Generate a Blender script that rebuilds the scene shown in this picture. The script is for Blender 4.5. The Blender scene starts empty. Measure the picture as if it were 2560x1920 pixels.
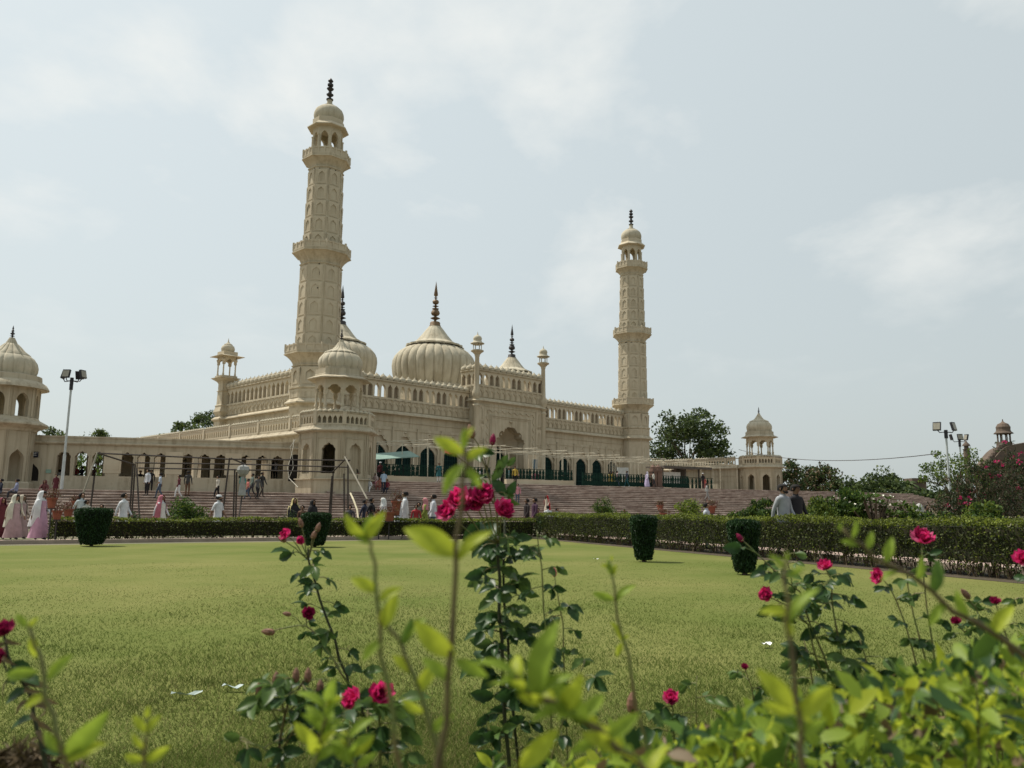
import bpy, bmesh, math, random
import numpy as np
from mathutils import Vector, Matrix
rnd = random.Random(7)
R = math.radians
SC = bpy.context.scene
COL = SC.collection
# ---------------------------------------------------------------- camera
F_PX, PITCH, ROLL, CX, CY, HC = 2057.85, R(8.732), R(0.30), 1390.75, 960.0, 1.10
_fw = np.array([0, math.cos(PITCH), math.sin(PITCH)])
_up = np.array([0, -math.sin(PITCH), math.cos(PITCH)])
_rt = np.array([1., 0, 0])
_R = math.cos(ROLL) * _rt + math.sin(ROLL) * _up
_U = -math.sin(ROLL) * _rt + math.cos(ROLL) * _up
cam = bpy.data.cameras.new('camera')
cam.sensor_width = 36.0
cam.lens = 36.0 * F_PX / 2560.0
cam.shift_x = (1280.0 - CX) / 2560.0
cam.clip_start, cam.clip_end = 0.05, 6000.0
cam.dof.use_dof = True
cam.dof.focus_distance = 8.0
cam.dof.aperture_fstop = 7.0
co = bpy.data.objects.new('camera', cam)
COL.objects.link(co)
co.matrix_world = Matrix(((_R[0], _U[0], -_fw[0], 0), (_R[1], _U[1], -_fw[1], 0), (_R[2], _U[2], -_fw[2], HC), (0, 0, 0, 1)))
SC.camera = co
# ---------------------------------------------------------------- sky and sun
CLX, CLY = 2.6, 1.7
SUN_AZ = R(157.0)      # direction the sun stands in, from +x counter-clockwise: to the left and a little behind the mosque
SUN_EL = R(58.0)
sun_dir = Vector((math.cos(SUN_AZ) * math.cos(SUN_EL), math.sin(SUN_AZ) * math.cos(SUN_EL), math.sin(SUN_EL)))
w = bpy.data.worlds.new('World')
SC.world = w
w.use_nodes = True
nt = w.node_tree
nt.nodes.clear()
N = nt.nodes.new
out = N('ShaderNodeOutputWorld'); bg = N('ShaderNodeBackground')
sky = N('ShaderNodeTexSky'); sky.sky_type = 'NISHITA'; sky.sun_disc = False
sky.sun_elevation = SUN_EL
sky.sun_rotation = math.atan2(sun_dir.x, sun_dir.y)
sky.air_density, sky.dust_density, sky.ozone_density = 1.2, 4.0, 1.5
tc = N('ShaderNodeTexCoord')
L = nt.links.new
# hazy air: brighter towards the sun, greyer away from it
vm = N('ShaderNodeVectorMath'); vm.operation = 'DOT_PRODUCT'; vm.inputs[1].default_value = tuple(sun_dir)
L(tc.outputs['Generated'], vm.inputs[0])
mr0 = N('ShaderNodeMapRange'); mr0.inputs[1].default_value = -0.4; mr0.inputs[2].default_value = 1.0; mr0.inputs[3].default_value = 0.80; mr0.inputs[4].default_value = 1.18
L(vm.outputs['Value'], mr0.inputs[0])
hz = N('ShaderNodeMixRGB'); hz.blend_type = 'MULTIPLY'; hz.inputs[0].default_value = 1.0; hz.inputs[1].default_value = (6.35, 7.0, 7.0, 1)
L(mr0.outputs[0], hz.inputs[2])
haze = N('ShaderNodeMixRGB'); haze.inputs[0].default_value = 0.78
L(sky.outputs[0], haze.inputs[1]); L(hz.outputs[0], haze.inputs[2])
# soft broken clouds, projected on a flat layer overhead so that they shrink towards the horizon
sx = N('ShaderNodeSeparateXYZ'); L(tc.outputs['Generated'], sx.inputs[0])
mz = N('ShaderNodeMath'); mz.operation = 'MAXIMUM'; mz.inputs[1].default_value = 0.0; L(sx.outputs['Z'], mz.inputs[0])
az = N('ShaderNodeMath'); az.operation = 'ADD'; az.inputs[1].default_value = 0.22; L(mz.outputs[0], az.inputs[0])
dv = N('ShaderNodeVectorMath'); dv.operation = 'DIVIDE'; cb = N('ShaderNodeCombineXYZ')
for k_ in 'XYZ': L(az.outputs[0], cb.inputs[k_])
L(tc.outputs['Generated'], dv.inputs[0]); L(cb.outputs[0], dv.inputs[1])
mp = N('ShaderNodeMapping'); mp.inputs['Location'].default_value = (CLX, CLY, 0.0); mp.inputs['Scale'].default_value = (1.0, 0.8, 0.0)
L(dv.outputs[0], mp.inputs[0])
nz = N('ShaderNodeTexNoise'); nz.inputs['Scale'].default_value = 2.1; nz.inputs['Detail'].default_value = 10; nz.inputs['Roughness'].default_value = 0.55; nz.inputs['Distortion'].default_value = 0.15
L(mp.outputs[0], nz.inputs['Vector'])
cr = N('ShaderNodeValToRGB'); cr.color_ramp.elements[0].position = 0.52; cr.color_ramp.elements[1].position = 0.72
L(nz.outputs['Fac'], cr.inputs[0])
mu = N('ShaderNodeMath'); mu.operation = 'MULTIPLY'; mu.inputs[1].default_value = 0.85; L(cr.outputs[0], mu.inputs[0])
fd = N('ShaderNodeMapRange'); fd.inputs[1].default_value = 0.12; fd.inputs[2].default_value = 0.36; L(sx.outputs['Z'], fd.inputs[0])
mu2 = N('ShaderNodeMath'); mu2.operation = 'MULTIPLY'; L(mu.outputs[0], mu2.inputs[0]); L(fd.outputs[0], mu2.inputs[1])
cl = N('ShaderNodeMixRGB'); cl.inputs[2].default_value = (8.4, 8.5, 8.2, 1)
L(haze.outputs[0], cl.inputs[1]); L(mu2.outputs[0], cl.inputs[0])
L(cl.outputs[0], bg.inputs[0]); bg.inputs[1].default_value = 0.10
L(bg.outputs[0], out.inputs[0])
sl = bpy.data.lights.new('sun', 'SUN'); sl.energy = 4.7; sl.angle = R(0.9); sl.color = (1.0, 0.94, 0.84)
so = bpy.data.objects.new('sun', sl); COL.objects.link(so)
so.rotation_euler = sun_dir.to_track_quat('Z', 'Y').to_euler()
so.location = (-60, 0, 90)
vs = SC.view_settings
vs.view_transform = 'Standard'; vs.look = 'None'; vs.exposure = 0.12; vs.gamma = 1.0; vs.use_curve_mapping = False

# ---------------------------------------------------------------- pixel helpers (2560 x 1920 photo pixels -> rays)
def ray(x, y):
    return _fw + _R * (x - CX) / F_PX + _U * (CY - y) / F_PX
CAMP = np.array([0, 0, HC])
def onz(x, y, z):
    d = ray(x, y); return CAMP + d * (z - HC) / d[2]
def ony(x, y, Y):
    d = ray(x, y); return CAMP + d * Y / d[1]
def V3(p): return Vector((float(p[0]), float(p[1]), float(p[2])))

# ---------------------------------------------------------------- materials
MATS = {}
def mat(name, col, rough=0.85, var=0.25, scale=3.0, col2=None, bump=0.0, bscale=None, trans=0.0, metal=0.0, spec=0.3, streak=0.0, detail=6, coords='Object', rndvar=0.0):
    if name in MATS: return MATS[name]
    m = bpy.data.materials.new(name); m.use_nodes = True
    t = m.node_tree; n = t.nodes; l = t.links.new
    b = n['Principled BSDF']; b.inputs['Roughness'].default_value = rough; b.inputs['Metallic'].default_value = metal
    b.inputs['Specular IOR Level'].default_value = spec
    c = tuple(col) + (1,)
    if col2 is None: col2 = tuple(x * (1 - var) for x in col)
    tcn = n.new('ShaderNodeTexCoord')
    nn = n.new('ShaderNodeTexNoise'); nn.inputs['Scale'].default_value = scale; nn.inputs['Detail'].default_value = detail; nn.inputs['Roughness'].default_value = 0.6
    l(tcn.outputs[coords], nn.inputs['Vector'])
    rp = n.new('ShaderNodeValToRGB'); rp.color_ramp.elements[0].position = 0.36; rp.color_ramp.elements[1].position = 0.66
    rp.color_ramp.elements[0].color = tuple(col2) + (1,); rp.color_ramp.elements[1].color = c
    l(nn.outputs['Fac'], rp.inputs[0])
    last = rp.outputs[0]
    if streak > 0:
        mpn = n.new('ShaderNodeMapping'); mpn.inputs['Scale'].default_value = (1.6, 1.6, 0.10)
        l(tcn.outputs[coords], mpn.inputs[0])
        n2 = n.new('ShaderNodeTexNoise'); n2.inputs['Scale'].default_value = 1.5; n2.inputs['Detail'].default_value = 8; n2.inputs['Roughness'].default_value = 0.65
        l(mpn.outputs[0], n2.inputs['Vector'])
        r2 = n.new('ShaderNodeValToRGB'); r2.color_ramp.elements[0].position = 0.47; r2.color_ramp.elements[1].position = 0.70
        l(n2.outputs['Fac'], r2.inputs[0])
        mx = n.new('ShaderNodeMixRGB'); mx.blend_type = 'MULTIPLY'; mx.inputs[2].default_value = (0.42, 0.37, 0.31, 1)
        ml = n.new('ShaderNodeMath'); ml.operation = 'MULTIPLY'; ml.inputs[1].default_value = streak
        l(r2.outputs[0], ml.inputs[0]); l(ml.outputs[0], mx.inputs[0]); l(last, mx.inputs[1]); last = mx.outputs[0]
    if rndvar > 0:
        oi = n.new('ShaderNodeObjectInfo'); hs = n.new('ShaderNodeHueSaturation')
        mr = n.new('ShaderNodeMapRange'); mr.inputs[3].default_value = 1 - rndvar; mr.inputs[4].default_value = 1 + rndvar
        l(oi.outputs['Random'], mr.inputs[0]); l(mr.outputs[0], hs.inputs['Value']); l(last, hs.inputs['Color']); last = hs.outputs[0]
    l(last, b.inputs['Base Color'])
    if bump > 0:
        bn = n.new('ShaderNodeTexNoise'); bn.inputs['Scale'].default_value = bscale or scale * 6; bn.inputs['Detail'].default_value = 5
        l(tcn.outputs[coords], bn.inputs['Vector'])
        bb = n.new('ShaderNodeBump'); bb.inputs['Strength'].default_value = bump; bb.inputs['Distance'].default_value = 0.03
        l(bn.outputs['Fac'], bb.inputs['Height']); l(bb.outputs[0], b.inputs['Normal'])
    if trans > 0:
        tr = n.new('ShaderNodeBsdfTranslucent'); ms = n.new('ShaderNodeMixShader'); ms.inputs[0].default_value = trans
        l(last, tr.inputs[0]); l(b.outputs[0], ms.inputs[1]); l(tr.outputs[0], ms.inputs[2]); l(ms.outputs[0], n['Material Output'].inputs[0])
    MATS[name] = m
    return m
PL = mat('plaster', (0.50, 0.44, 0.325), 0.92, scale=0.45, col2=(0.42, 0.36, 0.255), bump=0.25, bscale=7, streak=0.55)
PLD = mat('plaster_dome', (0.50, 0.455, 0.35), 0.9, scale=0.6, col2=(0.395, 0.35, 0.255), bump=0.2, bscale=6, streak=0.5)
PLS = mat('plaster_plain', (0.51, 0.45, 0.335), 0.92, scale=0.8, col2=(0.44, 0.375, 0.27), bump=0.2, bscale=9)
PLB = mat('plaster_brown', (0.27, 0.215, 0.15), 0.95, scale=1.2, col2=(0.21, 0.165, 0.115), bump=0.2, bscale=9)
PLW = mat('plaster_wing', (0.46, 0.405, 0.30), 0.93, scale=0.35, col2=(0.375, 0.325, 0.235), bump=0.25, bscale=6, streak=0.7)
DARK = mat('dark_metal', (0.035, 0.03, 0.03), 0.55, scale=4, spec=0.4)
BRASS = mat('weathered_brass', (0.20, 0.135, 0.075), 0.6, scale=2, col2=(0.11, 0.07, 0.04), metal=0.3)
GREEN = mat('green_paint', (0.010, 0.036, 0.025), 0.7, scale=3, col2=(0.007, 0.025, 0.018), spec=.1)
DOOR = mat('green_door', (0.007, 0.020, 0.018), 0.8, scale=2, spec=.05)
BLACK = mat('dark_interior', (0.02, 0.017, 0.014), 0.95, scale=2)

# ---------------------------------------------------------------- mesh builder
class MB:
    def __init__(s): s.v = []; s.f = []; s.m = []
    def add(s, vs, fs, mi=0):
        o = len(s.v); s.v += [tuple(p) for p in vs]
        for f in fs: s.f.append(tuple(i + o for i in f)); s.m.append(mi)
    def box(s, x0, x1, y0, y1, z0, z1, mi=0):
        s.add([(x0, y0, z0), (x1, y0, z0), (x1, y1, z0), (x0, y1, z0), (x0, y0, z1), (x1, y0, z1), (x1, y1, z1), (x0, y1, z1)],
              [(0, 3, 2, 1), (4, 5, 6, 7), (0, 1, 5, 4), (1, 2, 6, 5), (2, 3, 7, 6), (3, 0, 4, 7)], mi)
    def bar(s, a, b, r, n=6, r2=None, mi=0):
        s.tube([a, b], [r, r if r2 is None else r2], n, mi)
    def tube(s, pts, rad, n=6, mi=0, cap=True):
        pts = [Vector(p) for p in pts]
        if not hasattr(rad, '__len__'): rad = [rad] * len(pts)
        rings = []
        up = Vector((0, 0, 1))
        d0 = (pts[1] - pts[0]).normalized()
        if abs(d0.z) > 0.95: up = Vector((1, 0, 0))
        x = d0.cross(up).normalized()
        base = len(s.v)
        for i, p in enumerate(pts):
            d = (pts[min(i + 1, len(pts) - 1)] - pts[max(i - 1, 0)])
            d = d.normalized() if d.length > 1e-9 else d0
            x = (x - d * x.dot(d)); x = x.normalized() if x.length > 1e-6 else d.orthogonal().normalized()
            y = d.cross(x)
            for k in range(n):
                a = 2 * math.pi * k / n
                s.v.append(tuple(p + (x * math.cos(a) + y * math.sin(a)) * rad[i]))
        for i in range(len(pts) - 1):
            for k in range(n):
                k2 = (k + 1) % n
                s.f.append((base + i * n + k, base + i * n + k2, base + (i + 1) * n + k2, base + (i + 1) * n + k)); s.m.append(mi)
        if cap:
            s.f.append(tuple(base + k for k in range(n))[::-1]); s.m.append(mi)
            s.f.append(tuple(base + (len(pts) - 1) * n + k for k in range(n))); s.m.append(mi)
    def lathe(s, prof, n=16, cx=0, cy=0, rot=0.0, mi=0, rfun=None):
        base = len(s.v)
        for (r, z) in prof:
            for k in range(n):
                a = rot + 2 * math.pi * k / n
                rr = r * (rfun(a, z) if rfun else 1.0)
                s.v.append((cx + rr * math.cos(a), cy + rr * math.sin(a), z))
        for i in range(len(prof) - 1):
            for k in range(n):
                k2 = (k + 1) % n
                s.f.append((base + i * n + k, base + i * n + k2, base + (i + 1) * n + k2, base + (i + 1) * n + k)); s.m.append(mi)
        s.f.append(tuple(base + k for k in range(n))[::-1]); s.m.append(mi)
        s.f.append(tuple(base + (len(prof) - 1) * n + k for k in range(n))); s.m.append(mi)
    def prism(s, poly, z0, z1, mi=0):
        n = len(poly)
        s.add([(p[0], p[1], z0) for p in poly] + [(p[0], p[1], z1) for p in poly],
              [tuple(range(n))[::-1], tuple(range(n, 2 * n))] + [(i, (i + 1) % n, n + (i + 1) % n, n + i) for i in range(n)], mi)
    def arch(s, w, h, aw, z0, zs, za, t, cusp=0.0, k=5, tip=0.14, y=0.0, mi=0, zb=0.0, x=0.0, nseg=40):
        """wall panel width w, from zb to h, thickness t behind y, with an arched opening (half width aw, sill z0, spring zs, apex za)"""
        hw = w / 2
        c1 = math.atan2(h - zs, hw)
        ang = sorted(set([round(math.pi * i / nseg, 6) for i in range(nseg + 1)] + [round(c1, 6), round(math.pi - c1, 6)]), reverse=True)
        inn = [(-aw, z0)]; outp = [(-hw, z0)]
        for a in ang:
            sc = 1 - cusp * (1 - abs(math.sin(k * a))) if cusp else 1.0
            xx = aw * math.cos(a) * sc
            zz = zs + (za - zs) * (1 - tip) * math.sin(a) * sc
            if tip: zz += (za - zs) * tip * max(0.0, 1 - abs(math.cos(a)) / 0.42) ** 1.3
            inn.append((xx, zz))
            ca, sa = math.cos(a), math.sin(a)
            tt = min(hw / abs(ca) if abs(ca) > 1e-9 else 1e9, (h - zs) / sa if sa > 1e-9 else 1e9)
            outp.append((ca * tt, zs + sa * tt))
        inn.append((aw, z0)); outp.append((hw, z0))
        n = len(inn)
        vs = [(x + p[0], y, p[1]) for p in inn] + [(x + p[0], y, p[1]) for p in outp] + [(x + p[0], y + t, p[1]) for p in inn] + [(x + p[0], y + t, p[1]) for p in outp]
        fs = []
        for i in range(n - 1):
            fs.append((n + i, n + i + 1, i + 1, i))                       # front
            fs.append((2 * n + i, 2 * n + i + 1, 3 * n + i + 1, 3 * n + i))   # back
            fs.append((i, i + 1, 2 * n + i + 1, 2 * n + i))                   # reveal
            fs.append((n + i + 1, n + i, 3 * n + i, 3 * n + i + 1))           # outer rim
        s.add(vs, fs, mi)
        if z0 > zb + 1e-6: s.box(x - hw, x + hw, y, y + t, zb, z0, mi)
    def build(s, name, mats, parent=None, loc=None, rotz=0.0, smooth=False):
        me = bpy.data.meshes.new(name)
        me.from_pydata(s.v, [], s.f)
        if not isinstance(mats, (list, tuple)): mats = [mats]
        for m in mats: me.materials.append(m)
        if len(mats) > 1: me.polygons.foreach_set('material_index', s.m)
        if smooth: me.polygons.foreach_set('use_smooth', [True] * len(me.polygons))
        me.update()
        return link(name, me, parent, loc, rotz)
def link(name, data, parent=None, loc=None, rotz=0.0):
    o = bpy.data.objects.new(name, data); COL.objects.link(o)
    if parent is not None: o.parent = parent
    if loc is not None: o.location = loc
    if rotz: o.rotation_euler = (0, 0, rotz)
    return o
def empty(name, loc, rotz=0.0, parent=None):
    o = link(name, None, parent, loc, rotz); o.empty_display_size = 0.3; return o
def tag(o, label, cat, group=None):
    o['label'] = label; o['category'] = cat
    if group: o['group'] = group
    return o
def struct(o): o['kind'] = 'structure'; return o
def stuff(o): o['kind'] = 'stuff'; return o
def smooth_by_angle(o, ang=40):
    me = o.data
    me.polygons.foreach_set('use_smooth', [True] * len(me.polygons))
    try: me.set_sharp_from_angle(angle=R(ang))
    except Exception: pass
    return o
def np_mesh(name, verts, faces, mats, mi=None):
    """verts (n,3) array, faces (m,k) array with k=3 or 4"""
    me = bpy.data.meshes.new(name)
    n, k = faces.shape
    me.vertices.add(len(verts)); me.vertices.foreach_set('co', np.asarray(verts, np.float32).ravel())
    me.loops.add(n * k); me.loops.foreach_set('vertex_index', faces.astype(np.int32).ravel())
    me.polygons.add(n); me.polygons.foreach_set('loop_start', np.arange(0, n * k, k, dtype=np.int32))
    if not isinstance(mats, (list, tuple)): mats = [mats]
    for m in mats: me.materials.append(m)
    if mi is not None: me.polygons.foreach_set('material_index', np.asarray(mi, np.int32))
    me.update(calc_edges=True)
    return me
# ================================================================ large structure
O2 = np.array([-22.46, 75.92]); TH = R(47.075); LEN = 48.29; UC = LEN / 2
FD = np.array([math.cos(TH), math.sin(TH)]); SD = np.array([-FD[1], FD[0]])
def uv(u, v, z=0.0):
    p = O2 + FD * u + SD * v; return (float(p[0]), float(p[1]), z)
Z_T, Z_L = 3.30, 2.18           # terrace and lower landing
A_ST = R(32.0)                   # direction of the long flight of steps and of the garden
DS = np.array([math.cos(A_ST), math.sin(A_ST)]); NS = np.array([-DS[1], DS[0]])
E_L = onz(705, 1231.5, Z_L)[:2]  # a point of the landing edge
E_T = onz(1300, 1210.2, Z_T)[:2]  # a point of the terrace edge

# ---- ground
GROUND = mat('dry_earth', (0.16, 0.135, 0.09), 0.95, scale=0.25, col2=(0.10, 0.105, 0.05), bump=0.4, bscale=3)
g = MB(); g.add([(-1500, -300, 0), (1500, -300, 0), (1500, 2500, 0), (-1500, 2500, 0)], [(0, 1, 2, 3)])
struct(g.build('ground', GROUND))
GC = np.array([-0.73, 33.2])                       # far corner of the lawn
AX = R(30.0); GX = np.array([-math.cos(AX) , -math.sin(AX)]); GY = np.array([0.40, -0.9165])   # along the far hedge to the left, along the right hedge to the camera
LAWN = mat('lawn_soil', (0.165, 0.165, 0.055), 0.97, scale=0.22, col2=(0.095, 0.122, 0.028), spec=.05, bump=0.6, bscale=26, detail=10)
m = MB()
lz = 0.004
pl = [GC + GX * 42, GC + GX * 0.0, GC + GY * 34, GC + GX * 42 + GY * 46]
m.add([(p[0], p[1], lz) for p in pl], [(0, 1, 2, 3)][::-1])
struct(m.build('lawn', LAWN))
PATH = mat('path_pavers', (0.34, 0.25, 0.205), 0.9, scale=1.6, col2=(0.26, 0.19, 0.16), bump=0.3, bscale=8)
m = MB()
o1, o2 = 1.2, 5.2
a = GC - GY * o1 - GX * o1
def strip(p, q, r_, s_, z): m.add([(x[0], x[1], z) for x in (p, q, r_, s_)], [(0, 1, 2, 3)])
strip(GC + GX * 60 - GY * o1, GC - GX * o2 - GY * o1, GC - GX * o2 - GY * o2, GC + GX * 60 - GY * o2, 0.008)
strip(GC - GX * o1 - GY * o1 + GY * 0.0, GC - GX * o2 - GY * o1, GC - GX * o2 + GY * 40, GC - GX * o1 + GY * 40, 0.0081)
struct(m.build('path', PATH))
KERB = mat('kerb_stone', (0.33, 0.27, 0.22), 0.9, scale=2.5)
def kerb(p, q, wd=0.16, h=0.12):
    p = np.array(p); q = np.array(q); d = (q - p) / np.linalg.norm(q - p); n = np.array([-d[1], d[0]]) * wd / 2
    mm = MB(); mm.prism([p - n, q - n, q + n, p + n], 0.0, h); return struct(mm.build('kerb', KERB))
kerb(GC + GX * 60 - GY * (o1 - 0.1), GC - GX * (o1 - 0.1) - GY * (o1 - 0.1))
kerb(GC - GX * (o1 - 0.1) - GY * (o1 - 0.1), GC - GX * (o1 - 0.1) + GY * 40)

# ---- steps and platforms
SAND = mat('red_sandstone', (0.40, 0.325, 0.275), 0.92, scale=1.4, col2=(0.23, 0.165, 0.135), bump=0.35, bscale=7, detail=10)
SANDL = mat('terrace_floor', (0.34, 0.27, 0.21), 0.92, scale=0.8, col2=(0.27, 0.20, 0.16), bump=0.2)
steps = empty('stone_staircase', (float(E_L[0]), float(E_L[1]), 0.0), A_ST)
tag(steps, 'long flight of weathered red sandstone steps rising to the mosque terrace', 'steps')
dist = float((E_T - E_L) @ NS)
n_lo, n_up = 13, 7
tread_lo = 0.42
def step_obj(x0, x1, y0, y1, z0, z1, k):
    """one long step with an uneven worn nosing"""
    mm = MB(); rr = random.Random(100 + k)
    nseg = int((x1 - x0) / 0.9)
    rows = []
    off = 0.0; dz = 0.0
    for i in range(nseg + 1):
        if rr.random() < 0.5: off = rr.uniform(-0.045, 0.045); dz = rr.uniform(-0.028, 0.012)
        x = x0 + (x1 - x0) * i / nseg
        rows.append([(x, y0 + .075, z0 - .02), (x, y0 + .075, z1 + dz - .062), (x, y0 + off, z1 + dz - .058), (x, y0 + off + rr.uniform(0, .012), z1 + dz - 0.012), (x, y0 + off + 0.02, z1 + dz), (x, y1, z1)])
    vs = [p for r_ in rows for p in r_]; fs = []
    for i in range(nseg):
        for j in range(5): fs.append((i * 6 + j, (i + 1) * 6 + j, (i + 1) * 6 + j + 1, i * 6 + j + 1))
    mm.add(vs, fs)
    # a thin flag nosing overhanging the riser in places
    return mm.build('step', SAND, steps)
xl, xr = -45.0, 75.0
for i in range(n_lo):
    z1 = Z_L * (i + 1) / n_lo; y0 = -tread_lo * (n_lo - 1 - i)
    step_obj(xl, xr, y0, y0 + tread_lo + (0.3 if i < n_lo - 1 else 6.0), 0.0 if i == 0 else Z_L * i / n_lo - 0.01, z1, i)
tread_up = dist / n_up
for i in range(n_up):
    z1 = Z_L + (Z_T - Z_L) * (i + 1) / n_up; y0 = tread_up * (i + 1)
    step_obj(3.2, xr, y0, y0 + tread_up + 0.3, Z_L + (Z_T - Z_L) * i / n_up - 0.01, z1, 40 + i)
# platforms behind the edges
plat = MB()
def sp(x, y): q = E_L + DS * x + NS * y; return (float(q[0]), float(q[1]))
plat.prism([sp(3.2, dist + 0.2), sp(xr, dist + 0.2), sp(xr, 70), sp(3.2, 70)], 0.0, Z_T - 0.004)
struct(plat.build('terrace', SANDL))
plat = MB(); plat.prism([sp(xl, 0.4), sp(3.19, 0.4), sp(3.19, 45), sp(xl, 45)], 0.0, Z_L - 0.004)
struct(plat.build('landing', SANDL))

# ================================================================ mosque
mosque = empty('mosque', (float(O2[0]), float(O2[1]), 0.0), TH)
tag(mosque, 'cream plastered mosque with ribbed domes, cusped portal and two tall octagonal minarets', 'mosque')
ME = {}
def shared(name, fn, mats, smooth=False, ang=None):
    """mesh data built once and shared by all alike pieces"""
    if name not in ME:
        mb = MB(); fn(mb); o = mb.build(name, mats)
        if ang: smooth_by_angle(o, ang)
        elif smooth: o.data.polygons.foreach_set('use_smooth', [True] * len(o.data.polygons))
        ME[name] = o.data; bpy.data.objects.remove(o)
    return ME[name]
BEAD = [(0.20, 0), (0.33, 0.05), (0.365, 0.15), (0.36, 0.27), (0.30, 0.39), (0.17, 0.46), (0.19, 0.49), (0.10, 0.54), (0.045, 0.60), (0.0, 0.72)]
bead_me = shared('merlon_dome', lambda b: b.lathe(BEAD, 14), PLD, ang=50)
def cornice(mb, x0, x1, prof):
    n = len(prof)
    vs = [(x0, p[0], p[1]) for p in prof] + [(x1, p[0], p[1]) for p in prof]
    mb.add(vs, [(i, (i + 1) % n, n + (i + 1) % n, n + i) for i in range(n)] + [tuple(range(n)), tuple(range(n, 2 * n))[::-1]])
def run(parent, length, loc, rot, bw, zc, zf0, zf1, zb0, zb1, pattern=(1, 1, 0, 0), wall0=None, proud=0.42, beads=True, frieze=True, x_in=0.0):
    """one stretch of upper wall: big cornice (lower edge zc), frieze, arcaded parapet of single bays, row of little domes.  local x along the wall, -y outwards"""
    b = MB()
    if wall0 is not None: b.box(0, length, 0.0, 0.5, wall0, zc - 0.12)
    cornice(b, 0, length, [(0.4, zc - 0.14), (0.0, zc - 0.14), (-0.10, zc - 0.03), (-proud, zc), (-proud, zc + 0.10), (-proud * 0.55, zc + 0.22), (-0.08, zc + 0.36), (0.4, zc + 0.36)])
    if wall0 is not None:
        for zz in (zc - 1.25, zc - 0.72):
            if zz > wall0 + 0.1: b.box(0, length, -0.07, 0.02, zz, zz + 0.11)
    b.box(0, length, 0.05, 0.5, zc + 0.34, zf1 + 0.02)                      # frieze ground
    b.box(0, length, -0.10, 0.48, zf1, zb0)                                 # string under the bays
    b.box(0, length, -0.03, 0.46, zb1, zb1 + 0.10); b.box(0, length, -0.16, 0.52, zb1 + 0.10, zb1 + 0.22)
    w_ = b.build('parapet', PL, parent, loc, rot)
    n = int(round(length / bw)); bw = length / n
    hh = zb1 - zb0
    key = 'arch_bay_%0.2f_%0.2f' % (bw, hh)
    me = shared(key, lambda q: q.arch(bw, hh, bw * 0.365, 0.02, hh * 0.52, hh * 0.90, 0.34, cusp=0.06, k=3, tip=0.2, nseg=18), PLS)
    key2 = 'bracket_%0.2f_%0.2f' % (bw, zf1 - zf0)
    def brk(q):
        h = zf1 - zf0
        q.lathe([(0.02, h * .62), (0.06, h * .70), (0.15, h * .86), (0.17, h * .97), (0.17, h)], 10, 0, 0.05)
        q.arch(bw, h * 0.98, bw * 0.36, 0.02, h * 0.30, h * 0.72, 0.07, y=-0.02, tip=0.3, nseg=10, x=bw / 2)
        q.tube([(0, -0.03, h * .65), (0.03, -0.05, h * .45), (-0.03, -0.05, h * .25), (0, -0.03, h * .05)], [0.05, 0.035, 0.04, 0.02], 5)
    me2 = shared(key2, brk, PL)
    blind = MB(); has = False
    for i in range(n):
        x = (i + 0.5) * bw
        link('arch_bay', me, w_, (x, 0.0, zb0))
        if frieze: link('bracket', me2, w_, (i * bw, 0.0, zf0))
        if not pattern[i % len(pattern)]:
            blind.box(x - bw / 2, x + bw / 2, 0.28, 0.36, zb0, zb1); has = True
        if beads:
            o = link('merlon_dome', bead_me, w_, (x, 0.18, zb1 + 0.21)); s = bw / 0.72
            o.scale = (s, s, s * rnd.uniform(.95, 1.03))
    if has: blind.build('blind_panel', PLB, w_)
    return w_
ZC, ZF0, ZF1, ZB0, ZB1 = 10.54, 11.0, 12.0, 12.20, 13.72
# front wall left and right of the portal, left side wall
PU0, PU1 = UC - 5.19, UC + 5.19
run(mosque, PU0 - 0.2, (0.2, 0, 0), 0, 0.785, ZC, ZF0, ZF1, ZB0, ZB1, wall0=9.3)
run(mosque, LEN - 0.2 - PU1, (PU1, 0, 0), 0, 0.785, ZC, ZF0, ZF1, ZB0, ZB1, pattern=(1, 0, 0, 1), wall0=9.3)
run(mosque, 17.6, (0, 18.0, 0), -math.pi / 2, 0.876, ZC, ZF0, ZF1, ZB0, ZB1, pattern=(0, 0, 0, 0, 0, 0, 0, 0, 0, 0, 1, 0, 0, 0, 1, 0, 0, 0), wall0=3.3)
b = MB(); b.box(0.5, LEN - 0.3, 1.45, 18.4, 3.0, 12.25); b.box(LEN - 0.3, LEN + 0.15, 0.6, 18.4, 3.0, 13.9); b.box(0.3, LEN, 18.0, 18.45, 3.0, 13.9)
b.box(0.6, LEN - 0.6, 1.4, 17.9, 12.25, 12.4)
b.build('hall_block', PLW, mosque)
# plinth under the mosque
b = MB(); b.box(-0.6, LEN + 0.8, -0.55, 19.0, 2.9, 3.62); b.box(-0.3, LEN + 0.5, -0.30, 18.8, 3.62, 3.85); b.build('plinth', SANDL, mosque)
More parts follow.
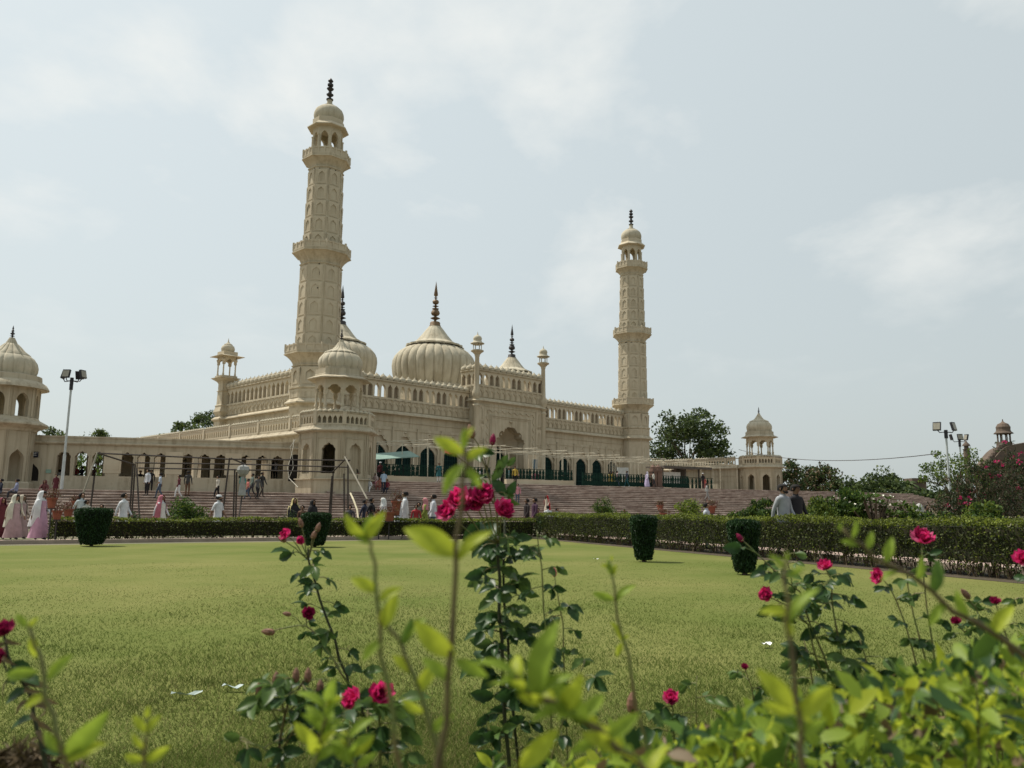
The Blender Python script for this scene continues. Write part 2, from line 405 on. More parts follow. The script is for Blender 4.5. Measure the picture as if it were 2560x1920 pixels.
# ground floor arches
def bay_panel(q):
    q.arch(3.12, 9.32, 1.22, 3.85, 6.75, 8.55, 0.24, cusp=0.10, k=6, tip=0.10, zb=3.3, nseg=72)
    for s in (-1, 1): q.box(s * 1.46 - 0.05, s * 1.46 + 0.05, -0.06, 0.02, 3.85, 9.12); q.box(s * 1.56 - 0.06, s * 1.56 + 0.06, -0.10, 0.02, 3.85, 9.3)
    q.box(-1.41, 1.41, -0.06, 0.02, 9.0, 9.12)
    for s in (-1, 1):                                  # engaged colonnettes and capitals
        q.lathe([(0.15, 3.85), (0.16, 4.2), (0.11, 4.35), (0.10, 5.9), (0.14, 6.0), (0.10, 6.1), (0.17, 6.5), (0.17, 6.62)], 10, s * 1.27, 0.10)
    q.lathe([(0.02, 8.55), (0.05, 8.62), (0.03, 8.72), (0.17, 8.8), (0.0, 8.97)], 8, 0, 0.0)
    for s in (-1, 1):
        for k in range(3): q.lathe([(0.0, 8.30 - .42 * k), (0.07, 8.38 - .42 * k), (0.0, 8.5 - .42 * k)], 6, s * (0.50 + .30 * k), -0.01)
bay_me = shared('arch_niche', bay_panel, PL)
def inner_panel(q): q.arch(3.12, 9.3, 1.04, 3.86, 6.35, 7.78, 0.16, y=0.24, tip=0.24, zb=3.3, nseg=40)
inner_me = shared('inner_arch', inner_panel, PLS)
def door_mesh(q):
    q.box(-1.07, 1.07, 0.40, 0.46, 3.86, 7.85, 0)
    for x in (-0.66, -0.33, 0, 0.33, 0.66): q.box(x - 0.025, x + 0.025, 0.36, 0.42, 3.9, 7.8, 1)
    for z in (4.7, 5.5, 6.3, 6.9): q.box(-1.0, 1.0, 0.355, 0.415, z - 0.03, z + 0.03, 1)
DOORL = mat('green_door_bars', (0.02, 0.05, 0.045), 0.8, scale=2, spec=.05)
door_me = shared('door', door_mesh, [DOOR, DOORL])
for c in [UC - 7.45 - 3.12 * k for k in range(5)] + [UC + 7.45 + 3.12 * k for k in range(5)]:
    p = link('arch_niche', bay_me, mosque, (c, 0.0, 0))
    link('inner_arch', inner_me, p); link('door', door_me, p)
b = MB()
for (x0, x1) in ((1.5, UC - 7.45 - 3.12 * 4 - 1.56), (UC - 7.45 + 1.56, PU0 + 0.1), (PU1 - 0.1, UC + 7.45 - 1.56), (UC + 7.45 + 12.48 + 1.56, LEN - 1.5)):
    b.box(x0, x1, 0.02, 0.5, 3.3, 9.32)
b.box(0.3, PU0, 0.75, 1.5, 3.3, 9.3); b.box(PU1, LEN - 0.3, 0.75, 1.5, 3.3, 9.3)
b.build('wall', PLW, mosque)

# ---- portal block
def portal():
    v0 = -1.2; W = 10.38
    q = MB()
    q.arch(W, 12.9, 2.28, 3.85, 8.35, 10.52, 1.15, cusp=0.10, k=6, tip=0.10, y=v0, zb=3.3, x=UC, nseg=96)
    q.box(PU0, PU0 + 0.3, v0 + 1.15, 1.7, 3.3, 12.9); q.box(PU1 - 0.3, PU1, v0 + 1.15, 1.7, 3.3, 12.9)
    fr = lambda x0, x1, z0, z1, d=0.08: q.box(x0, x1, v0 - d, v0 + 0.02, z0, z1)
    for s, d in ((3.13, .09), (2.94, .05), (4.10, .07), (5.0, .07)):
        for sg in (-1, 1): fr(UC + sg * s - .06, UC + sg * s + .06, 3.85, 11.5 if s < 3.5 else 12.55, d)
    fr(UC - 3.07, UC + 3.07, 11.42, 11.54, .09); fr(UC - 2.88, UC + 2.88, 11.22, 11.30, .05); fr(UC - 5.0, UC + 5.0, 12.42, 12.54, .07)
    for z in (10.6, 8.4, 6.2): 
        for sg in (-1, 1): fr(UC + sg * 4.55 - .40, UC + sg * 4.55 + .40, z, z + .1, .06)
    for sg in (-1, 1):                                   # wavy moulding round the frame
        pts = [(UC + sg * 3.62 + 0.13 * math.sin(i * 1.05), v0 - 0.03, 3.9 + i * 0.14) for i in range(58)]
        q.tube(pts, 0.065, 5)
    q.tube([(UC - 3.6 + i * 0.16, v0 - 0.03, 11.97 + 0.12 * math.sin(i * 1.05)) for i in range(46)], 0.06, 5)
    q.lathe([(0.03, 10.55), (0.06, 10.7), (0.03, 10.8), (0.24, 10.9), (0.26, 11.02), (0.0, 11.14)], 10, UC, v0)
    for k in range(5):
        for sg in (-1, 1): q.lathe([(0.0, 10.05 - .36 * k), (0.11, 10.17 - .36 * k), (0.0, 10.33 - .36 * k)], 7, UC + sg * (0.75 + .36 * k), v0 - .01)
    p = q.build('portal', PL, mosque)
    # alcove: back wall with the inner cusped doorway, side splays
    q = MB(); q.arch(5.4, 11.0, 1.42, 3.86, 6.75, 8.5, 0.35, cusp=0.10, k=6, tip=0.12, y=1.15, zb=3.3, x=UC, nseg=60)
    q.box(UC - 2.75, UC - 2.35, -0.05, 1.15, 3.3, 11.0); q.box(UC + 2.35, UC + 2.75, -0.05, 1.15, 3.3, 11.0)
    # half-vault above the doorway
    rows, cols = 8, 14
    vs = []; fs = []
    for i in range(rows + 1):
        t = i / rows
        for j in range(cols + 1):
            a = math.pi * j / cols; rr = 2.36 * (1 - 0.45 * t)
            zz = 8.35 + (2.12 * (1 - 0.12 * t)) * math.sin(a) * (1 - 0.32 * t)
            vs.append((UC + rr * math.cos(a), -0.06 + 1.2 * t, zz))
    for i in range(rows):
        for j in range(cols): fs.append((i * (cols + 1) + j, i * (cols + 1) + j + 1, (i + 1) * (cols + 1) + j + 1, (i + 1) * (cols + 1) + j))
    q.add(vs, fs)
    q.build('portal_alcove', PLS, p)
    q = MB(); q.box(UC - 1.6, UC + 1.6, 1.38, 1.44, 3.86, 8.7, 0)
    for i in range(-4, 5): q.box(UC + i * .32 - .03, UC + i * .32 + .03, 1.33, 1.39, 3.9, 8.5, 1)
    for z in (5.0, 6.2, 7.4): q.box(UC - 1.5, UC + 1.5, 1.325, 1.385, z - .04, z + .04, 1)
    q.build('portal_door', [DOOR, DOORL], p)
    def nf(q2): q2.arch(0.78, 1.75, 0.24, 0.10, 0.95, 1.55, 0.06, y=-0.05, tip=0.25, nseg=14)
    nme = shared('niche_frame', nf, PLS)
    for sg in (-1, 1):
        for z in (4.2, 6.45, 8.65, 10.78):
            link('niche_frame', nme, p, (UC + sg * 4.55, v0, z))
    run(mosque, W - 0.1, (PU0 + .05, v0, 0), 0, 0.876, 12.92, 13.4, 14.55, 14.76, 16.20, pattern=(1, 1, 0, 0), proud=0.36, x_in=0)
    run(mosque, 2.7, (PU0, 1.5, 0), -math.pi / 2, 0.876, 12.92, 13.4, 14.55, 14.76, 16.20, pattern=(0, 0, 0), proud=0.3)
    run(mosque, 2.7, (PU1, -1.2, 0), math.pi / 2, 0.876, 12.92, 13.4, 14.55, 14.76, 16.20, pattern=(0, 0, 0), proud=0.3)
    # slender columns with lantern kiosks
    for u in (PU0 - 0.05, PU1 + 0.05):
        q = MB()
        q.lathe([(0.42, 3.3), (0.42, 4.2), (0.34, 4.4), (0.34, 12.1), (0.46, 12.35), (0.30, 12.6), (0.55, 12.9), (0.30, 13.05), (0.46, 13.5), (0.48, 13.8), (0.33, 14.2), (0.29, 15.5), (0.24, 17.75), (0.30, 17.85), (0.28, 17.95), (0.50, 18.2), (0.72, 18.34), (0.72, 18.44)], 12, u, v0)
        c = q.build('portal_column', PL, mosque); smooth_by_angle(c, 40)
        q = MB()
        for k in range(6):
            a = k * math.pi / 3 + .3; q.lathe([(0.05, 18.44), (0.06, 18.5), (0.045, 18.6), (0.045, 19.0), (0.10, 19.15)], 6, u + .44 * math.cos(a), v0 + .44 * math.sin(a))
        q.lathe([(0.50, 18.44), (0.50, 18.52)], 12, u, v0); q.lathe([(0.52, 19.08), (0.52, 19.22), (0.78, 19.20), (0.76, 19.26), (0.50, 19.38), (0.48, 19.5), (0.44, 19.55), (0.50, 19.75), (0.42, 19.98), (0.22, 20.12), (0.10, 20.2), (0.05, 20.35), (0.0, 20.62)], 14, u, v0)
        smooth_by_angle(q.build('lantern', PLD, c), 40)
portal()

# ---- minarets
OCT = math.pi / 8
FIN_MIN = [(0.34, 0.0), (0.34, 0.1), (0.14, 0.14), (0.12, 0.34), (0.33, 0.5), (0.35, 0.58), (0.15, 0.72), (0.18, 0.82), (0.09, 0.9), (0.22, 1.02), (0.33, 1.14), (0.35, 1.2), (0.13, 1.3), (0.10, 1.38), (0.27, 1.48), (0.29, 1.66), (0.13, 1.78), (0.13, 1.86), (0.25, 1.95), (0.26, 2.03), (0.13, 2.2), (0.0, 2.36)]
def flare(r0, r1, z0, z1, n=6):
    return [(r0 + (r1 - r0) * (i / n) ** 1.7, z0 + (z1 - z0) * (i / n)) for i in range(n + 1)]
def railing(q, r, z0, z1, per=3):
    """octagonal balustrade: posts, pierced panels, rail"""
    ap = r * math.cos(OCT)
    for k in range(8):
        a = k * math.pi / 4; ca, sa = math.cos(a), math.sin(a); half = r * math.sin(OCT)
        def P(t, d, z): return (ca * (ap - d) - sa * t, sa * (ap - d) + ca * t, z)
        def bx(t0, t1, d0, d1, za, zb):
            q.add([P(t0, d0, za), P(t1, d0, za), P(t1, d1, za), P(t0, d1, za), P(t0, d0, zb), P(t1, d0, zb), P(t1, d1, zb), P(t0, d1, zb)],
                  [(0, 3, 2, 1), (4, 5, 6, 7), (0, 1, 5, 4), (1, 2, 6, 5), (2, 3, 7, 6), (3, 0, 4, 7)])
        for i in range(per + 1):
            t = -half + 2 * half * i / per
            bx(t - .07, t + .07, -0.02, 0.12, z0, z1 + (0.12 if i in (0, per) else 0.05))
        bx(-half, half, 0.0, 0.10, z1 - 0.12, z1); bx(-half, half, 0.0, 0.10, z0, z0 + 0.10)
        bx(-half, half, 0.04, 0.07, z0, z1)
def minaret(u, v=0.0):
    q = MB()
    prof = [(2.42, 2.9), (2.42, 4.0), (2.28, 4.1), (2.26, 10.40), (2.34, 10.5), (2.72, 10.58), (2.72, 10.70), (2.50, 10.84), (2.36, 11.0), (2.30, 11.05), (2.30, 11.95), (2.42, 12.0), (2.42, 12.15), (2.22, 12.2), (2.14, 14.05), (2.24, 14.10), (2.24, 14.18), (2.12, 14.22)]
    prof += flare(2.12, 2.86, 14.22, 15.10) + [(2.98, 15.14), (2.98, 15.22), (2.90, 15.26), (2.92, 15.36), (2.92, 15.40), (2.04, 15.41)]
    prof += [(1.93, 23.76), (2.03, 23.82), (2.03, 23.90), (1.90, 23.93)] + flare(1.90, 2.60, 23.93, 24.85) + [(2.76, 24.90), (2.76, 24.99), (2.68, 25.03), (2.70, 25.14), (2.70, 25.18), (1.83, 25.19)]
    prof += [(1.62, 33.32), (1.72, 33.38), (1.72, 33.46), (1.58, 33.49)] + flare(1.58, 2.16, 33.49, 34.22) + [(2.32, 34.26), (2.32, 34.35), (2.25, 34.39), (2.27, 34.52), (2.27, 34.55), (1.0, 34.56)]
    q.lathe(prof, 8, u, v, OCT)
    sh = q.build('minaret', PL, mosque)
    for r, z0, z1, per in ((2.9, 15.40, 16.02, 3), (2.68, 25.18, 25.82, 3), (2.25, 34.55, 35.20, 3)):
        q = MB(); railing(q, r, z0, z1, per); q.build('balcony_railing', PLS, sh, (u, v, 0))
    # relief niches in tiers on each facet
    def nich(w, h):
        def f(q2):
            q2.arch(w, h, w * 0.27, h * 0.13, h * 0.58, h * 0.86, 0.05, y=-0.020, tip=0.26, nseg=14)
            for s in (-1, 1):
                for i in range(7): q2.box(s * w * .42 - .035, s * w * .42 + .035, -0.045, -0.02, h * (.09 + .125 * i), h * (.09 + .125 * i) + h * .07)
            for i in range(6): q2.box(w * (-.33 + .12 * i), w * (-.33 + .12 * i) + w * .07, -0.045, -0.02, h * .02, h * .055)
        return f
    for (z0, z1, r0, r1, nt_) in ((15.5, 23.7, 2.04, 1.93, 5), (25.3, 33.2, 1.83, 1.62, 5), (12.3, 14.0, 2.22, 2.14, 1), (4.3, 10.3, 2.27, 2.26, 2), (11.1, 11.9, 2.3, 2.3, 1)):
        hh = (z1 - z0) / nt_
        for i in range(nt_):
            zc = z0 + (i + 0.5) * hh; rr = r0 + (r1 - r0) * ((i + .5) / nt_); w_ = 2 * rr * math.sin(OCT) * 0.86
            me = shared('niche_%0.2f_%0.2f' % (w_, hh), nich(w_, hh * 0.92), PLS)
            tilt = math.atan2(r0 - r1, z1 - z0) * math.cos(OCT)
            for k in range(8):
                a = k * math.pi / 4; ap = rr * math.cos(OCT)
                zb = z0 + i * hh + hh * .04
                rb = (r0 + (r1 - r0) * ((zb - z0) / (z1 - z0))) * math.cos(OCT)
                o = link('relief_niche', me, sh, (u + rb * math.cos(a), v + rb * math.sin(a), zb))
                o.rotation_euler = (tilt, 0, a + math.pi / 2); o.rotation_mode = 'XYZ'
    # small dark holes (ventilation slots)
    q = MB(); rr = random.Random(int(u) + 3)
    for k in range(26):
        a = rr.choice([math.pi, 1.25 * math.pi, 1.5 * math.pi, 1.75 * math.pi]) ; z = rr.choice([rr.uniform(16.5, 23.5), rr.uniform(26, 33), 33.2, 23.6])
        r = (2.04 - (z - 15.4) / 8.4 * .11 if z < 24 else 1.83 - (z - 25.2) / 8.1 * .21) * math.cos(OCT) + .012
        t = rr.uniform(-.5, .5)
        cx_, cy_ = u + r * math.cos(a) - t * math.sin(a), v + r * math.sin(a) + t * math.cos(a)
        hz = rr.choice([.12, .2, .35]); d = 0.055
        q.add([(cx_ - d * -math.sin(a) * s1, cy_ + d * -math.cos(a) * s1 * -1 * -1, z + s2 * hz / 2) for s1, s2 in ((-1, -1), (1, -1), (1, 1), (-1, 1))], [(0, 1, 2, 3)])
    q.build('vent_slot', BLACK, sh)
    # kiosk
    q = MB()
    ap = 1.42 * math.cos(OCT)
    ame = shared('kiosk_arch', lambda q2: q2.arch(2 * 1.42 * math.sin(OCT) + 0.0, 3.05, 0.36, 0.35, 1.9, 2.62, 0.26, tip=0.12, nseg=20), PLS)
    for k in range(8):
        a = k * math.pi / 4
        link('kiosk_arch', ame, sh, (u + ap * math.cos(a), v + ap * math.sin(a), 34.56), a + math.pi / 2)
    q.lathe([(1.42, 37.58), (1.46, 37.62), (1.98, 37.66), (1.98, 37.74), (1.55, 38.12), (1.50, 38.16), (1.50, 38.62), (1.30, 38.64)], 8, u, v, OCT)
    for k in range(8):
        a = OCT + k * math.pi / 4; q.lathe([(0.16, 34.56), (0.16, 34.9), (0.12, 35.0), (0.11, 36.6), (0.16, 36.75)], 8, u + 1.40 * math.cos(a), v + 1.40 * math.sin(a))
    q.build('kiosk_eaves', PLS, sh)
    q = MB(); q.lathe([(1.28, 38.62), (1.38, 38.8), (1.44, 39.1), (1.42, 39.4), (1.28, 39.75), (0.95, 40.05), (0.62, 40.2), (0.66, 40.24), (0.36, 40.34), (0.27, 40.55), (0.24, 40.95)], 24, u, v)
    smooth_by_angle(q.build('kiosk_dome', PLD, sh), 45)
    q = MB(); q.lathe([(r, 40.93 + z) for r, z in FIN_MIN], 10, u, v); smooth_by_angle(q.build('finial', DARK, sh), 50)
minaret(0.0); minaret(LEN)

# ---- domes
FIN_DOME = [(0.72, 24.10), (0.74, 24.2), (0.66, 24.3), (0.64, 24.62), (0.55, 24.72), (0.16, 24.78), (0.16, 25.0), (0.42, 25.10), (0.62, 25.2), (0.42, 25.30), (0.16, 25.42), (0.18, 25.5), (0.45, 25.62), (0.57, 25.85), (0.50, 26.1), (0.32, 26.35), (0.44, 26.42), (0.42, 26.47), (0.13, 26.52), (0.13, 26.68), (0.40, 26.78), (0.13, 26.88), (0.13, 27.02), (0.34, 27.12), (0.42, 27.34), (0.34, 27.54), (0.12, 27.66), (0.10, 27.82), (0.25, 27.88), (0.10, 27.94), (0.08, 28.06), (0.20, 28.12), (0.26, 28.24), (0.24, 28.45), (0.10, 29.4), (0.0, 30.1)]
def ribbed(nr, depth=0.050):
    def f(a, z):
        t = (a * nr / (2 * math.pi)) % 1.0
        d = min(t, 1 - t) * 2            # 0 at groove, 1 at the middle of a gore
        return 1 - depth * (1 - math.sqrt(max(0.0, 1 - (1 - d) ** 2)))
    return f
def dome(u, v, s, ztop, nr):
    Zf = lambda z: ztop - (24.2 - z) * s
    body = [(4.70, 16.3), (4.95, 17.0), (5.16, 17.9), (5.25, 18.8), (5.18, 19.5), (4.92, 20.1), (4.45, 20.65), (3.8, 21.1), (3.0, 21.5), (2.0, 21.9), (1.0, 22.4)]
    q = MB(); q.lathe([(4.9 * s, 12.3), (4.9 * s, Zf(15.6)), (5.05 * s, Zf(15.7)), (5.05 * s, Zf(15.95)), (4.72 * s, Zf(16.05)), (4.72 * s, Zf(16.35))], 40, u, v)
    dr = q.build('dome', PLD, mosque)
    smooth_by_angle(dr, 35)
    q = MB(); q.lathe([(r * s, Zf(z)) for r, z in body], nr * 8, u, v, 0, rfun=ribbed(nr)); smooth_by_angle(q.build('ribbed_shell', PLD, dr), 30)
    def scal(a, z):
        return 1.0
    # lotus collar: separate petals so the hem is scalloped and uneven
    npet = nr * 5 // 8
    rr = random.Random(int(u))
    for k in range(npet):
        a0 = 2 * math.pi * k / npet; a1 = a0 + 2 * math.pi / npet * 0.97
        low = rr.choice([0, 0, 0, 0.0, 0.16]) 
        prof = [(0.74, 24.12), (1.2, 23.55), (1.67, 22.9), (2.3, 22.15), (3.05, 21.74), (3.55 + low, 21.62 - low * .9)]
        vs = []; fs = []; nn = 5
        for j, (r, z) in enumerate(prof):
            for i in range(nn):
                t = i / (nn - 1); a = a0 + (a1 - a0) * t
                bul = 1 + 0.02 * math.sin(math.pi * t)
                edge = 0.10 * (2 * t - 1) ** 2 if j == len(prof) - 1 else 0
                vs.append((u + (r * bul - edge) * s * math.cos(a), v + (r * bul - edge) * s * math.sin(a), Zf(z)))
        n0 = len(vs)
        vs += [(x, y, z - 0.22 * s) for (x, y, z) in vs[:]]
        for j in range(len(prof) - 1):
            for i in range(nn - 1):
                fs.append((j * nn + i, j * nn + i + 1, (j + 1) * nn + i + 1, (j + 1) * nn + i))
        e = (len(prof) - 1) * nn
        for i in range(nn - 1): fs.append((e + i, e + i + 1, n0 + e + i + 1, n0 + e + i))
        for j in range(len(prof) - 1):
            fs.append((j * nn, (j + 1) * nn, n0 + (j + 1) * nn, n0 + j * nn)); fs.append((j * nn + nn - 1, (j + 1) * nn + nn - 1, n0 + (j + 1) * nn + nn - 1, n0 + j * nn + nn - 1))
            for i in range(nn - 1): fs.append((n0 + j * nn + i, n0 + j * nn + i + 1, n0 + (j + 1) * nn + i + 1, n0 + (j + 1) * nn + i))
        q = MB(); q.add(vs, fs); q.build('lotus_petal', PLD, dr)
    q = MB(); q.lathe([(r * s, Zf(z)) for r, z in FIN_DOME], 20, u, v); smooth_by_angle(q.build('finial', BRASS if s > .9 else DARK, dr), 40)
dome(UC, 12.9, 1.0, 24.2, 28)
dome(UC - 13.6, 12.9, 0.80, 22.05, 24)
dome(UC + 13.6, 12.9, 0.80, 22.05, 24)

# ---- back turret
def turret(u, v):
    q = MB()
    q.lathe([(1.0, 3.3), (1.0, 10.3), (1.3, 10.5), (1.3, 10.62), (0.85, 10.9), (1.15, 11.4), (0.95, 11.9), (1.0, 12.1), (0.85, 12.2), (0.80, 13.6), (0.95, 13.65), (0.78, 13.75), (0.78, 14.5), (0.95, 14.7), (1.5, 15.0), (1.62, 15.04), (1.62, 15.1), (1.2, 15.14), (1.2, 15.34), (0.6, 15.35)], 4, u, v, math.pi / 4)
    t = q.build('corner_turret', PL, mosque)
    q = MB()
    for s1 in (-1, 1):
        for s2 in (-1, 1): q.lathe([(0.10, 15.34), (0.12, 15.5), (0.08, 15.65), (0.075, 16.5), (0.13, 16.8), (0.22, 17.1)], 8, u + s1 * .66, v + s2 * .66)
    for k in range(4):
        a = k * math.pi / 2
        mm = MB(); mm.arch(1.5, 17.5, 0.52, 16.55, 16.7, 17.2, 0.14, cusp=0.1, k=3, nseg=24, zb=16.55); 
        mm.build('kiosk_arch', PLS, t, (u + .75 * math.cos(a), v + .75 * math.sin(a), 0), a + math.pi / 2)
    q.build('kiosk_columns', PLS, t)
    q = MB(); q.lathe([(1.06, 17.45), (1.9, 17.42), (1.9, 17.46), (1.1, 17.62), (1.1, 18.0), (0.6, 18.01)], 4, u, v, math.pi / 4); q.build('kiosk_eaves', PLS, t)
    q = MB(); q.lathe([(0.58, 17.98), (0.68, 18.15), (0.72, 18.36), (0.64, 18.62), (0.42, 18.82), (0.44, 18.86), (0.22, 18.98), (0.08, 19.15), (0.0, 19.62)], 18, u, v); smooth_by_angle(q.build('kiosk_dome', PLD, t), 45)
turret(0.0, 18.4); turret(LEN, 18.4)

# ================================================================ pavilions and wings
FIN_S = [(0.13, 0), (0.13, .05), (0.05, .07), (0.05, .12), (0.15, .17), (0.05, .22), (0.05, .26), (0.14, .32), (0.13, .38), (0.04, .44), (0.11, .49), (0.04, .53), (0.09, .6), (0.03, .66), (0.06, .72), (0.0, 0.98)]
def pavilion(root, u, v, z0, zfloor, u0dark=True):
    RB = 2.66; ap = RB * math.cos(OCT); fw = 2 * RB * math.sin(OCT)
    q = MB(); q.lathe([(RB + .12, z0), (RB + .12, zfloor - .12), (RB + .26, zfloor - .08), (RB + .26, zfloor)], 8, u, v, OCT)
    base = q.build('pavilion_base', PLW, root)
    def facet(q2):
        q2.arch(fw, 6.55, 0.50, zfloor + 0.35, 5.15, 5.78, 0.45, cusp=0.09, k=5, tip=0.14, zb=zfloor, nseg=50)
        for s in (-1, 1): q2.box(s * .78 - .03, s * .78 + .03, -0.04, 0.01, zfloor + .3, 6.12); q2.box(s * (fw / 2 - .10) - .035, s * (fw / 2 - .10) + .035, -0.05, 0.01, zfloor, 6.45)
        q2.box(-.75, .75, -0.04, 0.01, 6.06, 6.12)
    fme = shared('pavilion_facet_%0.2f' % zfloor, facet, PLW)
    for k in range(8):
        a = k * math.pi / 4
        link('arched_facet', fme, base, (u + ap * math.cos(a), v + ap * math.sin(a), 0), a + math.pi / 2)
    q = MB(); q.lathe([(RB - .1, 6.45), (RB + .06, 6.5), (RB + .42, 6.60), (RB + .42, 6.68), (RB + .2, 6.8), (RB + .08, 6.95), (RB + .08, 7.06), (RB - .3, 7.07)], 8, u, v, OCT)
    q.lathe([(RB - .25, 7.84), (RB + .08, 7.85), (RB + .12, 7.93), (RB - .25, 7.94)], 8, u, v, OCT)
    q.lathe([(2.3, 7.05), (2.3, 7.9), (2.1, 8.05), (2.1, 8.2)], 8, u, v, OCT)
    q.build('cornice', PLW, root)
    hb = 0.80
    bme = shared('railing_bay', lambda q2: q2.arch(0.40, hb, 0.135, 0.10, 0.40, 0.66, 0.16, tip=0.3, nseg=12), PLS)
    for k in range(8):
        a = k * math.pi / 4; app = (RB + .04) * math.cos(OCT)
        for i in range(5):
            t = (i - 2) * 0.375
            link('railing_bay', bme, root, (u + app * math.cos(a) - t * math.sin(a), v + app * math.sin(a) + t * math.cos(a), 7.05), a + math.pi / 2)
            o = link('merlon_dome', bead_me, root, (u + (app - .1) * math.cos(a) - t * math.sin(a), v + (app - .1) * math.sin(a) + t * math.cos(a), 7.93)); o.scale = (.52, .52, .42)
    pme = shared('railing_post', lambda q2: q2.box(-.13, .13, -.13, .13, 7.05, 7.98), PLS)
    for k in range(8):
        a = OCT + k * math.pi / 4; link('railing_post', pme, root, (u + (RB - .04) * math.cos(a), v + (RB - .04) * math.sin(a), 0), a)
    # closed niches behind some of the openings
    for k in ((0, 2, 3, 4, 6, 7) if u0dark else (0, 2, 3)):
        a = k * math.pi / 4 ; bb = MB(); bb.box(-.62, .62, .30, .36, zfloor + .3, 6.0)
        bb.build('niche_back', PLW, base, (u + ap * math.cos(a), v + ap * math.sin(a), 0), a + math.pi / 2)
    # chhatri
    RK = 1.72; apk = RK * math.cos(OCT)
    q = MB()
    COLP = [(0.15, 8.15), (0.15, 8.35), (0.10, 8.4), (0.14, 8.5), (0.14, 8.6), (0.09, 8.7), (0.085, 9.3), (0.12, 9.4), (0.08, 9.45), (0.16, 9.7), (0.16, 9.8)]
    for k in range(8):
        a = OCT + k * math.pi / 4; mm = MB(); mm.lathe(COLP, 10, 0, 0)
        link('kiosk_column', shared('kiosk_column', lambda q2: q2.lathe(COLP, 10), PLS, ang=45), root, (u + (RK - .1) * math.cos(a), v + (RK - .1) * math.sin(a), 0))
    kme = shared('kiosk_cusped_arch', lambda q2: q2.arch(2 * RK * math.sin(OCT), 10.6, 0.50, 9.3, 9.62, 10.12, 0.16, cusp=0.14, k=4, tip=0.10, zb=9.3, nseg=40), PLS)
    for k in range(8):
        a = k * math.pi / 4; link('kiosk_arch', kme, root, (u + apk * math.cos(a), v + apk * math.sin(a), 0), a + math.pi / 2)
    q.lathe([(RK, 10.50), (RK + .1, 10.55), (2.36, 10.50), (2.36, 10.55), (1.95, 10.72), (1.82, 10.78), (1.82, 10.84), (1.78, 10.88), (1.78, 11.25), (1.6, 11.27), (1.62, 11.42), (1.45, 11.43)], 8, u, v, OCT)
    q.build('kiosk_eaves', PLW, root)
    q = MB(); q.lathe([(1.50, 11.38), (1.56, 11.5), (1.62, 11.72), (1.62, 11.95), (1.53, 12.2), (1.32, 12.45), (1.0, 12.66), (0.6, 12.85)], 16 * 8, u, v, 0, rfun=ribbed(16, .06)); smooth_by_angle(q.build('ribbed_dome', PLD, root), 30)
    q = MB(); q.lathe([(0.98, 12.56), (1.24, 12.55), (1.20, 12.64), (0.66, 12.88), (0.42, 13.15), (0.26, 13.42), (0.20, 13.48), (0.17, 13.62), (0.08, 13.68)], 16 * 6, u, v, 0, rfun=ribbed(16, .10)); smooth_by_angle(q.build('lotus_collar', PLD, root), 30)
    q = MB(); q.lathe([(r, 13.62 + z * 0.95) for r, z in FIN_S], 8, u, v); q.build('finial', DARK, root)

def wing_run(root, length, loc, rot, z0, bw=0.41):
    q = MB(); q.box(0, length, 0, 0.5, z0, 6.5)
    cornice(q, 0, length, [(0.3, 6.42), (0, 6.42), (-.08, 6.5), (-.42, 6.60), (-.42, 6.68), (-.2, 6.8), (-.06, 6.95), (-.06, 7.05), (0.3, 7.05)])
    q.box(0, length, -0.10, 0.2, 7.84, 7.93)
    for z in (4.9, 5.6): q.box(0, length, -0.05, 0.01, z, z + .10)
    w_ = q.build('wing_wall', PLW, root, loc, rot)
    bme = shared('railing_bay', None, None); n = int(length / bw)
    for i in range(n):
        x = (i + .5) * bw
        if i % 12 == 11: continue
        link('railing_bay', bme, w_, (x, -0.06, 7.05)); o = link('merlon_dome', bead_me, w_, (x, 0.04, 7.92)); o.scale = (.52, .52, .42)
    pme = shared('railing_post', None, None)
    for i in range(11, n, 12): link('railing_post', pme, w_, ((i + .5) * bw, 0.01, 0))
    return w_
lw = empty('left_wing', uv(-6.97, -15.15), TH)
tag(lw, 'low cream wing with arched railing and domed octagonal corner pavilion left of the mosque', 'wing building')
pavilion(lw, 0, 0, 0.6, 3.25)
wing_run(lw, 36.0, (-1.4, 38.5, 0), -math.pi / 2, 1.9)
q = MB(); q.box(-0.9, 5.0, 2.2, 38.5, 1.9, 6.9); q.build('wing_block', PLW, lw)
rw = empty('right_wing', uv(LEN + 6.97, -15.15), TH)
tag(rw, 'low cream wing with domed octagonal pavilion right of the mosque behind brown gate posts', 'wing building')
pavilion(rw, 0, 0, 3.0, 3.31, False)
wing_run(rw, 36.0, (-1.4, 38.5, 0), -math.pi / 2, 3.0)
q = MB(); q.box(-0.9, 5.0, 2.2, 38.5, 3.0, 6.9); q.build('wing_block', PLW, rw)

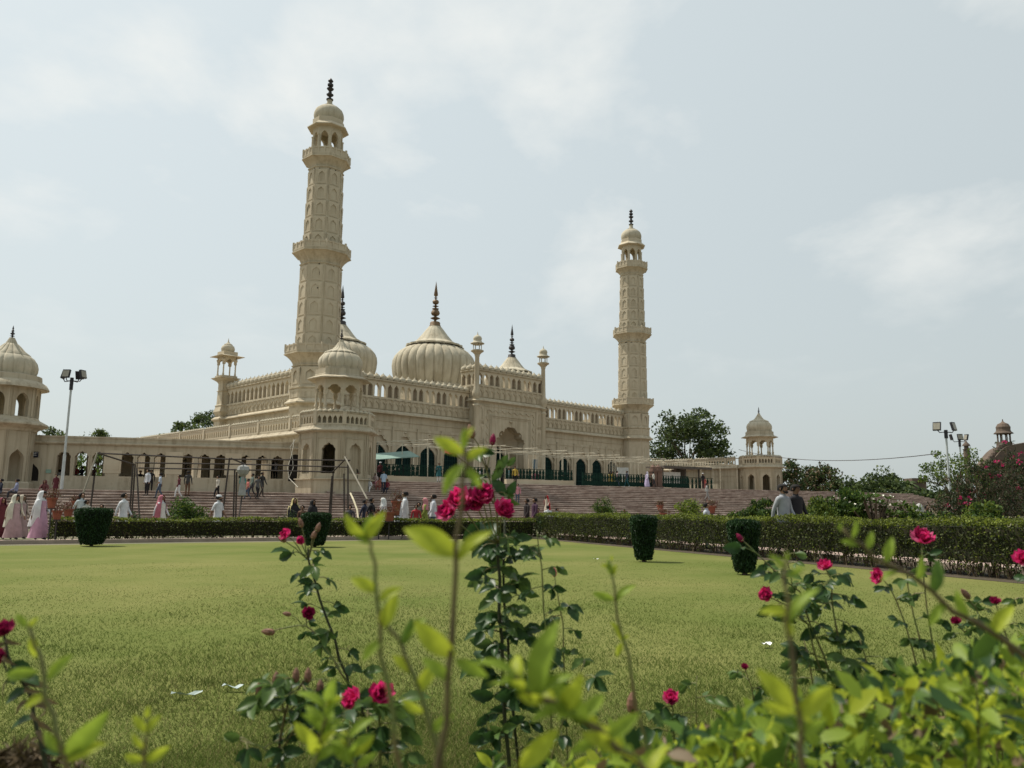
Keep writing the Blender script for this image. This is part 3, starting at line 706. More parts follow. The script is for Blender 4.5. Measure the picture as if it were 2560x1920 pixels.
# ---- arcade wing with the row of windows, left
WA = R(17.7); WO = np.array([-18.95, 60.9]); WD = np.array([math.cos(WA), math.sin(WA)]); WN = np.array([-WD[1], WD[0]])
aw_ = empty('arcade_wing', (float(WO[0]), float(WO[1]), 0), WA)
tag(aw_, 'long low cream arcade with cusped windows joining the round tower to the pavilion', 'wing building')
def on_wall(px, py, off=0.0):
    d = ray(px, py); p0 = WO + WN * off; t = (p0 @ WN) / (d[0] * WN[0] + d[1] * WN[1]); P = CAMP + d * t
    return float((P[:2] - WO) @ WD), float(P[2])
wins = [158, 202.5, 246, 316, 358, 400, 469, 510, 551, 614, 655, 693]
wx = [on_wall(p, 1160)[0] for p in wins]
zs0 = on_wall(430, 1193)[1]; zap = on_wall(430, 1133)[1]; ztop = on_wall(430, 1097)[1]
def win_panel(q2): q2.arch(1.08, ztop - 0.55, 0.44, zs0, zap - 0.52, zap, 0.5, cusp=0.10, k=5, tip=0.10, zb=zs0 - 0.1, nseg=50)
wme = shared('window_arch', win_panel, PLW)
q = MB()
edges = [-22.0]
for x in wx: edges += [x - .54, x + .54]
edges.append(0.6)
for i in range(0, len(edges), 2): 
    if edges[i + 1] > edges[i]: q.box(edges[i], edges[i + 1], 0.0, 0.5, zs0 - .1, ztop - .55)
q.box(-22, 0.6, 0.0, 0.5, Z_L - .1, zs0 - .1); q.box(-22, .6, -0.12, 0.0, Z_L - .1, Z_L + .35); q.box(-22, .6, -0.06, 0.0, Z_L + .35, Z_L + .7)
q.box(-22, 0.6, -0.05, 0.55, ztop - .55, ztop)
cornice(q, -22, 0.6, [(0, ztop - .62), (-.06, ztop - .62), (-.22, ztop - .52), (-.22, ztop - .44), (-.06, ztop - .38), (-.06, ztop - .30), (0, ztop - .30)])
q.box(-22, 0.6, -0.10, -0.05, ztop - .12, ztop - .02)
q.build('arcade_wall', PLW, aw_)
for i in range(3): 
    xm = (wx[3 * i + 2] + wx[3 * i + 3]) / 2
    q = MB(); q.box(xm - .55, xm + .55, -.03, .005, zs0 + .2, zap + .1); q.box(xm - .4, xm + .4, -.045, -.02, zs0 + .45, zap - .15); q.build('blind_panel', PLS, aw_)
for x in wx: link('window_arch', wme, aw_, (x, 0, 0))
q = MB(); q.box(-22, .6, 0.5, 4.6, ztop - .25, ztop - .1); q.box(-22, 0.6, 0.5, 4.6, Z_L, Z_L + .4)
e2 = [-22.0] + sum([[wx[i] - .2, wx[i] + .5] for i in (0, 1, 3, 4, 5, 6, 9, 10)], []) + [0.6]
for i in range(0, len(e2), 2): q.box(e2[i], e2[i + 1], 4.2, 4.6, Z_L + .4, ztop - .25)
q.build('arcade_back_wall', PLW, aw_)
q = MB(); q.box(-22, .6, 4.19, 4.6, zap + .1, ztop - .25)
for k in range(4): 
    x = wx[6] - 0.3 + k * 0.8; q.box(x, x + .06, 1.2, 1.26, Z_L + .4, zap - .5)
q.build('counter_partition', BLACK, aw_)
# doorway next to the pavilion
dx, _ = on_wall(737, 1170)
q = MB(); q.box(dx - .42, dx + .42, -0.02, 0.05, zs0 - .15, zap - .3); q.lathe([(0.42, 0), (0.42, 0.06)], 20); 
for i in range(len(q.v) - 40, len(q.v)):
    x, y, z = q.v[i]; q.v[i] = (dx + x, -0.02 + z, zap - .3 + y)
q.build('doorway', BLACK, aw_)

# ---- round tower at the far left
P0 = ony(17, 970, 54.5)
tw = empty('round_tower', (float(P0[0]), float(P0[1]), 0), R(20))
tag(tw, 'cream tower with arched upper windows and ribbed dome at the end of the arcade', 'tower')
def zt(py, px=17): return float(ony(px, py, 54.5)[2])
def tower():
    zdt, zdb, zch, zwt, zwb, zbal, zb = zt(872, 27), zt(938), zt(968), zt(990), zt(1043), zt(1062), Z_L
    RT = 1.98; n = 8; ap = RT * math.cos(OCT); fw_ = 2 * RT * math.sin(OCT)
    q = MB(); q.lathe([(RT + .2, zb - .2), (RT + .2, zb + .5), (RT + .08, zb + .6)], 8, 0, 0, OCT); q.build('tower_base', PLW, tw)
    def low(q2):
        q2.arch(fw_, zbal - .05, 0.47, zb + .3, zt(1150), zt(1124), 0.35, tip=.22, zb=zb, nseg=30)
        for s in (-1, 1): q2.box(s * .68 - .03, s * .68 + .03, -.05, .01, zb + .6, zbal - .4)
    lm = shared('tower_lower_facet', low, PLW)
    def upf(q2):
        q2.arch(fw_, zch - .05, 0.42, zwb, zt(1010), zt(985), 0.3, tip=.05, zb=zbal, nseg=30)
        for s in (-1, 1): q2.box(s * (fw_ / 2 - .12) - .05, s * (fw_ / 2 - .12) + .05, -.06, .01, zwb, zch - .1)
    um = shared('tower_upper_facet', upf, PLW)
    for k in range(8):
        a = k * math.pi / 4
        link('lower_facet', lm, tw, (ap * math.cos(a), ap * math.sin(a), 0), a + math.pi / 2)
        link('upper_facet', um, tw, (ap * math.cos(a), ap * math.sin(a), 0), a + math.pi / 2)
    q = MB(); q.lathe([(RT, zbal - .45), (RT + .1, zbal - .3), (RT + .65, zbal - .05), (RT + .62, zbal + .05), (RT + .12, zbal + .32), (RT + .05, zbal + .45), (RT + .02, zbal + .46)], 16, 0, 0, OCT); q.build('balcony_eaves', PLW, tw)
    q = MB(); q.lathe([(RT - .1, zch - .1), (RT + .05, zch), (RT + .48, zch - .12), (RT + .46, zch - .04), (RT + .30, zch + .22), (RT + .02, zch + .40), (RT - .02, zch + .75), (RT - .22, zch + .78), (RT - .28, zdb), (RT - .36, zdb + .02)], 32, 0, 0, 0); smooth_by_angle(q.build('eaves', PLW, tw), 35)
    h = zdt - zdb
    q = MB(); q.lathe([(1.60, zdb), (1.68, zdb + .15 * h), (1.70, zdb + .3 * h), (1.62, zdb + .48 * h), (1.40, zdb + .66 * h), (1.1, zdb + .78 * h), (0.8, zdb + .86 * h)], 16 * 8, 0, 0, 0, rfun=ribbed(16, .06)); smooth_by_angle(q.build('ribbed_dome', PLD, tw), 30)
    q = MB(); q.lathe([(1.16, zdb + .74 * h), (1.22, zdb + .73 * h), (1.18, zdb + .78 * h), (0.85, zdb + .92 * h), (0.6, zdb + 1.08 * h), (0.42, zdb + 1.18 * h), (0.36, zdb + 1.19 * h), (0.16, zdb + 1.42 * h)], 16 * 6, 0, 0, 0, rfun=ribbed(16, .10)); smooth_by_angle(q.build('lotus_collar', PLD, tw), 30)
    q = MB(); q.lathe([(r, zdb + 1.40 * h + z * 0.92) for r, z in FIN_S], 8); q.build('finial', DARK, tw)
    q = MB(); q.box(-1.3, 1.3, -1.3, 1.3, zbal - .3, zbal); q.build('tower_floor', PLW, tw)
tower()
# ================================================================ vegetation helpers
rng = np.random.default_rng(11)
LEAFS = {}
def leafmat(name, c, trans=0.35, var=0.4, rough=0.55, spec=0.2):
    return mat(name, c, rough, scale=2.0, col2=tuple(x * (1 - var) for x in c), trans=trans, spec=spec, coords='Object', detail=2)
LG1 = leafmat('leaf_mid', (0.070, 0.125, 0.022)); LG2 = leafmat('leaf_dark', (0.030, 0.065, 0.014)); LG3 = leafmat('leaf_light', (0.15, 0.205, 0.032))
LGY = leafmat('leaf_yellow_green', (0.26, 0.33, 0.035), 0.45); LBR = leafmat('leaf_dry', (0.16, 0.115, 0.06), 0.2)
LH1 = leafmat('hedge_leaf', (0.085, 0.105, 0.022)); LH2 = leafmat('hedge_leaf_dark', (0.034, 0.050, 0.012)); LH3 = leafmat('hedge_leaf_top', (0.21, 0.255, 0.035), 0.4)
CY1 = leafmat('cypress_leaf', (0.026, 0.065, 0.018), 0.2); CY2 = leafmat('cypress_leaf_dark', (0.014, 0.036, 0.012), 0.15)
FT1 = leafmat('far_leaf', (0.085, 0.125, 0.038), 0.35); FT2 = leafmat('far_leaf_dark', (0.042, 0.068, 0.024), 0.25); FT3 = leafmat('far_leaf_light', (0.15, 0.195, 0.05), 0.35)
PINKF = leafmat('pink_petal', (0.55, 0.045, 0.16), 0.35, var=0.35)
BARK = mat('bark', (0.11, 0.085, 0.06), 0.95, scale=5, bump=0.5); TWIG = mat('twig', (0.15, 0.11, 0.065), 0.9, scale=8)
def leaf_cloud(name, pts, size, mats, mi, parent=None, aspect=0.55, up=0.2, axis=None, kind='stuff'):
    n = len(pts); pts = np.asarray(pts, float)
    d = rng.normal(size=(n, 3)); 
    if axis is not None: d = d * 0.45 + np.asarray(axis)
    d /= np.linalg.norm(d, axis=1, keepdims=True)
    nn = rng.normal(size=(n, 3)); nn[:, 2] += up * 3
    wv = np.cross(d, nn); wv /= np.linalg.norm(wv, axis=1, keepdims=True) + 1e-9
    s = np.broadcast_to(np.asarray(size, float), (n,)) * rng.uniform(.7, 1.3, n)
    a = pts - d * s[:, None] * .5; c = pts + d * s[:, None] * .5
    b_ = pts + wv * (s * aspect * .5)[:, None]; e = pts - wv * (s * aspect * .5)[:, None]
    v = np.stack([a, b_, c, e], 1).reshape(-1, 3); f = np.arange(n * 4).reshape(n, 4)
    o = link(name, np_mesh(name, v, f, mats, mi), parent)
    if kind: o['kind'] = kind
    return o
def folded_cloud(name, pts, size, mats, mi, parent=None, aspect=0.45, face=(0, -.6, .8), spread=1.0):
    n = len(pts); pts = np.asarray(pts, float)
    d = rng.normal(size=(n, 3)) + np.array([0, 0, .35]); d /= np.linalg.norm(d, axis=1, keepdims=True)
    nn = rng.normal(size=(n, 3)) * .8 * spread + np.array(face); wv = np.cross(nn, d); wv /= np.linalg.norm(wv, axis=1, keepdims=True) + 1e-9; nv = np.cross(d, wv)
    s = np.broadcast_to(np.asarray(size, float), (n,)) * rng.uniform(.55, 1.45, n); s = s[:, None]
    a = pts; m1 = pts + d * s * .5 - nv * s * .02; c = pts + d * s - nv * s * .16
    l1 = pts + d * s * .28 + wv * s * aspect * .46 + nv * s * .07; l2 = pts + d * s * .66 + wv * s * aspect * .40 + nv * s * .04
    r1 = pts + d * s * .28 - wv * s * aspect * .46 + nv * s * .07; r2 = pts + d * s * .66 - wv * s * aspect * .40 + nv * s * .04
    v = np.stack([a, l1, l2, c, r2, r1, m1], 1).reshape(-1, 3); k = np.arange(n)[:, None] * 7
    f = np.concatenate([k + np.array([[0, 1, 2, 6]]), k + np.array([[6, 2, 3, 4]]), k + np.array([[0, 6, 4, 5]])], 1).reshape(-1, 4)
    me = np_mesh(name, v, f, mats, np.repeat(mi, 3)); me.polygons.foreach_set('use_smooth', [True] * len(me.polygons))
    o = link(name, me, parent); o['kind'] = 'stuff'; return o
def crown_pts(c, rad, nclump, per, cr, shell=0.6):
    u_ = rng.normal(size=(nclump, 3)); u_ /= np.linalg.norm(u_, axis=1, keepdims=True)
    r_ = rng.uniform(shell, 1.0, nclump) ** 0.6
    cc = np.asarray(c) + u_ * r_[:, None] * np.asarray(rad)
    k = rng.normal(size=(nclump, per, 3)); 
    k = k / (np.linalg.norm(k, axis=2, keepdims=True) + 1e-9) * rng.uniform(0.2, 1, (nclump, per, 1)) ** .5
    sc = rng.uniform(.6, 1.35, (nclump, 1, 1)) * cr
    p = cc[:, None, :] + k * sc * np.array([1, 1, .75])
    return cc, p.reshape(-1, 3)
def tree(name, label, base, h, rad, zc, nclump=60, per=90, cr=1.2, leaf=0.45, mats=None, w=(.45, .35, .2), cat='tree', group=None, trunk=0.3, limbs=10, shell=.6, bare=False):
    base = np.array([base[0], base[1], base[2] if len(base) > 2 else 0.0])
    root = empty(name, tuple(map(float, base))); tag(root, label, cat, group)
    c = np.array([0, 0, zc])
    cc, p = crown_pts(c, rad, nclump, per, cr, shell)
    p = p[p[:, 2] > 0.15]
    mats = mats or [FT1, FT2, FT3]
    mi = rng.choice(3, len(p), p=w)
    leaf_cloud('crown', p, leaf, mats, mi, root)
    q = MB(); top = np.array([rng.uniform(-.3, .3), rng.uniform(-.3, .3), zc * .8])
    mid = top * .5 + np.array([rng.uniform(-.2, .2), 0, 0])
    q.tube([(0, 0, 0), tuple(mid), tuple(top)], [trunk, trunk * .8, trunk * .5], 8)
    idx = rng.choice(len(cc), min(limbs, len(cc)), replace=False)
    for i in idx:
        s_ = mid + (top - mid) * rng.uniform(.1, 1); e = cc[i]; m_ = (s_ + e) / 2 + rng.normal(size=3) * .06 * np.linalg.norm(e - s_)
        q.tube([tuple(s_), tuple(m_), tuple(e)], [trunk * .35, trunk * .22, trunk * .06], 5)
    q.build('trunk', BARK, root)
    return root
def shrub(name, label, base, h, r, n=1500, leaf=0.07, mats=None, w=(.5, .3, .2), cat='shrub', group=None, flowers=None, nfl=0, upright=False):
    root = empty(name, (float(base[0]), float(base[1]), 0.0)); tag(root, label, cat, group)
    ncl = max(10, n // 40)
    cc, p = crown_pts((0, 0, h * .54), (r * .85, r * .85, h * .44), ncl, n // ncl, r * (.30 if not upright else .24), .15)
    p = p[p[:, 2] > 0.04]
    mi = rng.choice(3, len(p), p=w)
    leaf_cloud('foliage', p, leaf, mats or [LG1, LG2, LG3], mi, root, axis=(0, 0, .8) if upright else None)
    q = MB()
    for i in rng.choice(len(cc), min(12, len(cc)), replace=False):
        e = cc[i]; q.tube([(rng.uniform(-.05, .05), rng.uniform(-.05, .05), 0), tuple(e * .5 + np.array([0, 0, .1])), tuple(e)], [.018, .013, .005], 4)
    q.build('stems', TWIG, root)
    if nfl:
        k = rng.choice(len(p), nfl); pp = p[k] * np.array([1.05, 1.05, 1.03])
        fp = (pp[:, None, :] + rng.normal(size=(nfl, 5, 3)) * .03 * max(1, r)).reshape(-1, 3)
        leaf_cloud('flowers', fp, leaf * 1.1, [flowers or PINKF] * 1, np.zeros(len(fp), int), root, aspect=.8)
    return root

# ---- hedges round the lawn
def hedge(name, label, p, q_, h, wd, dens, leaf=0.055, bare=0.26, out=None):
    p = np.array(p, float); q_ = np.array(q_, float); L_ = np.linalg.norm(q_ - p); d = (q_ - p) / L_; n = np.array([-d[1], d[0]])
    root = empty(name, (float(p[0]), float(p[1]), 0.0), math.atan2(d[1], d[0])); tag(root, label, 'hedge', 'clipped hedges around the lawn')
    P = []; M = []
    hv = lambda x: h + 0.035 * np.sin(x * 1.3) + .02 * np.sin(x * 4.1 + 1)
    # top
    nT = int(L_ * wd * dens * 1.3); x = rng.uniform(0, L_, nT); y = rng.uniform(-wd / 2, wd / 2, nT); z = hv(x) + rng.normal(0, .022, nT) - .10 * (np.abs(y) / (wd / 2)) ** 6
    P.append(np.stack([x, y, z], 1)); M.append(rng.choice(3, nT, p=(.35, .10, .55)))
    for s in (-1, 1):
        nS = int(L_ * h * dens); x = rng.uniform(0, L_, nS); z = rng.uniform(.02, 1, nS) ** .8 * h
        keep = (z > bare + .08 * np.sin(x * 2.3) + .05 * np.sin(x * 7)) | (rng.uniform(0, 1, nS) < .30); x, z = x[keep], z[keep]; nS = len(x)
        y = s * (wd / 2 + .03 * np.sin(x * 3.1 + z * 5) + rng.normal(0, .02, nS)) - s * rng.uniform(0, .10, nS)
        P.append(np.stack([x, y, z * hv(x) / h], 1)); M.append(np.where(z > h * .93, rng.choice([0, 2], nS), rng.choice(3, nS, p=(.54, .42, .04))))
    for e in (0, 1):
        nE = int(wd * h * dens * 1.2); y = rng.uniform(-wd / 2, wd / 2, nE); z = rng.uniform(.1, 1, nE) * h
        P.append(np.stack([e * L_ + rng.normal(0, .03, nE), y, z], 1)); M.append(rng.choice(3, nE, p=(.5, .4, .1)))
    P = np.concatenate(P); M = np.concatenate(M)
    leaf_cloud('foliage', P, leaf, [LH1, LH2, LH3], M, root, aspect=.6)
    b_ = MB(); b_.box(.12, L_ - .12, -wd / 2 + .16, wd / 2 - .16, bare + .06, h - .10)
    b_.build('dark_core', mat('hedge_core', (0.016, 0.02, 0.008), 1.0, scale=12, col2=(0.03, 0.026, 0.014)), root)  # solid dark box added inside the leaf shell to block light, not foliage
    b_ = MB()
    for i in range(int(L_ * 16)):
        x = rng.uniform(.05, L_ - .05); y = rng.uniform(-wd * .38, wd * .38)
        for k in range(2): b_.tube([(x, y, 0), (x + rng.normal(0, .05), y + rng.normal(0, .05), .18), (x + rng.normal(0, .10), y + rng.normal(0, .08), bare + .2)], [.011, .009, .006], 4, cap=False)
    stuff(b_.build('stems', TWIG, root))
    return root
HB0 = np.array([-16.6, 27.4]); HC0 = np.array([-0.73, 33.2]) ; HR1 = np.array([9.6, 8.6])
d_ = (HC0 - HB0) / np.linalg.norm(HC0 - HB0); n_ = np.array([-d_[1], d_[0]])
hedge('clipped_hedge', 'low clipped hedge along the far edge of the lawn, in front of the steps', HB0 + n_ * .42, HC0 + n_ * .42, 0.74, 0.84, 560, leaf=.065, bare=.10)
d2 = (HR1 - HC0) / np.linalg.norm(HR1 - HC0); n2 = np.array([-d2[1], d2[0]])
hedge('clipped_hedge', 'thick clipped hedge with bare lower stems along the right edge of the lawn', HC0 + n2 * .46 - d2 * .3, HR1 + n2 * .46, 0.95, 0.92, 900, leaf=.05, bare=.20)
# dry soil strip under the hedges
q = MB()
for A_, B_, n3 in ((HB0, HC0, n_), (HC0, HR1, n2)):
    a1, b1 = A_ - n3 * .35, B_ - n3 * .35; a2, b2 = A_ + n3 * 1.0, B_ + n3 * 1.0
    q.add([(x[0], x[1], .0085) for x in (a1, b1, b2, a2)], [(0, 1, 2, 3)])
struct(q.build('soil_strip', mat('soil', (0.085, 0.066, 0.042), 0.97, scale=2.2, col2=(0.05, 0.04, 0.026), bump=.5)))

# ---- topiaries, clipped to tumblers
def topiary(px, py, ptop, wpx, label, n=5200):
    P = onz(px, py, 0.0); dep = P[1]; h = float(ony(px, ptop, dep)[2]); r = wpx / 2 / F_PX * dep
    root = empty('topiary', (float(P[0]), float(P[1]), 0.0)); tag(root, label, 'topiary', 'tumbler-shaped topiaries at the lawn edge')
    a = rng.uniform(0, 2 * np.pi, n); t = rng.uniform(0, 1, n) ** .8
    rr = r * (0.52 + .52 * t ** .75) * np.where(t > .93, 1 - (t - .93) * 1.8, 1.0) + rng.normal(0, .012, n)
    pts = np.stack([rr * np.cos(a), rr * np.sin(a), .05 + t * (h - .07)], 1)
    nT = n // 4; aa = rng.uniform(0, 2 * np.pi, nT); r2 = r * .96 * np.sqrt(rng.uniform(0, 1, nT)); top = np.stack([r2 * np.cos(aa), r2 * np.sin(aa), h - .015 + rng.normal(0, .012, nT) - .05 * (r2 / r) ** 4], 1)
    pts = np.concatenate([pts, top]); mi = rng.choice(2, len(pts), p=(.6, .4))
    leaf_cloud('foliage', pts, .075, [CY1, CY2], mi, root, aspect=.28, axis=(0, 0, .7))
    b_ = MB(); b_.lathe([(r * .30, 0.04), (r * .55, .12), (r * .92, h * .75), (r * .9, h - .06)], 14); b_.build('dark_core', mat('topiary_core', (0.010, 0.017, 0.008), 1.0), root)  # solid dark core added inside the leaf shell, not modelled foliage
    b_ = MB(); b_.tube([(0, 0, 0), (0, 0, .2)], .05, 6); b_.build('trunk', BARK, root)
s_ = 2560 / 2212.
topiary(197 * s_, 1180 * s_, 1098 * s_, 72 * s_, 'dark tumbler-shaped topiary beside the potted plants at the end of the far hedge')
topiary(680 * s_, 1182 * s_, 1108 * s_, 61 * s_, 'dark tumbler-shaped topiary in front of the far hedge, behind the faded rose stem')
topiary(1391 * s_, 1214 * s_, 1114 * s_, 56 * s_, 'dark tumbler-shaped topiary standing free in front of the right hedge')
topiary(1609 * s_, 1242 * s_, 1124 * s_, 65 * s_, 'dark tumbler-shaped topiary in front of the right hedge below the two walking men')
# clipped box shrubs behind the far hedge
for px, pt, wp, dd, lab in ((1650, 1300 - 4, 70, 33, 0),):
    pass

# ---- grass blades on the lawn
def grass():
    n = 420000
    inv = rng.uniform(1 / 19., 1 / 2.6, n); dist_ = 1 / inv
    ang = rng.uniform(-.78, .72, n)
    x = dist_ * np.sin(ang); y = dist_ * np.cos(ang)
    rel = np.stack([x, y], 1) - GC
    Mx = np.array([GX, GY]).T; ab = np.linalg.solve(Mx, rel.T).T
    k = (ab[:, 0] > 0.1) & (ab[:, 1] > 0.1) & (ab[:, 1] < 33.9); x, y, dist_ = x[k], y[k], dist_[k]; n = len(x)
    big = np.sin(x * .45 + 1.2 * np.sin(y * .31)) * np.sin(y * .38 + 1.4 * np.sin(x * .27) + 1)
    pat = np.sin(x * 1.7 + 1.3 * np.sin(y * .9)) * np.sin(y * 1.4 + 1.1 * np.sin(x * 1.1)) + .5 * np.sin(x * 4.3 + y * 3.1) * np.sin(y * 5.2 - x * 2.2)
    h = (0.022 + .010 * np.clip(pat, -1, 1) + rng.uniform(0, .018, n)) * np.clip(1.25 - dist_ / 16, .35, 1.1)
    wd = 0.0009 + 0.00026 * dist_
    th = rng.uniform(0, 2 * np.pi, n); lean = rng.uniform(.3, 1.6, n) * h
    dx, dy = np.cos(th), np.sin(th)
    a = np.stack([x - dy * wd, y + dx * wd, np.full(n, .003)], 1); b_ = np.stack([x + dy * wd, y - dx * wd, np.full(n, .003)], 1)
    la = th + rng.normal(0, .8, n); c = np.stack([x + np.cos(la) * lean, y + np.sin(la) * lean, h], 1)
    v = np.stack([a, b_, c], 1).reshape(-1, 3); f = np.arange(3 * n).reshape(n, 3)
    u = rng.uniform(0, 1, n); dark = np.clip(.24 + .22 * pat, .05, .7)
    dry = np.clip(.10 + .26 * big, .02, .4); mi = np.where(u < dark * (1 - dry), 1, np.where(u > 1 - dry, 2, 0))
    me = np_mesh('grass', v, f, [leafmat('grass_mid', (0.122, 0.162, 0.038), .3, .3, .9, .03), leafmat('grass_dark', (0.092, 0.128, 0.028), .3, .3, .9, .03), leafmat('grass_dry', (0.215, 0.195, 0.08), .25, .3, .9, .03)], mi)
    o = link('grass', me); stuff(o); tag(o, 'short mown grass blades covering the lawn', 'grass')
grass()
# litter on the lawn
def litter(px, py, w_, l_, rot, col, name, label):
    P = onz(px, py, 0.03); q = MB()
    nx = 5
    vs = []; 
    for i in range(nx):
        for j in range(3): vs.append(((i / (nx - 1) - .5) * l_, (j / 2 - .5) * w_, .012 * math.sin(i * 1.7 + j) + .02))
    fs = [(i * 3 + j, (i + 1) * 3 + j, (i + 1) * 3 + j + 1, i * 3 + j + 1) for i in range(nx - 1) for j in range(2)]
    q.add(vs, fs); o = q.build(name, mat('litter_' + name, col, .6), None, (float(P[0]), float(P[1]), .02), rot); tag(o, label, 'litter')
litter(467, 1737, .02, .17, .25, (.42, .50, .46), 'torn_wrapper', 'pale blue torn strip of paper lying on the lawn')
litter(583, 1719, .035, .13, -.1, (.42, .50, .48), 'plastic_wrapper', 'crumpled pale plastic wrapper lying on the lawn')
litter(1915, 1612, .05, .09, .5, (.8, .8, .78), 'paper_scrap', 'small white scrap of paper on the lawn near the right roses')
litter(1490, 1398, .04, .12, .3, (.55, .55, .5), 'paper_sheet', 'white sheet of paper on the lawn near the free-standing topiary')

# ================================================================ trees and shrubs beyond
def base_at(px, dep): P = ony(px, 1270, dep); return (P[0], P[1], 0.0)
def ztop_at(px, py, dep): return float(ony(px, py, dep)[2])
def far_tree(name, label, px, ytop, wpx, dep, **kw):
    h = ztop_at(px, ytop, dep); r = wpx / 2 / F_PX * dep
    zc = kw.pop('zc', h * .62); 
    return tree(name, label, base_at(px, dep), h, (r * .86, r * .86, (h - zc) * .88), zc, **kw)
far_tree('broadleaf_tree', 'big dark broadleaf tree with gaps in its crown behind the right minaret', 1722, 1003, 262, 150, nclump=135, per=85, cr=1.75, leaf=.60, trunk=.6, limbs=34, w=(.40, .45, .15), zc=11.5, shell=.25)
far_tree('drooping_tree', 'brownish drooping tree behind the right pavilion', 2040, 1160, 170, 150, nclump=50, per=100, cr=1.5, leaf=.6, trunk=.4, mats=[FT1, FT2, LBR], w=(.35, .35, .30), zc=5.5, shell=.3)
far_tree('drooping_tree', 'small olive tree with brownish leaves right of the right pavilion', 1975, 1150, 70, 140, nclump=24, per=90, cr=1.2, leaf=.55, trunk=.3, mats=[FT1, FT2, LBR], w=(.35, .4, .25), zc=5.5)
far_tree('round_tree', 'round green tree behind the garden, left of the palm', 2205, 1174, 235, 120, nclump=70, per=100, cr=1.3, leaf=.5, trunk=.4, w=(.5, .35, .15), zc=3.6, shell=.3)
far_tree('round_tree', 'dark low tree filling the gap behind the flowering oleander', 2330, 1225, 190, 110, nclump=50, per=90, cr=1.2, leaf=.5, trunk=.4, w=(.4, .5, .1), zc=2.6, shell=.3)
far_tree('leafy_tree', 'pale green loose tree rising around the pair of lamp posts', 2395, 1112, 190, 66, nclump=60, per=55, cr=.62, leaf=.22, trunk=.16, limbs=26, mats=[LG3, LG1, LG2], w=(.5, .35, .15), zc=4.0, shell=.2)
far_tree('leafy_tree', 'leafy tree showing above the arcade roof beside the round tower', 118, 1058, 90, 112, nclump=30, per=80, cr=.9, leaf=.4, trunk=.3, zc=8.6)
far_tree('bare_tree', 'nearly bare tree above the arcade roof behind the lamp post', 168, 1048, 80, 118, nclump=16, per=14, cr=1.3, leaf=.3, trunk=.25, limbs=16, zc=9.0, mats=[LBR, FT2, FT1])
far_tree('leafy_tree', 'small bright leafy tree above the arcade roof right of the lamp post', 240, 1064, 56, 108, nclump=22, per=70, cr=.8, leaf=.35, trunk=.25, zc=9.2, w=(.5, .2, .3))
far_tree('broadleaf_tree', 'dark leafy tree behind the side wing beside the corner turret', 505, 1024, 120, 128, nclump=40, per=90, cr=1.2, leaf=.45, trunk=.4, zc=11.5, w=(.4, .45, .15))
far_tree('broadleaf_tree', 'bright leafy tree showing over the sloping roofline of the side wing', 445, 1052, 130, 122, nclump=40, per=90, cr=1.2, leaf=.45, trunk=.4, zc=10.5, w=(.5, .25, .25))
for px, dd, nm in ((195, 88, 'behind the arcade windows beside the lamp post'), (395, 92, 'behind the arcade windows near the middle of the arcade')):
    far_tree('garden_tree', 'green tree seen through and ' + nm, px, 1120, 190, dd, nclump=40, per=80, cr=1.1, leaf=.4, trunk=.3, zc=4.2, mats=[LG1, FT1, LG3])
# palm
def palm(px, ytop, dep, label):
    h = ztop_at(px, ytop, dep); root = empty('palm', base_at(px, dep)); tag(root, label, 'palm')
    q = MB(); q.tube([(0, 0, 0), (.1, 0, h * .5), (0, 0, h * .82)], [.25, .2, .2], 8); q.build('trunk', BARK, root)
    for k in range(22):
        q = MB(); a = k * 2.4; el = rng.uniform(-.2, 1.1); Lf = h * .24
        pts = [np.array([math.cos(a) * math.cos(el) * Lf * t, math.sin(a) * math.cos(el) * Lf * t, h * .82 + math.sin(el) * Lf * t - .9 * t * t * Lf * .5]) for t in np.linspace(0, 1, 6)]
        sd = np.array([-math.sin(a), math.cos(a), 0]); vs = []
        for i, p_ in enumerate(pts): wv = sd * .28 * (1 - abs(i / 5 - .4)) ; vs += [tuple(p_ - wv + np.array([0, 0, -.15])), tuple(p_), tuple(p_ + wv + np.array([0, 0, -.15]))]
        fs = [(i * 3 + j, (i + 1) * 3 + j, (i + 1) * 3 + j + 1, i * 3 + j + 1) for i in range(5) for j in range(2)]
        q.add(vs, fs); q.build('frond', FT1, root)
palm(2274, 1190, 118, 'small palm with a spiky head behind the garden trees')
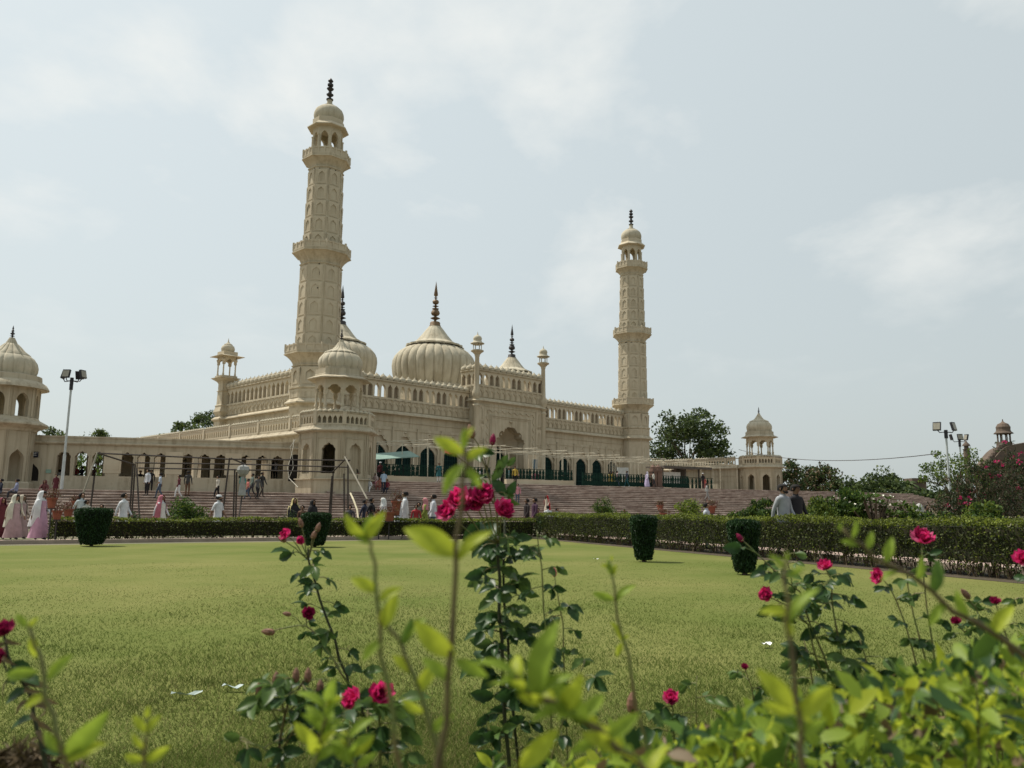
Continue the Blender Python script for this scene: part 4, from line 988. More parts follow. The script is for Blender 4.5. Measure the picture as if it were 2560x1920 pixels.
# big oleander with red-pink flowers at the right
def oleander():
    dep = 27.0; b0 = base_at(2475, dep); root = empty('flowering_oleander', b0); tag(root, 'large dense oleander bush with scattered pink flowers at the right', 'bush')
    C_ = []; P_ = []
    for (px, py, rw_, rh) in ((2400, 1225, 70, 60), (2470, 1195, 80, 60), (2530, 1185, 80, 70), (2440, 1260, 90, 50), (2530, 1255, 90, 60), (2600, 1210, 90, 80), (2370, 1270, 60, 40)):
        c = ony(px, py, dep + rng.uniform(-1, 1)) - np.array(b0); k = dep / F_PX
        cc, p = crown_pts(c, (rw_ * k, .9, rh * k), 26, 60, .30, .2); C_.append(cc); P_.append(p)
    cc = np.concatenate(C_); p = np.concatenate(P_); p = p[p[:, 2] > .1]
    OL1 = leafmat('oleander_leaf', (0.062, 0.085, 0.030), .25); OL2 = leafmat('oleander_leaf_dark', (0.026, 0.040, 0.016), .2); OL3 = leafmat('oleander_leaf_brown', (0.12, 0.075, 0.05), .2)
    leaf_cloud('foliage', p, .13, [OL1, OL2, OL3], rng.choice(3, len(p), p=(.42, .38, .20)), root, aspect=.26, axis=(0, 0, .5))
    q = MB()
    for i in rng.choice(len(cc), 60, replace=False): q.tube([(cc[i][0] * .4, cc[i][1] * .4, 0), tuple(cc[i] * np.array([.8, .8, .55])), tuple(cc[i])], [.03, .022, .006], 4)
    q.build('stems', TWIG, root)
    for i in rng.choice(len(p), 46, replace=False):
        f_ = p[i] + np.array([0, -.25, .1]); fp = f_ + rng.normal(size=(7, 3)) * .035
        leaf_cloud('flower', fp, .085, [PINKF], np.zeros(7, int), root, aspect=.85, kind=None)
oleander()
# garden shrubs behind the hedges
def gshrub(name, label, px, ytop, wpx, dep, **kw):
    h = max(.3, ztop_at(px, ytop, dep)); kw['n'] = int(kw.get('n', 1500) * 1.9); return shrub(name, label, base_at(px, dep), h, wpx / 2 / F_PX * dep * 1.12, **kw)
gshrub('leafy_shrub', 'loose leafy shrub behind the far hedge beside the woman in a pink scarf', 470, 1246, 100, 33, n=1500, leaf=.11)
gshrub('round_shrub', 'round dense green shrub in front of the steps below the right minaret', 1508, 1246, 66, 36, n=2200, leaf=.07, w=(.6, .25, .15))
gshrub('yellow_green_shrub', 'bright yellow-green shrub in front of the steps', 1722, 1246, 82, 30, n=2300, leaf=.08, mats=[LG3, LG1, LGY], w=(.5, .25, .25))
gshrub('rose_shrub', 'low shrub with pink blossoms in front of the steps', 1568, 1275, 60, 31, n=700, leaf=.07, flowers=PINKF, nfl=14)
gshrub('box_shrub', 'flat clipped box shrub below the two dark-shirted men', 1372, 1283, 60, 33, n=900, leaf=.05, mats=[CY1, CY2, LG1])
gshrub('box_shrub', 'flat clipped box shrub behind the woman in a yellow scarf', 722, 1278, 60, 31, n=900, leaf=.05, mats=[CY1, CY2, LG1])
gshrub('box_shrub', 'flat clipped box shrub left of the yellow-green shrub', 1465, 1286, 60, 33, n=800, leaf=.05, mats=[CY1, CY2, LG1])
gshrub('box_shrub', 'flat clipped box shrub beside the boy in a white shirt', 1130, 1284, 64, 33, n=800, leaf=.05, mats=[CY1, CY2, LG1])
gshrub('box_shrub', 'flat clipped box shrub behind the boy in a white tunic', 335, 1276, 60, 31, n=900, leaf=.05, mats=[CY1, CY2, LG1])
gshrub('tall_shrub', 'tall dark green shrub left of the two walking men', 1905, 1246, 90, 27, n=2000, leaf=.10, mats=[LG1, LG2, LG3], w=(.5, .4, .1), upright=True)
gshrub('tall_shrub', 'spreading green shrub with thin upright shoots left of the walking men', 1850, 1268, 90, 27.5, n=1200, leaf=.10, upright=True)
gshrub('tall_shrub', 'light green upright shrub right of the two walking men', 2045, 1240, 100, 26, n=2000, leaf=.09, mats=[LG3, LG1, LG2], upright=True)
gshrub('tall_shrub', 'dense dark green shrub between the light shrub and the frangipani', 2120, 1218, 110, 26, n=2600, leaf=.12, mats=[LG1, LG2, LG3], w=(.55, .35, .1), upright=True)
gshrub('tall_shrub', 'green leafy shrub at the foot of the frangipani', 2270, 1262, 110, 25, n=1800, leaf=.10, mats=[LG1, LG3, LG2], upright=True)
gshrub('tall_shrub', 'bright green shrub at the foot of the flowering oleander', 2460, 1252, 110, 21, n=2200, leaf=.10, mats=[LG1, LG3, LG2], w=(.5, .35, .15))
gshrub('tall_shrub', 'low leafy shrub behind the right hedge below the lamp posts', 2360, 1285, 100, 22, n=1200, leaf=.09, mats=[LG1, LG2, LG3])
def frangipani(px, ytop, dep, label):
    b0 = base_at(px, dep); h = ztop_at(px, ytop, dep); root = empty('frangipani', b0); tag(root, label, 'shrub')
    q = MB(); P_ = []; 
    for k in range(26):
        a = rng.uniform(0, 6.28); r_ = rng.uniform(.1, .85); e = np.array([r_ * math.cos(a), r_ * math.sin(a), h * rng.uniform(.55, .93)])
        q.tube([(0, 0, .1), tuple(e * .5 + np.array([0, 0, .15])), tuple(e)], [.04, .03, .02], 5)
        for j in range(13):
            aa = j * 2.4; el = rng.uniform(-.1, .9); d = np.array([math.cos(aa) * math.cos(el), math.sin(aa) * math.cos(el), math.sin(el)])
            w_ = np.cross(d, [0, 0, 1]); w_ /= np.linalg.norm(w_); Lf = rng.uniform(.2, .3)
            P_.append([e + d * .02, e + d * Lf * .55 + w_ * .045, e + d * Lf - np.array([0, 0, .03]), e + d * Lf * .55 - w_ * .045])
    q.build('stems', BARK, root)
    v = np.array(P_).reshape(-1, 3); o = link('leaves', np_mesh('leaves', v, np.arange(len(v)).reshape(-1, 4), [LG1]), root); stuff(o)
    fl = rng.normal(size=(30, 3)) * np.array([.5, .5, .1]) + np.array([0, 0, h * .9]); leaf_cloud('flowers', fl, .08, [mat('white_petal', (.75, .72, .6), .6)], np.zeros(30, int), root, aspect=.9)
frangipani(2190, 1232, 25.5, 'frangipani with long pointed leaves and white blossoms')
# soft hedge-like mass of shrubs farther right along the path
gshrub('tall_shrub', 'pale green shrub by the low wall at the right end of the steps', 2050, 1262, 70, 40, n=900, leaf=.12, mats=[LG3, LG1, LG2], upright=True)
# ================================================================ street furniture and small structures
LAMPG = mat('lamp_pole_paint', (0.46, 0.50, 0.50), .5, scale=3); LAMPD = mat('lamp_head_black', (0.025, 0.025, 0.03), .5); LGLASS = mat('lamp_glass', (0.32, 0.30, 0.24), .25)
def lamp(px, ybase, ytop, dep, heads, label, r=0.075):
    b0 = ony(px, ybase, dep); z0 = max(0.0, float(b0[2])); zt_ = float(ony(px, ytop, dep)[2])
    root = empty('lamp_post', (float(b0[0]), float(b0[1]), 0.0)); tag(root, label, 'lamp post', 'floodlight lamp posts')
    q = MB(); q.tube([(0, 0, 0), (0, 0, zt_ * .45), (0, 0, zt_ * .452), (0, 0, zt_ * .90)], [r * 1.25, r * 1.1, r * .85, r * .75], 10); q.build('pole', LAMPG, root)
    q = MB(); q.tube([(0, 0, zt_ * .87), (0, 0, zt_ * .95)], r * 1.3, 10); q.build('bracket_sleeve', LAMPD, root)
    for (dx, dy, rz) in heads:
        s = r / .075
        q = MB(); q.tube([(0, 0, zt_ * .93), (dx * .7 * s, dy * .7 * s, zt_ * .925), (dx * s, dy * s, zt_ * .955)], .028 * s, 6); q.build('arm', LAMPD, root)
        q = MB(); q.box(-.21 * s, .21 * s, -.06 * s, .06 * s, 0, .48 * s, 0); q.box(-.18 * s, .18 * s, -.075 * s, -.055 * s, .04 * s, .42 * s, 1)
        o = q.build('floodlight', [LAMPD, LGLASS], root, (dx * s, dy * s, zt_ * .945)); o.rotation_euler = (R(-14), 0, rz)
lamp(149, 1270, 925, 50.0, [(-.62, .1, R(-75)), (-.18, -.35, R(0)), (.25, .35, R(180)), (.72, -.1, R(80))], 'tall grey lamp post with four floodlights in front of the arcade', r=.08)
lamp(2376, 1250, 1062, 52.0, [(-.5, 0, R(-40)), (.5, 0, R(40))], 'grey lamp post with two floodlights rising behind the oleander', r=.085)
lamp(2409, 1250, 1088, 75.0, [(0, -.2, 0), (-.55, .1, R(80)), (.55, .1, R(-80))], 'lamp post with three floodlights behind the pale green tree', r=.085)

# cable across the sky
q = MB(); A_ = ony(1847, 1124, 105); B_ = ony(2345, 1134, 60)
q.tube([tuple(A_ + (B_ - A_) * t - np.array([0, 0, .9 * 4 * t * (1 - t)])) for t in np.linspace(0, 1, 14)], .03, 4)
tag(q.build('cable', DARK), 'thin dark cable slung from the right pavilion to the trees', 'cable')
q = MB()
for k in range(2):
    pts = [ony(735 + k * 4, 1098, 59.3), ony(733 - k * 8, 1118, 59.0), ony(728 + k * 3, 1140, 58.8), ony(719 + k * 14, 1170, 58.6), ony(722, 1195, 58.4), ony(745, 1218, 57.6)]
    q.tube([tuple(p) for p in pts], .022, 4)
tag(q.build('cable', mat('pale_cable', (.6, .57, .48), .7)), 'pale cable hanging in loops from the wing roof beside the pavilion', 'cable')

# ---- pale pole grid for a canopy in front of the mosque
POLE = mat('pale_bamboo', (0.58, 0.54, 0.42), .8, scale=4)
cf = empty('canopy_frame', uv(0, -9.0, Z_T), TH); tag(cf, 'skeleton of thin pale poles for a canopy in front of the mosque', 'canopy frame')
us = [2.6 + 4.1 * k for k in range(13)]; vs_ = [-4.8, -1.2, 2.6, 5.6]
for i, u in enumerate(us):
    for j, v in enumerate(vs_):
        if (i * 7 + j * 3) % 5 == 0 and j in (1, 2): continue
        lean = ((i * 13 + j * 7) % 5 - 2) * .07
        q = MB(); q.tube([(u, v, 0), (u + lean, v, 3.55 + .12 * j)], .032, 6); q.build('post', POLE, cf)
for j, v in enumerate(vs_):
    q = MB(); q.tube([(us[0] - 1, v, 3.5 + .1 * j)] + [(u, v, 3.5 + .12 * j + .06 * ((i % 3) - 1)) for i, u in enumerate(us)] + [(us[-1] + 2, v, 3.5 + .1 * j)], .030, 6); q.build('long_rail', POLE, cf)
for i, u in enumerate(us):
    q = MB(); q.tube([(u, vs_[0] - .7, 3.55), (u, vs_[-1] + .6, 3.85)], .028, 6); q.build('cross_rail', POLE, cf)
for i in range(0, 12, 2):
    q = MB(); q.tube([(us[i], vs_[0], 3.0), (us[i + 1] + .3, vs_[0], 3.15)], .03, 5); q.build('tie_rail', POLE, cf)

# ---- green ornamental fence on the terrace
def fence(x0, x1, yoff, zb, zh, label, plinth):
    p0 = E_L + DS * x0 + NS * (dist + yoff); L_ = x1 - x0
    root = empty('ornamental_fence', (float(p0[0]), float(p0[1]), Z_T), A_ST); tag(root, label, 'fence', 'green fences on the terrace')
    if plinth:
        q = MB(); q.box(0, L_, -.2, .2, 0, zb); q.build('plinth', PLS, root)
    n = max(1, int(L_ / 2.0)); pw = L_ / n
    def pan(q2):
        q2.box(0, pw, -.02, .02, zh - .05, zh); q2.box(0, pw, -.02, .02, .05, .10); q2.box(0, .06, -.03, .03, 0, zh + .06)
        nx = 7
        for i in range(nx):
            xa = pw * (i + .5) / nx
            for s in (-1, 1):
                q2.tube([(xa, 0, .08), (xa + s * .12, 0, zh * .3), (xa - s * .12, 0, zh * .68), (xa, 0, zh)], .034, 4, cap=False)
            q2.tube([(xa + .11 * math.cos(t), 0, zh * .52 + .11 * math.sin(t)) for t in np.linspace(0, 6.28, 9)], .032, 4, cap=False)
            q2.box(xa - .145, xa + .145, -.008, .008, zh * .08, zh * .40); q2.box(xa - .10, xa + .10, -.009, .009, zh * .55, zh * .86)
    me = shared('fence_panel_%0.2f_%0.2f' % (pw, zh), pan, GREEN)
    for i in range(n): link('fence_panel', me, root, (i * pw, 0, zb))
def fx(px):
    d = ray(px, 1212)[:2]; e0 = E_L + NS * dist
    t = (e0 @ NS) / (d @ NS); return float((d * t - E_L) @ DS)
fence(fx(985), fx(1262), 2.6, .50, .95, 'dark green iron fence on a low plaster plinth left of the portal', True)
fence(fx(1300), fx(1472), 2.6, .50, .95, 'dark green iron fence on a low plaster plinth right of the portal', True)
fence(fx(1474), fx(1742), 1.2, .02, 1.18, 'dark green iron fence standing on the terrace edge beside the brown gate posts', False)
fence(fx(1770), fx(1838), 3.2, .02, 1.18, 'short dark green iron fence between the gate posts and the kiosk', False)

# ---- green awning by the pavilion
aw0 = ony(914, 1180, 68.0); 
an = empty('awning', (float(aw0[0]), float(aw0[1]), Z_T), R(28)); tag(an, 'sea-green sheet awning on thin posts beside the left pavilion', 'awning')
AWG = mat('green_sheet', (0.20, 0.29, 0.245), .8, scale=2, col2=(.15, .23, .195)); q = MB()
za, zb_ = float(ony(926, 1150, 68)[2]) - Z_T, float(ony(1040, 1138, 70)[2]) - Z_T
LA = 4.6
q.add([(0, 0, za), (LA, 0, zb_ - .1), (LA, 2.8, zb_ + .55), (0, 2.8, za + .6), (0, 0, za - .05), (LA, 0, zb_ - .15), (LA, 2.8, zb_ + .5), (0, 2.8, za + .55)], [(0, 1, 2, 3), (7, 6, 5, 4), (0, 4, 5, 1), (1, 5, 6, 2), (2, 6, 7, 3), (3, 7, 4, 0)]); q.build('sheet', AWG, an)
for x in (0.3, LA * .55, LA - .05):
    for y in (0.05, 2.7): q = MB(); q.tube([(x, y, 0), (x, y, za + .05 + (zb_ - za) * x / LA + (.5 if y > 1 else -.12))], .035, 6); q.build('post', GREEN, an)

# ---- gate posts, kiosk and notice boards at the right end of the terrace
GP = mat('brown_sandstone', (0.17, 0.105, 0.08), .9, scale=3)
for px, lab in ((1743, 'brown stone gate post nearer the long green fence'), (1767, 'brown stone gate post nearer the kiosk')):
    P = onz(px, 1216, Z_T); xx = float((P[:2] - E_L) @ DS); p_ = E_L + DS * xx + NS * (dist + 1.3)
    q = MB(); h = float(ony(px, 1172, p_[1])[2]) - Z_T; q.box(-.27, .27, -.27, .27, 0, h - .3); q.box(-.34, .34, -.34, .34, h - .3, h - .2); q.box(-.24, .24, -.24, .24, h - .2, h); q.lathe([(.24, h), (.26, h + .15), (.12, h + .3), (0, h + .45)], 10); q.box(-.36, .36, -.36, .36, 0, .15)
    tag(q.build('gate_post', GP, None, (float(p_[0]), float(p_[1]), Z_T), A_ST), lab, 'gate post', 'brown gate posts')
kx = fx(1812); p_ = E_L + DS * kx + NS * (dist + 7.5)
kk = empty('ticket_kiosk', (float(p_[0]), float(p_[1]), Z_T), A_ST); tag(kk, 'small open kiosk with flat roof in front of the right pavilion', 'kiosk')
q = MB(); q.box(-3.0, 3.6, -1.4, 1.4, 2.35, 2.5); q.box(-3.0, 3.7, -1.7, -1.4, 2.25, 2.5); q.build('roof', mat('dark_sheet', (.10, .085, .07), .8), kk)
for x in (-2.8, 0.3, 2.2): q = MB(); q.box(x, x + .14, -1.2, -1.06, 0, 2.35); q.build('post', mat('dark_sheet', (.10, .085, .07), .8), kk)
q = MB(); q.box(-2.6, -.2, -1.0, -.9, .4, 1.9); q.build('notice_board', mat('white_board', (.62, .6, .55), .7), kk)
q = MB(); q.box(.4, 1.4, .2, 1.2, 0, 2.3); q.build('cabinet', mat('dark_sheet', (.10, .085, .07), .8), kk)
P = onz(1285 + 50, 1205, Z_T); 
def board(px, py, w_, h_, dep, mat_, name, label, rz=A_ST, zoff=0.0):
    P = ony(px, py, dep); q = MB(); q.box(-w_ / 2, w_ / 2, -.03, .03, 0, h_); 
    q.box(-.04, .04, .0, .06, -float(P[2]) + Z_T, 0.02)
    return tag(q.build(name, mat_, None, (float(P[0]), float(P[1]), float(P[2])), rz), label, 'board')
WB = mat('white_board', (.62, .6, .55), .7)
board(1331, 1184, 1.0, 1.9, 84, PLS, 'notice_board', 'tall cream notice board beside the portal')
BB = mat('blue_board', (.09, .14, .17), .6); board(1337, 1172, .55, .95, 83.5, BB, 'wall_sign', 'small blue and white sign on the board beside the portal')
board(1557, 1190, 1.5, .9, 88, mat('grey_board', (.45, .48, .46), .7), 'notice_board', 'grey notice board at the foot of the right minaret')
# toilet sign on the arcade wall
def text_obj(txt, size, mat_, parent, loc, rot=None, name='lettering'):
    cu = bpy.data.curves.new(name, 'FONT'); cu.body = txt; cu.size = size; cu.align_x = 'CENTER'; cu.align_y = 'CENTER'; cu.extrude = .004
    o = bpy.data.objects.new(name, cu); COL.objects.link(o)
    dg = bpy.context.evaluated_depsgraph_get(); me = bpy.data.meshes.new_from_object(o.evaluated_get(dg)); bpy.data.objects.remove(o)
    me.materials.clear(); me.materials.append(mat_)
    o = link(name, me, parent, loc); o.rotation_euler = rot or (R(90), 0, 0); return o
sx, sz = on_wall(83.5, 1136, -.12)
ts = empty('toilet_sign', (float((WO + WD * sx - WN * .1)[0]), float((WO + WD * sx - WN * .1)[1]), sz), WA); tag(ts, 'dark blue sign reading TOILET on the arcade wall by the tower', 'sign')
q = MB(); q.box(-.28, .28, -.02, .02, -.19, .19); q.build('sign_panel', mat('navy_board', (.012, .014, .03), .5), ts)
WT = mat('white_lettering', (.75, .75, .75), .6)
text_obj('TOILET', .15, WT, ts, (0, -.026, .09)); text_obj('शौचालय', .12, WT, ts, (0, -.026, -.06))
q = MB(); q.tube([(0, 0, 0), (0, .1, 0)], .01, 4); q.build('fixing', DARK, ts)
gx, gz = on_wall(121, 1178, -.05); q = MB(); q.box(-.16, .16, -.02, .03, -.12, .12); tag(q.build('wall_notice', mat('pale_green_board', (.25, .38, .30), .7), None, (float((WO + WD * gx - WN * .04)[0]), float((WO + WD * gx - WN * .04)[1]), gz), WA), 'small pale green notice fixed to the arcade wall', 'sign')
# arched doorway niche below the toilet sign
q = MB(); nx_, nz_ = on_wall(82, 1180, -.04); q.arch(.9, nz_ + .95, .36, Z_L + .2, nz_ - .1, nz_ + .55, .05, tip=.2, zb=Z_L, y=-.08, nseg=24); q.box(-.4, .4, -.03, -.005, Z_L + .2, nz_ + .6, 1)
o = q.build('toilet_doorway', [PLW, BLACK], aw_); o.location = (nx_, 0, 0)

# ---- dark pipe tent frame in front of the arcade
PIPE = mat('rusty_pipe', (0.055, 0.042, 0.036), .7, scale=3)
PIPL = mat('bare_pipe', (0.30, 0.27, 0.21), .7, scale=3)
tf = empty('tent_frame', tuple(map(float, base_at(560, 43)))); tag(tf, 'bare dark pipe frame of a tent standing before the arcade', 'tent frame')
tb = np.array(tf.location)
def pipe(a, b, da, db, r=.042, nm='pole', m_=PIPE):
    A_ = ony(a[0], a[1], da); B_ = ony(b[0], b[1], db)
    if b[1] >= 1285: B_[2] = 0.0
    q = MB(); q.tube([tuple(A_ - tb), tuple(B_ - tb)], r, 6); q.build(nm, m_, tf)
pipe((245, 1133), (575, 1148), 41, 42, nm='rail'); pipe((575, 1148), (876, 1151), 42, 43, nm='rail')
pipe((245, 1133), (338, 1162), 41, 45, nm='rail'); pipe((338, 1157), (616, 1161), 45, 46, nm='rail'); pipe((616, 1161), (870, 1168), 46, 46, nm='rail')
pipe((346, 1170), (620, 1175), 44, 45, nm='rail'); pipe((620, 1175), (830, 1180), 45, 46, nm='rail'); pipe((578, 1146), (616, 1162), 42, 46, nm='rail'); pipe((866, 1145), (832, 1180), 43, 46, nm='rail')
pipe((244, 1130), (207, 1236), 41, 40.5, m_=PIPL); pipe((207, 1236), (200, 1300), 40.5, 40.4, m_=PIPL); pipe((236, 1190), (222, 1300), 41, 41)
pipe((333, 1158), (323, 1300), 45, 45); pipe((338, 1160), (329, 1300), 45, 45); pipe((342, 1170), (352, 1300), 44, 43)
pipe((574, 1145), (553, 1300), 42, 42); pipe((587, 1172), (584, 1300), 45, 45); pipe((592, 1180), (590, 1300), 45, 45); pipe((616, 1165), (594, 1300), 46, 44)
pipe((830, 1190), (821, 1300), 46, 46); pipe((833, 1182), (826, 1300), 46, 46); pipe((860, 1184), (862, 1300), 45, 45); pipe((870, 1150), (871, 1300), 43, 43); pipe((862, 1142), (918, 1248), 43, 41, m_=PIPL)
q = MB(); pts = [ony(876, 1233, 38), ony(884, 1250, 37.5), ony(893, 1275, 37), ony(897, 1310, 36.5)]; q.tube([tuple(p) for p in pts], .04, 6); tag(q.build('bamboo_stick', mat('pale_stick', (.62, .55, .38), .8)), 'crooked pale stick leaning behind the far hedge', 'stick')
# cloth bundle tied to the frame
P = ony(608, 1178, 45); q = MB(); q.lathe([(.05, .35), (.28, .25), (.35, .05), (.25, -.15), (.08, -.3), (.16, -.9), (.22, -1.3), (.05, -1.35)], 9, rot=.3); tag(q.build('cloth_bundle', mat('grey_cloth', (.34, .34, .32), .9, scale=4), None, tuple(map(float, P))), 'grey cloth bundle tied to the tent frame', 'cloth')

# ---- terracotta planters on iron stands
TERRA = mat('terracotta', (0.26, 0.085, 0.05), .85, scale=4, col2=(.18, .06, .038)); DRYR = leafmat('red_dry_leaf', (0.14, 0.05, 0.04), .2)
def planter(px, ypot_top, ypot_bot, dep, label, wpx=22):
    P = ony(px, ypot_bot, dep); z0 = float(P[2]); z1 = float(ony(px, ypot_top, dep)[2]); h = z1 - z0; r = wpx / 2 / F_PX * dep
    root = empty('planter', (float(P[0]), float(P[1]), 0.0)); tag(root, label, 'planter', 'terracotta pots on iron stands')
    q = MB(); q.tube([(0, 0, 0), (0, 0, max(.05, z0))], .022, 6); q.lathe([(r * .75, max(.03, z0 - .03)), (r * .75, z0 + .0)], 10); q.build('stand', DARK, root)
    q = MB(); q.lathe([(r * .62, z0), (r * .9, z1 - .06), (r * 1.06, z1 - .06), (r * 1.06, z1), (r * .9, z1), (r * .85, z1 - .04)], 14); q.build('pot', TERRA, root)
    pts = rng.normal(size=(160, 3)) * np.array([r * .65, r * .65, h * .25]) + np.array([0, 0, z1 + h * .25])
    leaf_cloud('plant', pts, .11, [DRYR, LBR], rng.choice(2, 160), root, aspect=.25, axis=(0, 0, .6))
planter(128, 1244, 1271, 27.0, 'terracotta pot on a tall iron stand beside the woman in white and pink', 24)
planter(142, 1276, 1299, 27.3, 'terracotta pot with dry plant between the stand and the topiary', 24)
planter(170, 1272, 1292, 31, 'red terracotta pot at the foot of the lamp post', 24); planter(188, 1252, 1272, 33, 'terracotta pot on a stand behind the topiary, near the long-haired woman', 20)
planter(990, 1252, 1288, 31.5, 'large terracotta pot behind the far hedge between the white-shirted boys', 26); planter(973, 1280, 1303, 31, 'low terracotta pot left of the large one behind the far hedge', 30); planter(948, 1284, 1304, 31, 'terracotta pot beside the woman in a white scarf', 20)
planter(1650, 1263, 1276, 34, 'small red terracotta pot beside the yellow-green shrub', 16); planter(1658, 1282, 1296, 33, 'red terracotta pot standing low beside the yellow-green shrub', 18)
planter(1779, 1264, 1284, 29, 'terracotta pot with dry grass beside the boy at the right hedge', 24)

# low wall and domed post at the right
LWm = mat('cream_wall', (0.50, 0.43, 0.27), .9, scale=1.5)
q = MB(); a_, b_ = ony(2285, 1290, 62), ony(2420, 1290, 60); dd_ = (b_ - a_)[:2]; dd_ /= np.linalg.norm(dd_); nn_ = np.array([-dd_[1], dd_[0]]) * .2
q.prism([a_[:2] - nn_, b_[:2] - nn_, b_[:2] + nn_, a_[:2] + nn_], 0, 1.25); tag(q.build('garden_wall', LWm), 'low cream garden wall behind the right hedge', 'wall')
P = ony(2298, 1270, 60.5); q = MB(); q.box(-.26, .26, -.26, .26, 0, 1.3); q.lathe([(.30, 1.3), (.30, 1.36), (.26, 1.52), (.16, 1.68), (0, 1.76)], 14); tag(q.build('gate_pier', mat('white_wash', (.42, .42, .40), .9), None, (float(P[0]), float(P[1]), 0)), 'whitewashed pier with rounded cap by the low garden wall', 'pier')

# ---- far gateway at the right edge
GW = mat('old_brown_brick', (0.135, 0.10, 0.075), .95, scale=.3, col2=(.085, .065, .052), bump=.4, bscale=2)
def gateway():
    dep = 260.0; b0 = ony(2600, 1270, dep); root = empty('old_gateway', (float(b0[0]), float(b0[1]), 0.0)); tag(root, 'huge brown brick gateway with petal crest and corner turrets in the distance', 'gateway')
    k = dep / F_PX; X = lambda px: (px - 2600) * k; Zp = lambda py: float(ony(2540, py, dep)[2])
    q = MB(); poly = [(X(2480), 0)] + [(X(2480 + 55 * t), Zp(1168 - 55 * math.sin(t * 1.35))) for t in np.linspace(0, 1, 10)] + [(X(2640), Zp(1095)), (X(2640), 0)]
    n = len(poly); q.add([(x, 0, z) for x, z in poly] + [(x, 9, z) for x, z in poly], [tuple(range(n)), tuple(range(n, 2 * n))[::-1]] + [(i, (i + 1) % n, n + (i + 1) % n, n + i) for i in range(n)])
    for z in (Zp(1180), Zp(1150)): q.box(X(2483), X(2640), -.5, 0, z, z + .9)
    q.build('wall', GW, root)
    for i, t in enumerate(np.linspace(0.02, 1.0, 9)):
        q = MB(); x, z = X(2480 + 55 * t), Zp(1168 - 55 * math.sin(t * 1.35)); q.lathe([(.5, z - .6), (.9, z + .3), (.8, z + 1.1), (0, z + 1.9)], 8, x, 1.5); q.build('crest_petal', GW, root)
    for i in range(9):
        q = MB(); x = X(2488 + i * 9); q.arch(1.0, Zp(1158), .32, Zp(1172), Zp(1166), Zp(1161), .3, zb=Zp(1174), y=-.6, nseg=10); o = q.build('blind_arch', GW, root); o.location.x = x
    x = X(2537); q = MB(); z0, z1, z2, z3 = Zp(1104), Zp(1082), Zp(1072), Zp(1048); r_ = 1.9
    for j in range(8): a = j * math.pi / 4; q.lathe([(.28, z0), (.2, z0 + .5), (.2, z1 - .6), (.42, z1)], 6, x + r_ * math.cos(a), 3 + r_ * math.sin(a))
    q.lathe([(2.4, z0 - 1.8), (2.4, z0)], 8, x, 3); q.lathe([(2.0, z1 - .2), (3.0, z1), (2.2, z1 + .7), (2.05, z2), (2.15, z2 + .8), (1.6, z2 + 1.8), (.6, z2 + 2.3), (.2, z2 + 2.7), (.1, z2 + 3.4), (0, z3)], 14, x, 3); q.build('corner_turret', GW, root)
    x = X(2448); q = MB(); q.lathe([(1.0, 0), (1.0, Zp(1122)), (1.3, Zp(1121)), (.7, Zp(1120)), (.7, Zp(1113)), (1.3, Zp(1112)), (1.0, Zp(1108)), (.5, Zp(1104)), (0, Zp(1097))], 10, x, 5); q.build('side_turret', GW, root)
    q = MB(); q.box(X(2300), X(2330), 2, 8, 0, Zp(1206)); q.box(X(2293), X(2334), 1.5, 8.5, Zp(1206), Zp(1196)); q.build('parapet_block', GW, root)
gateway()
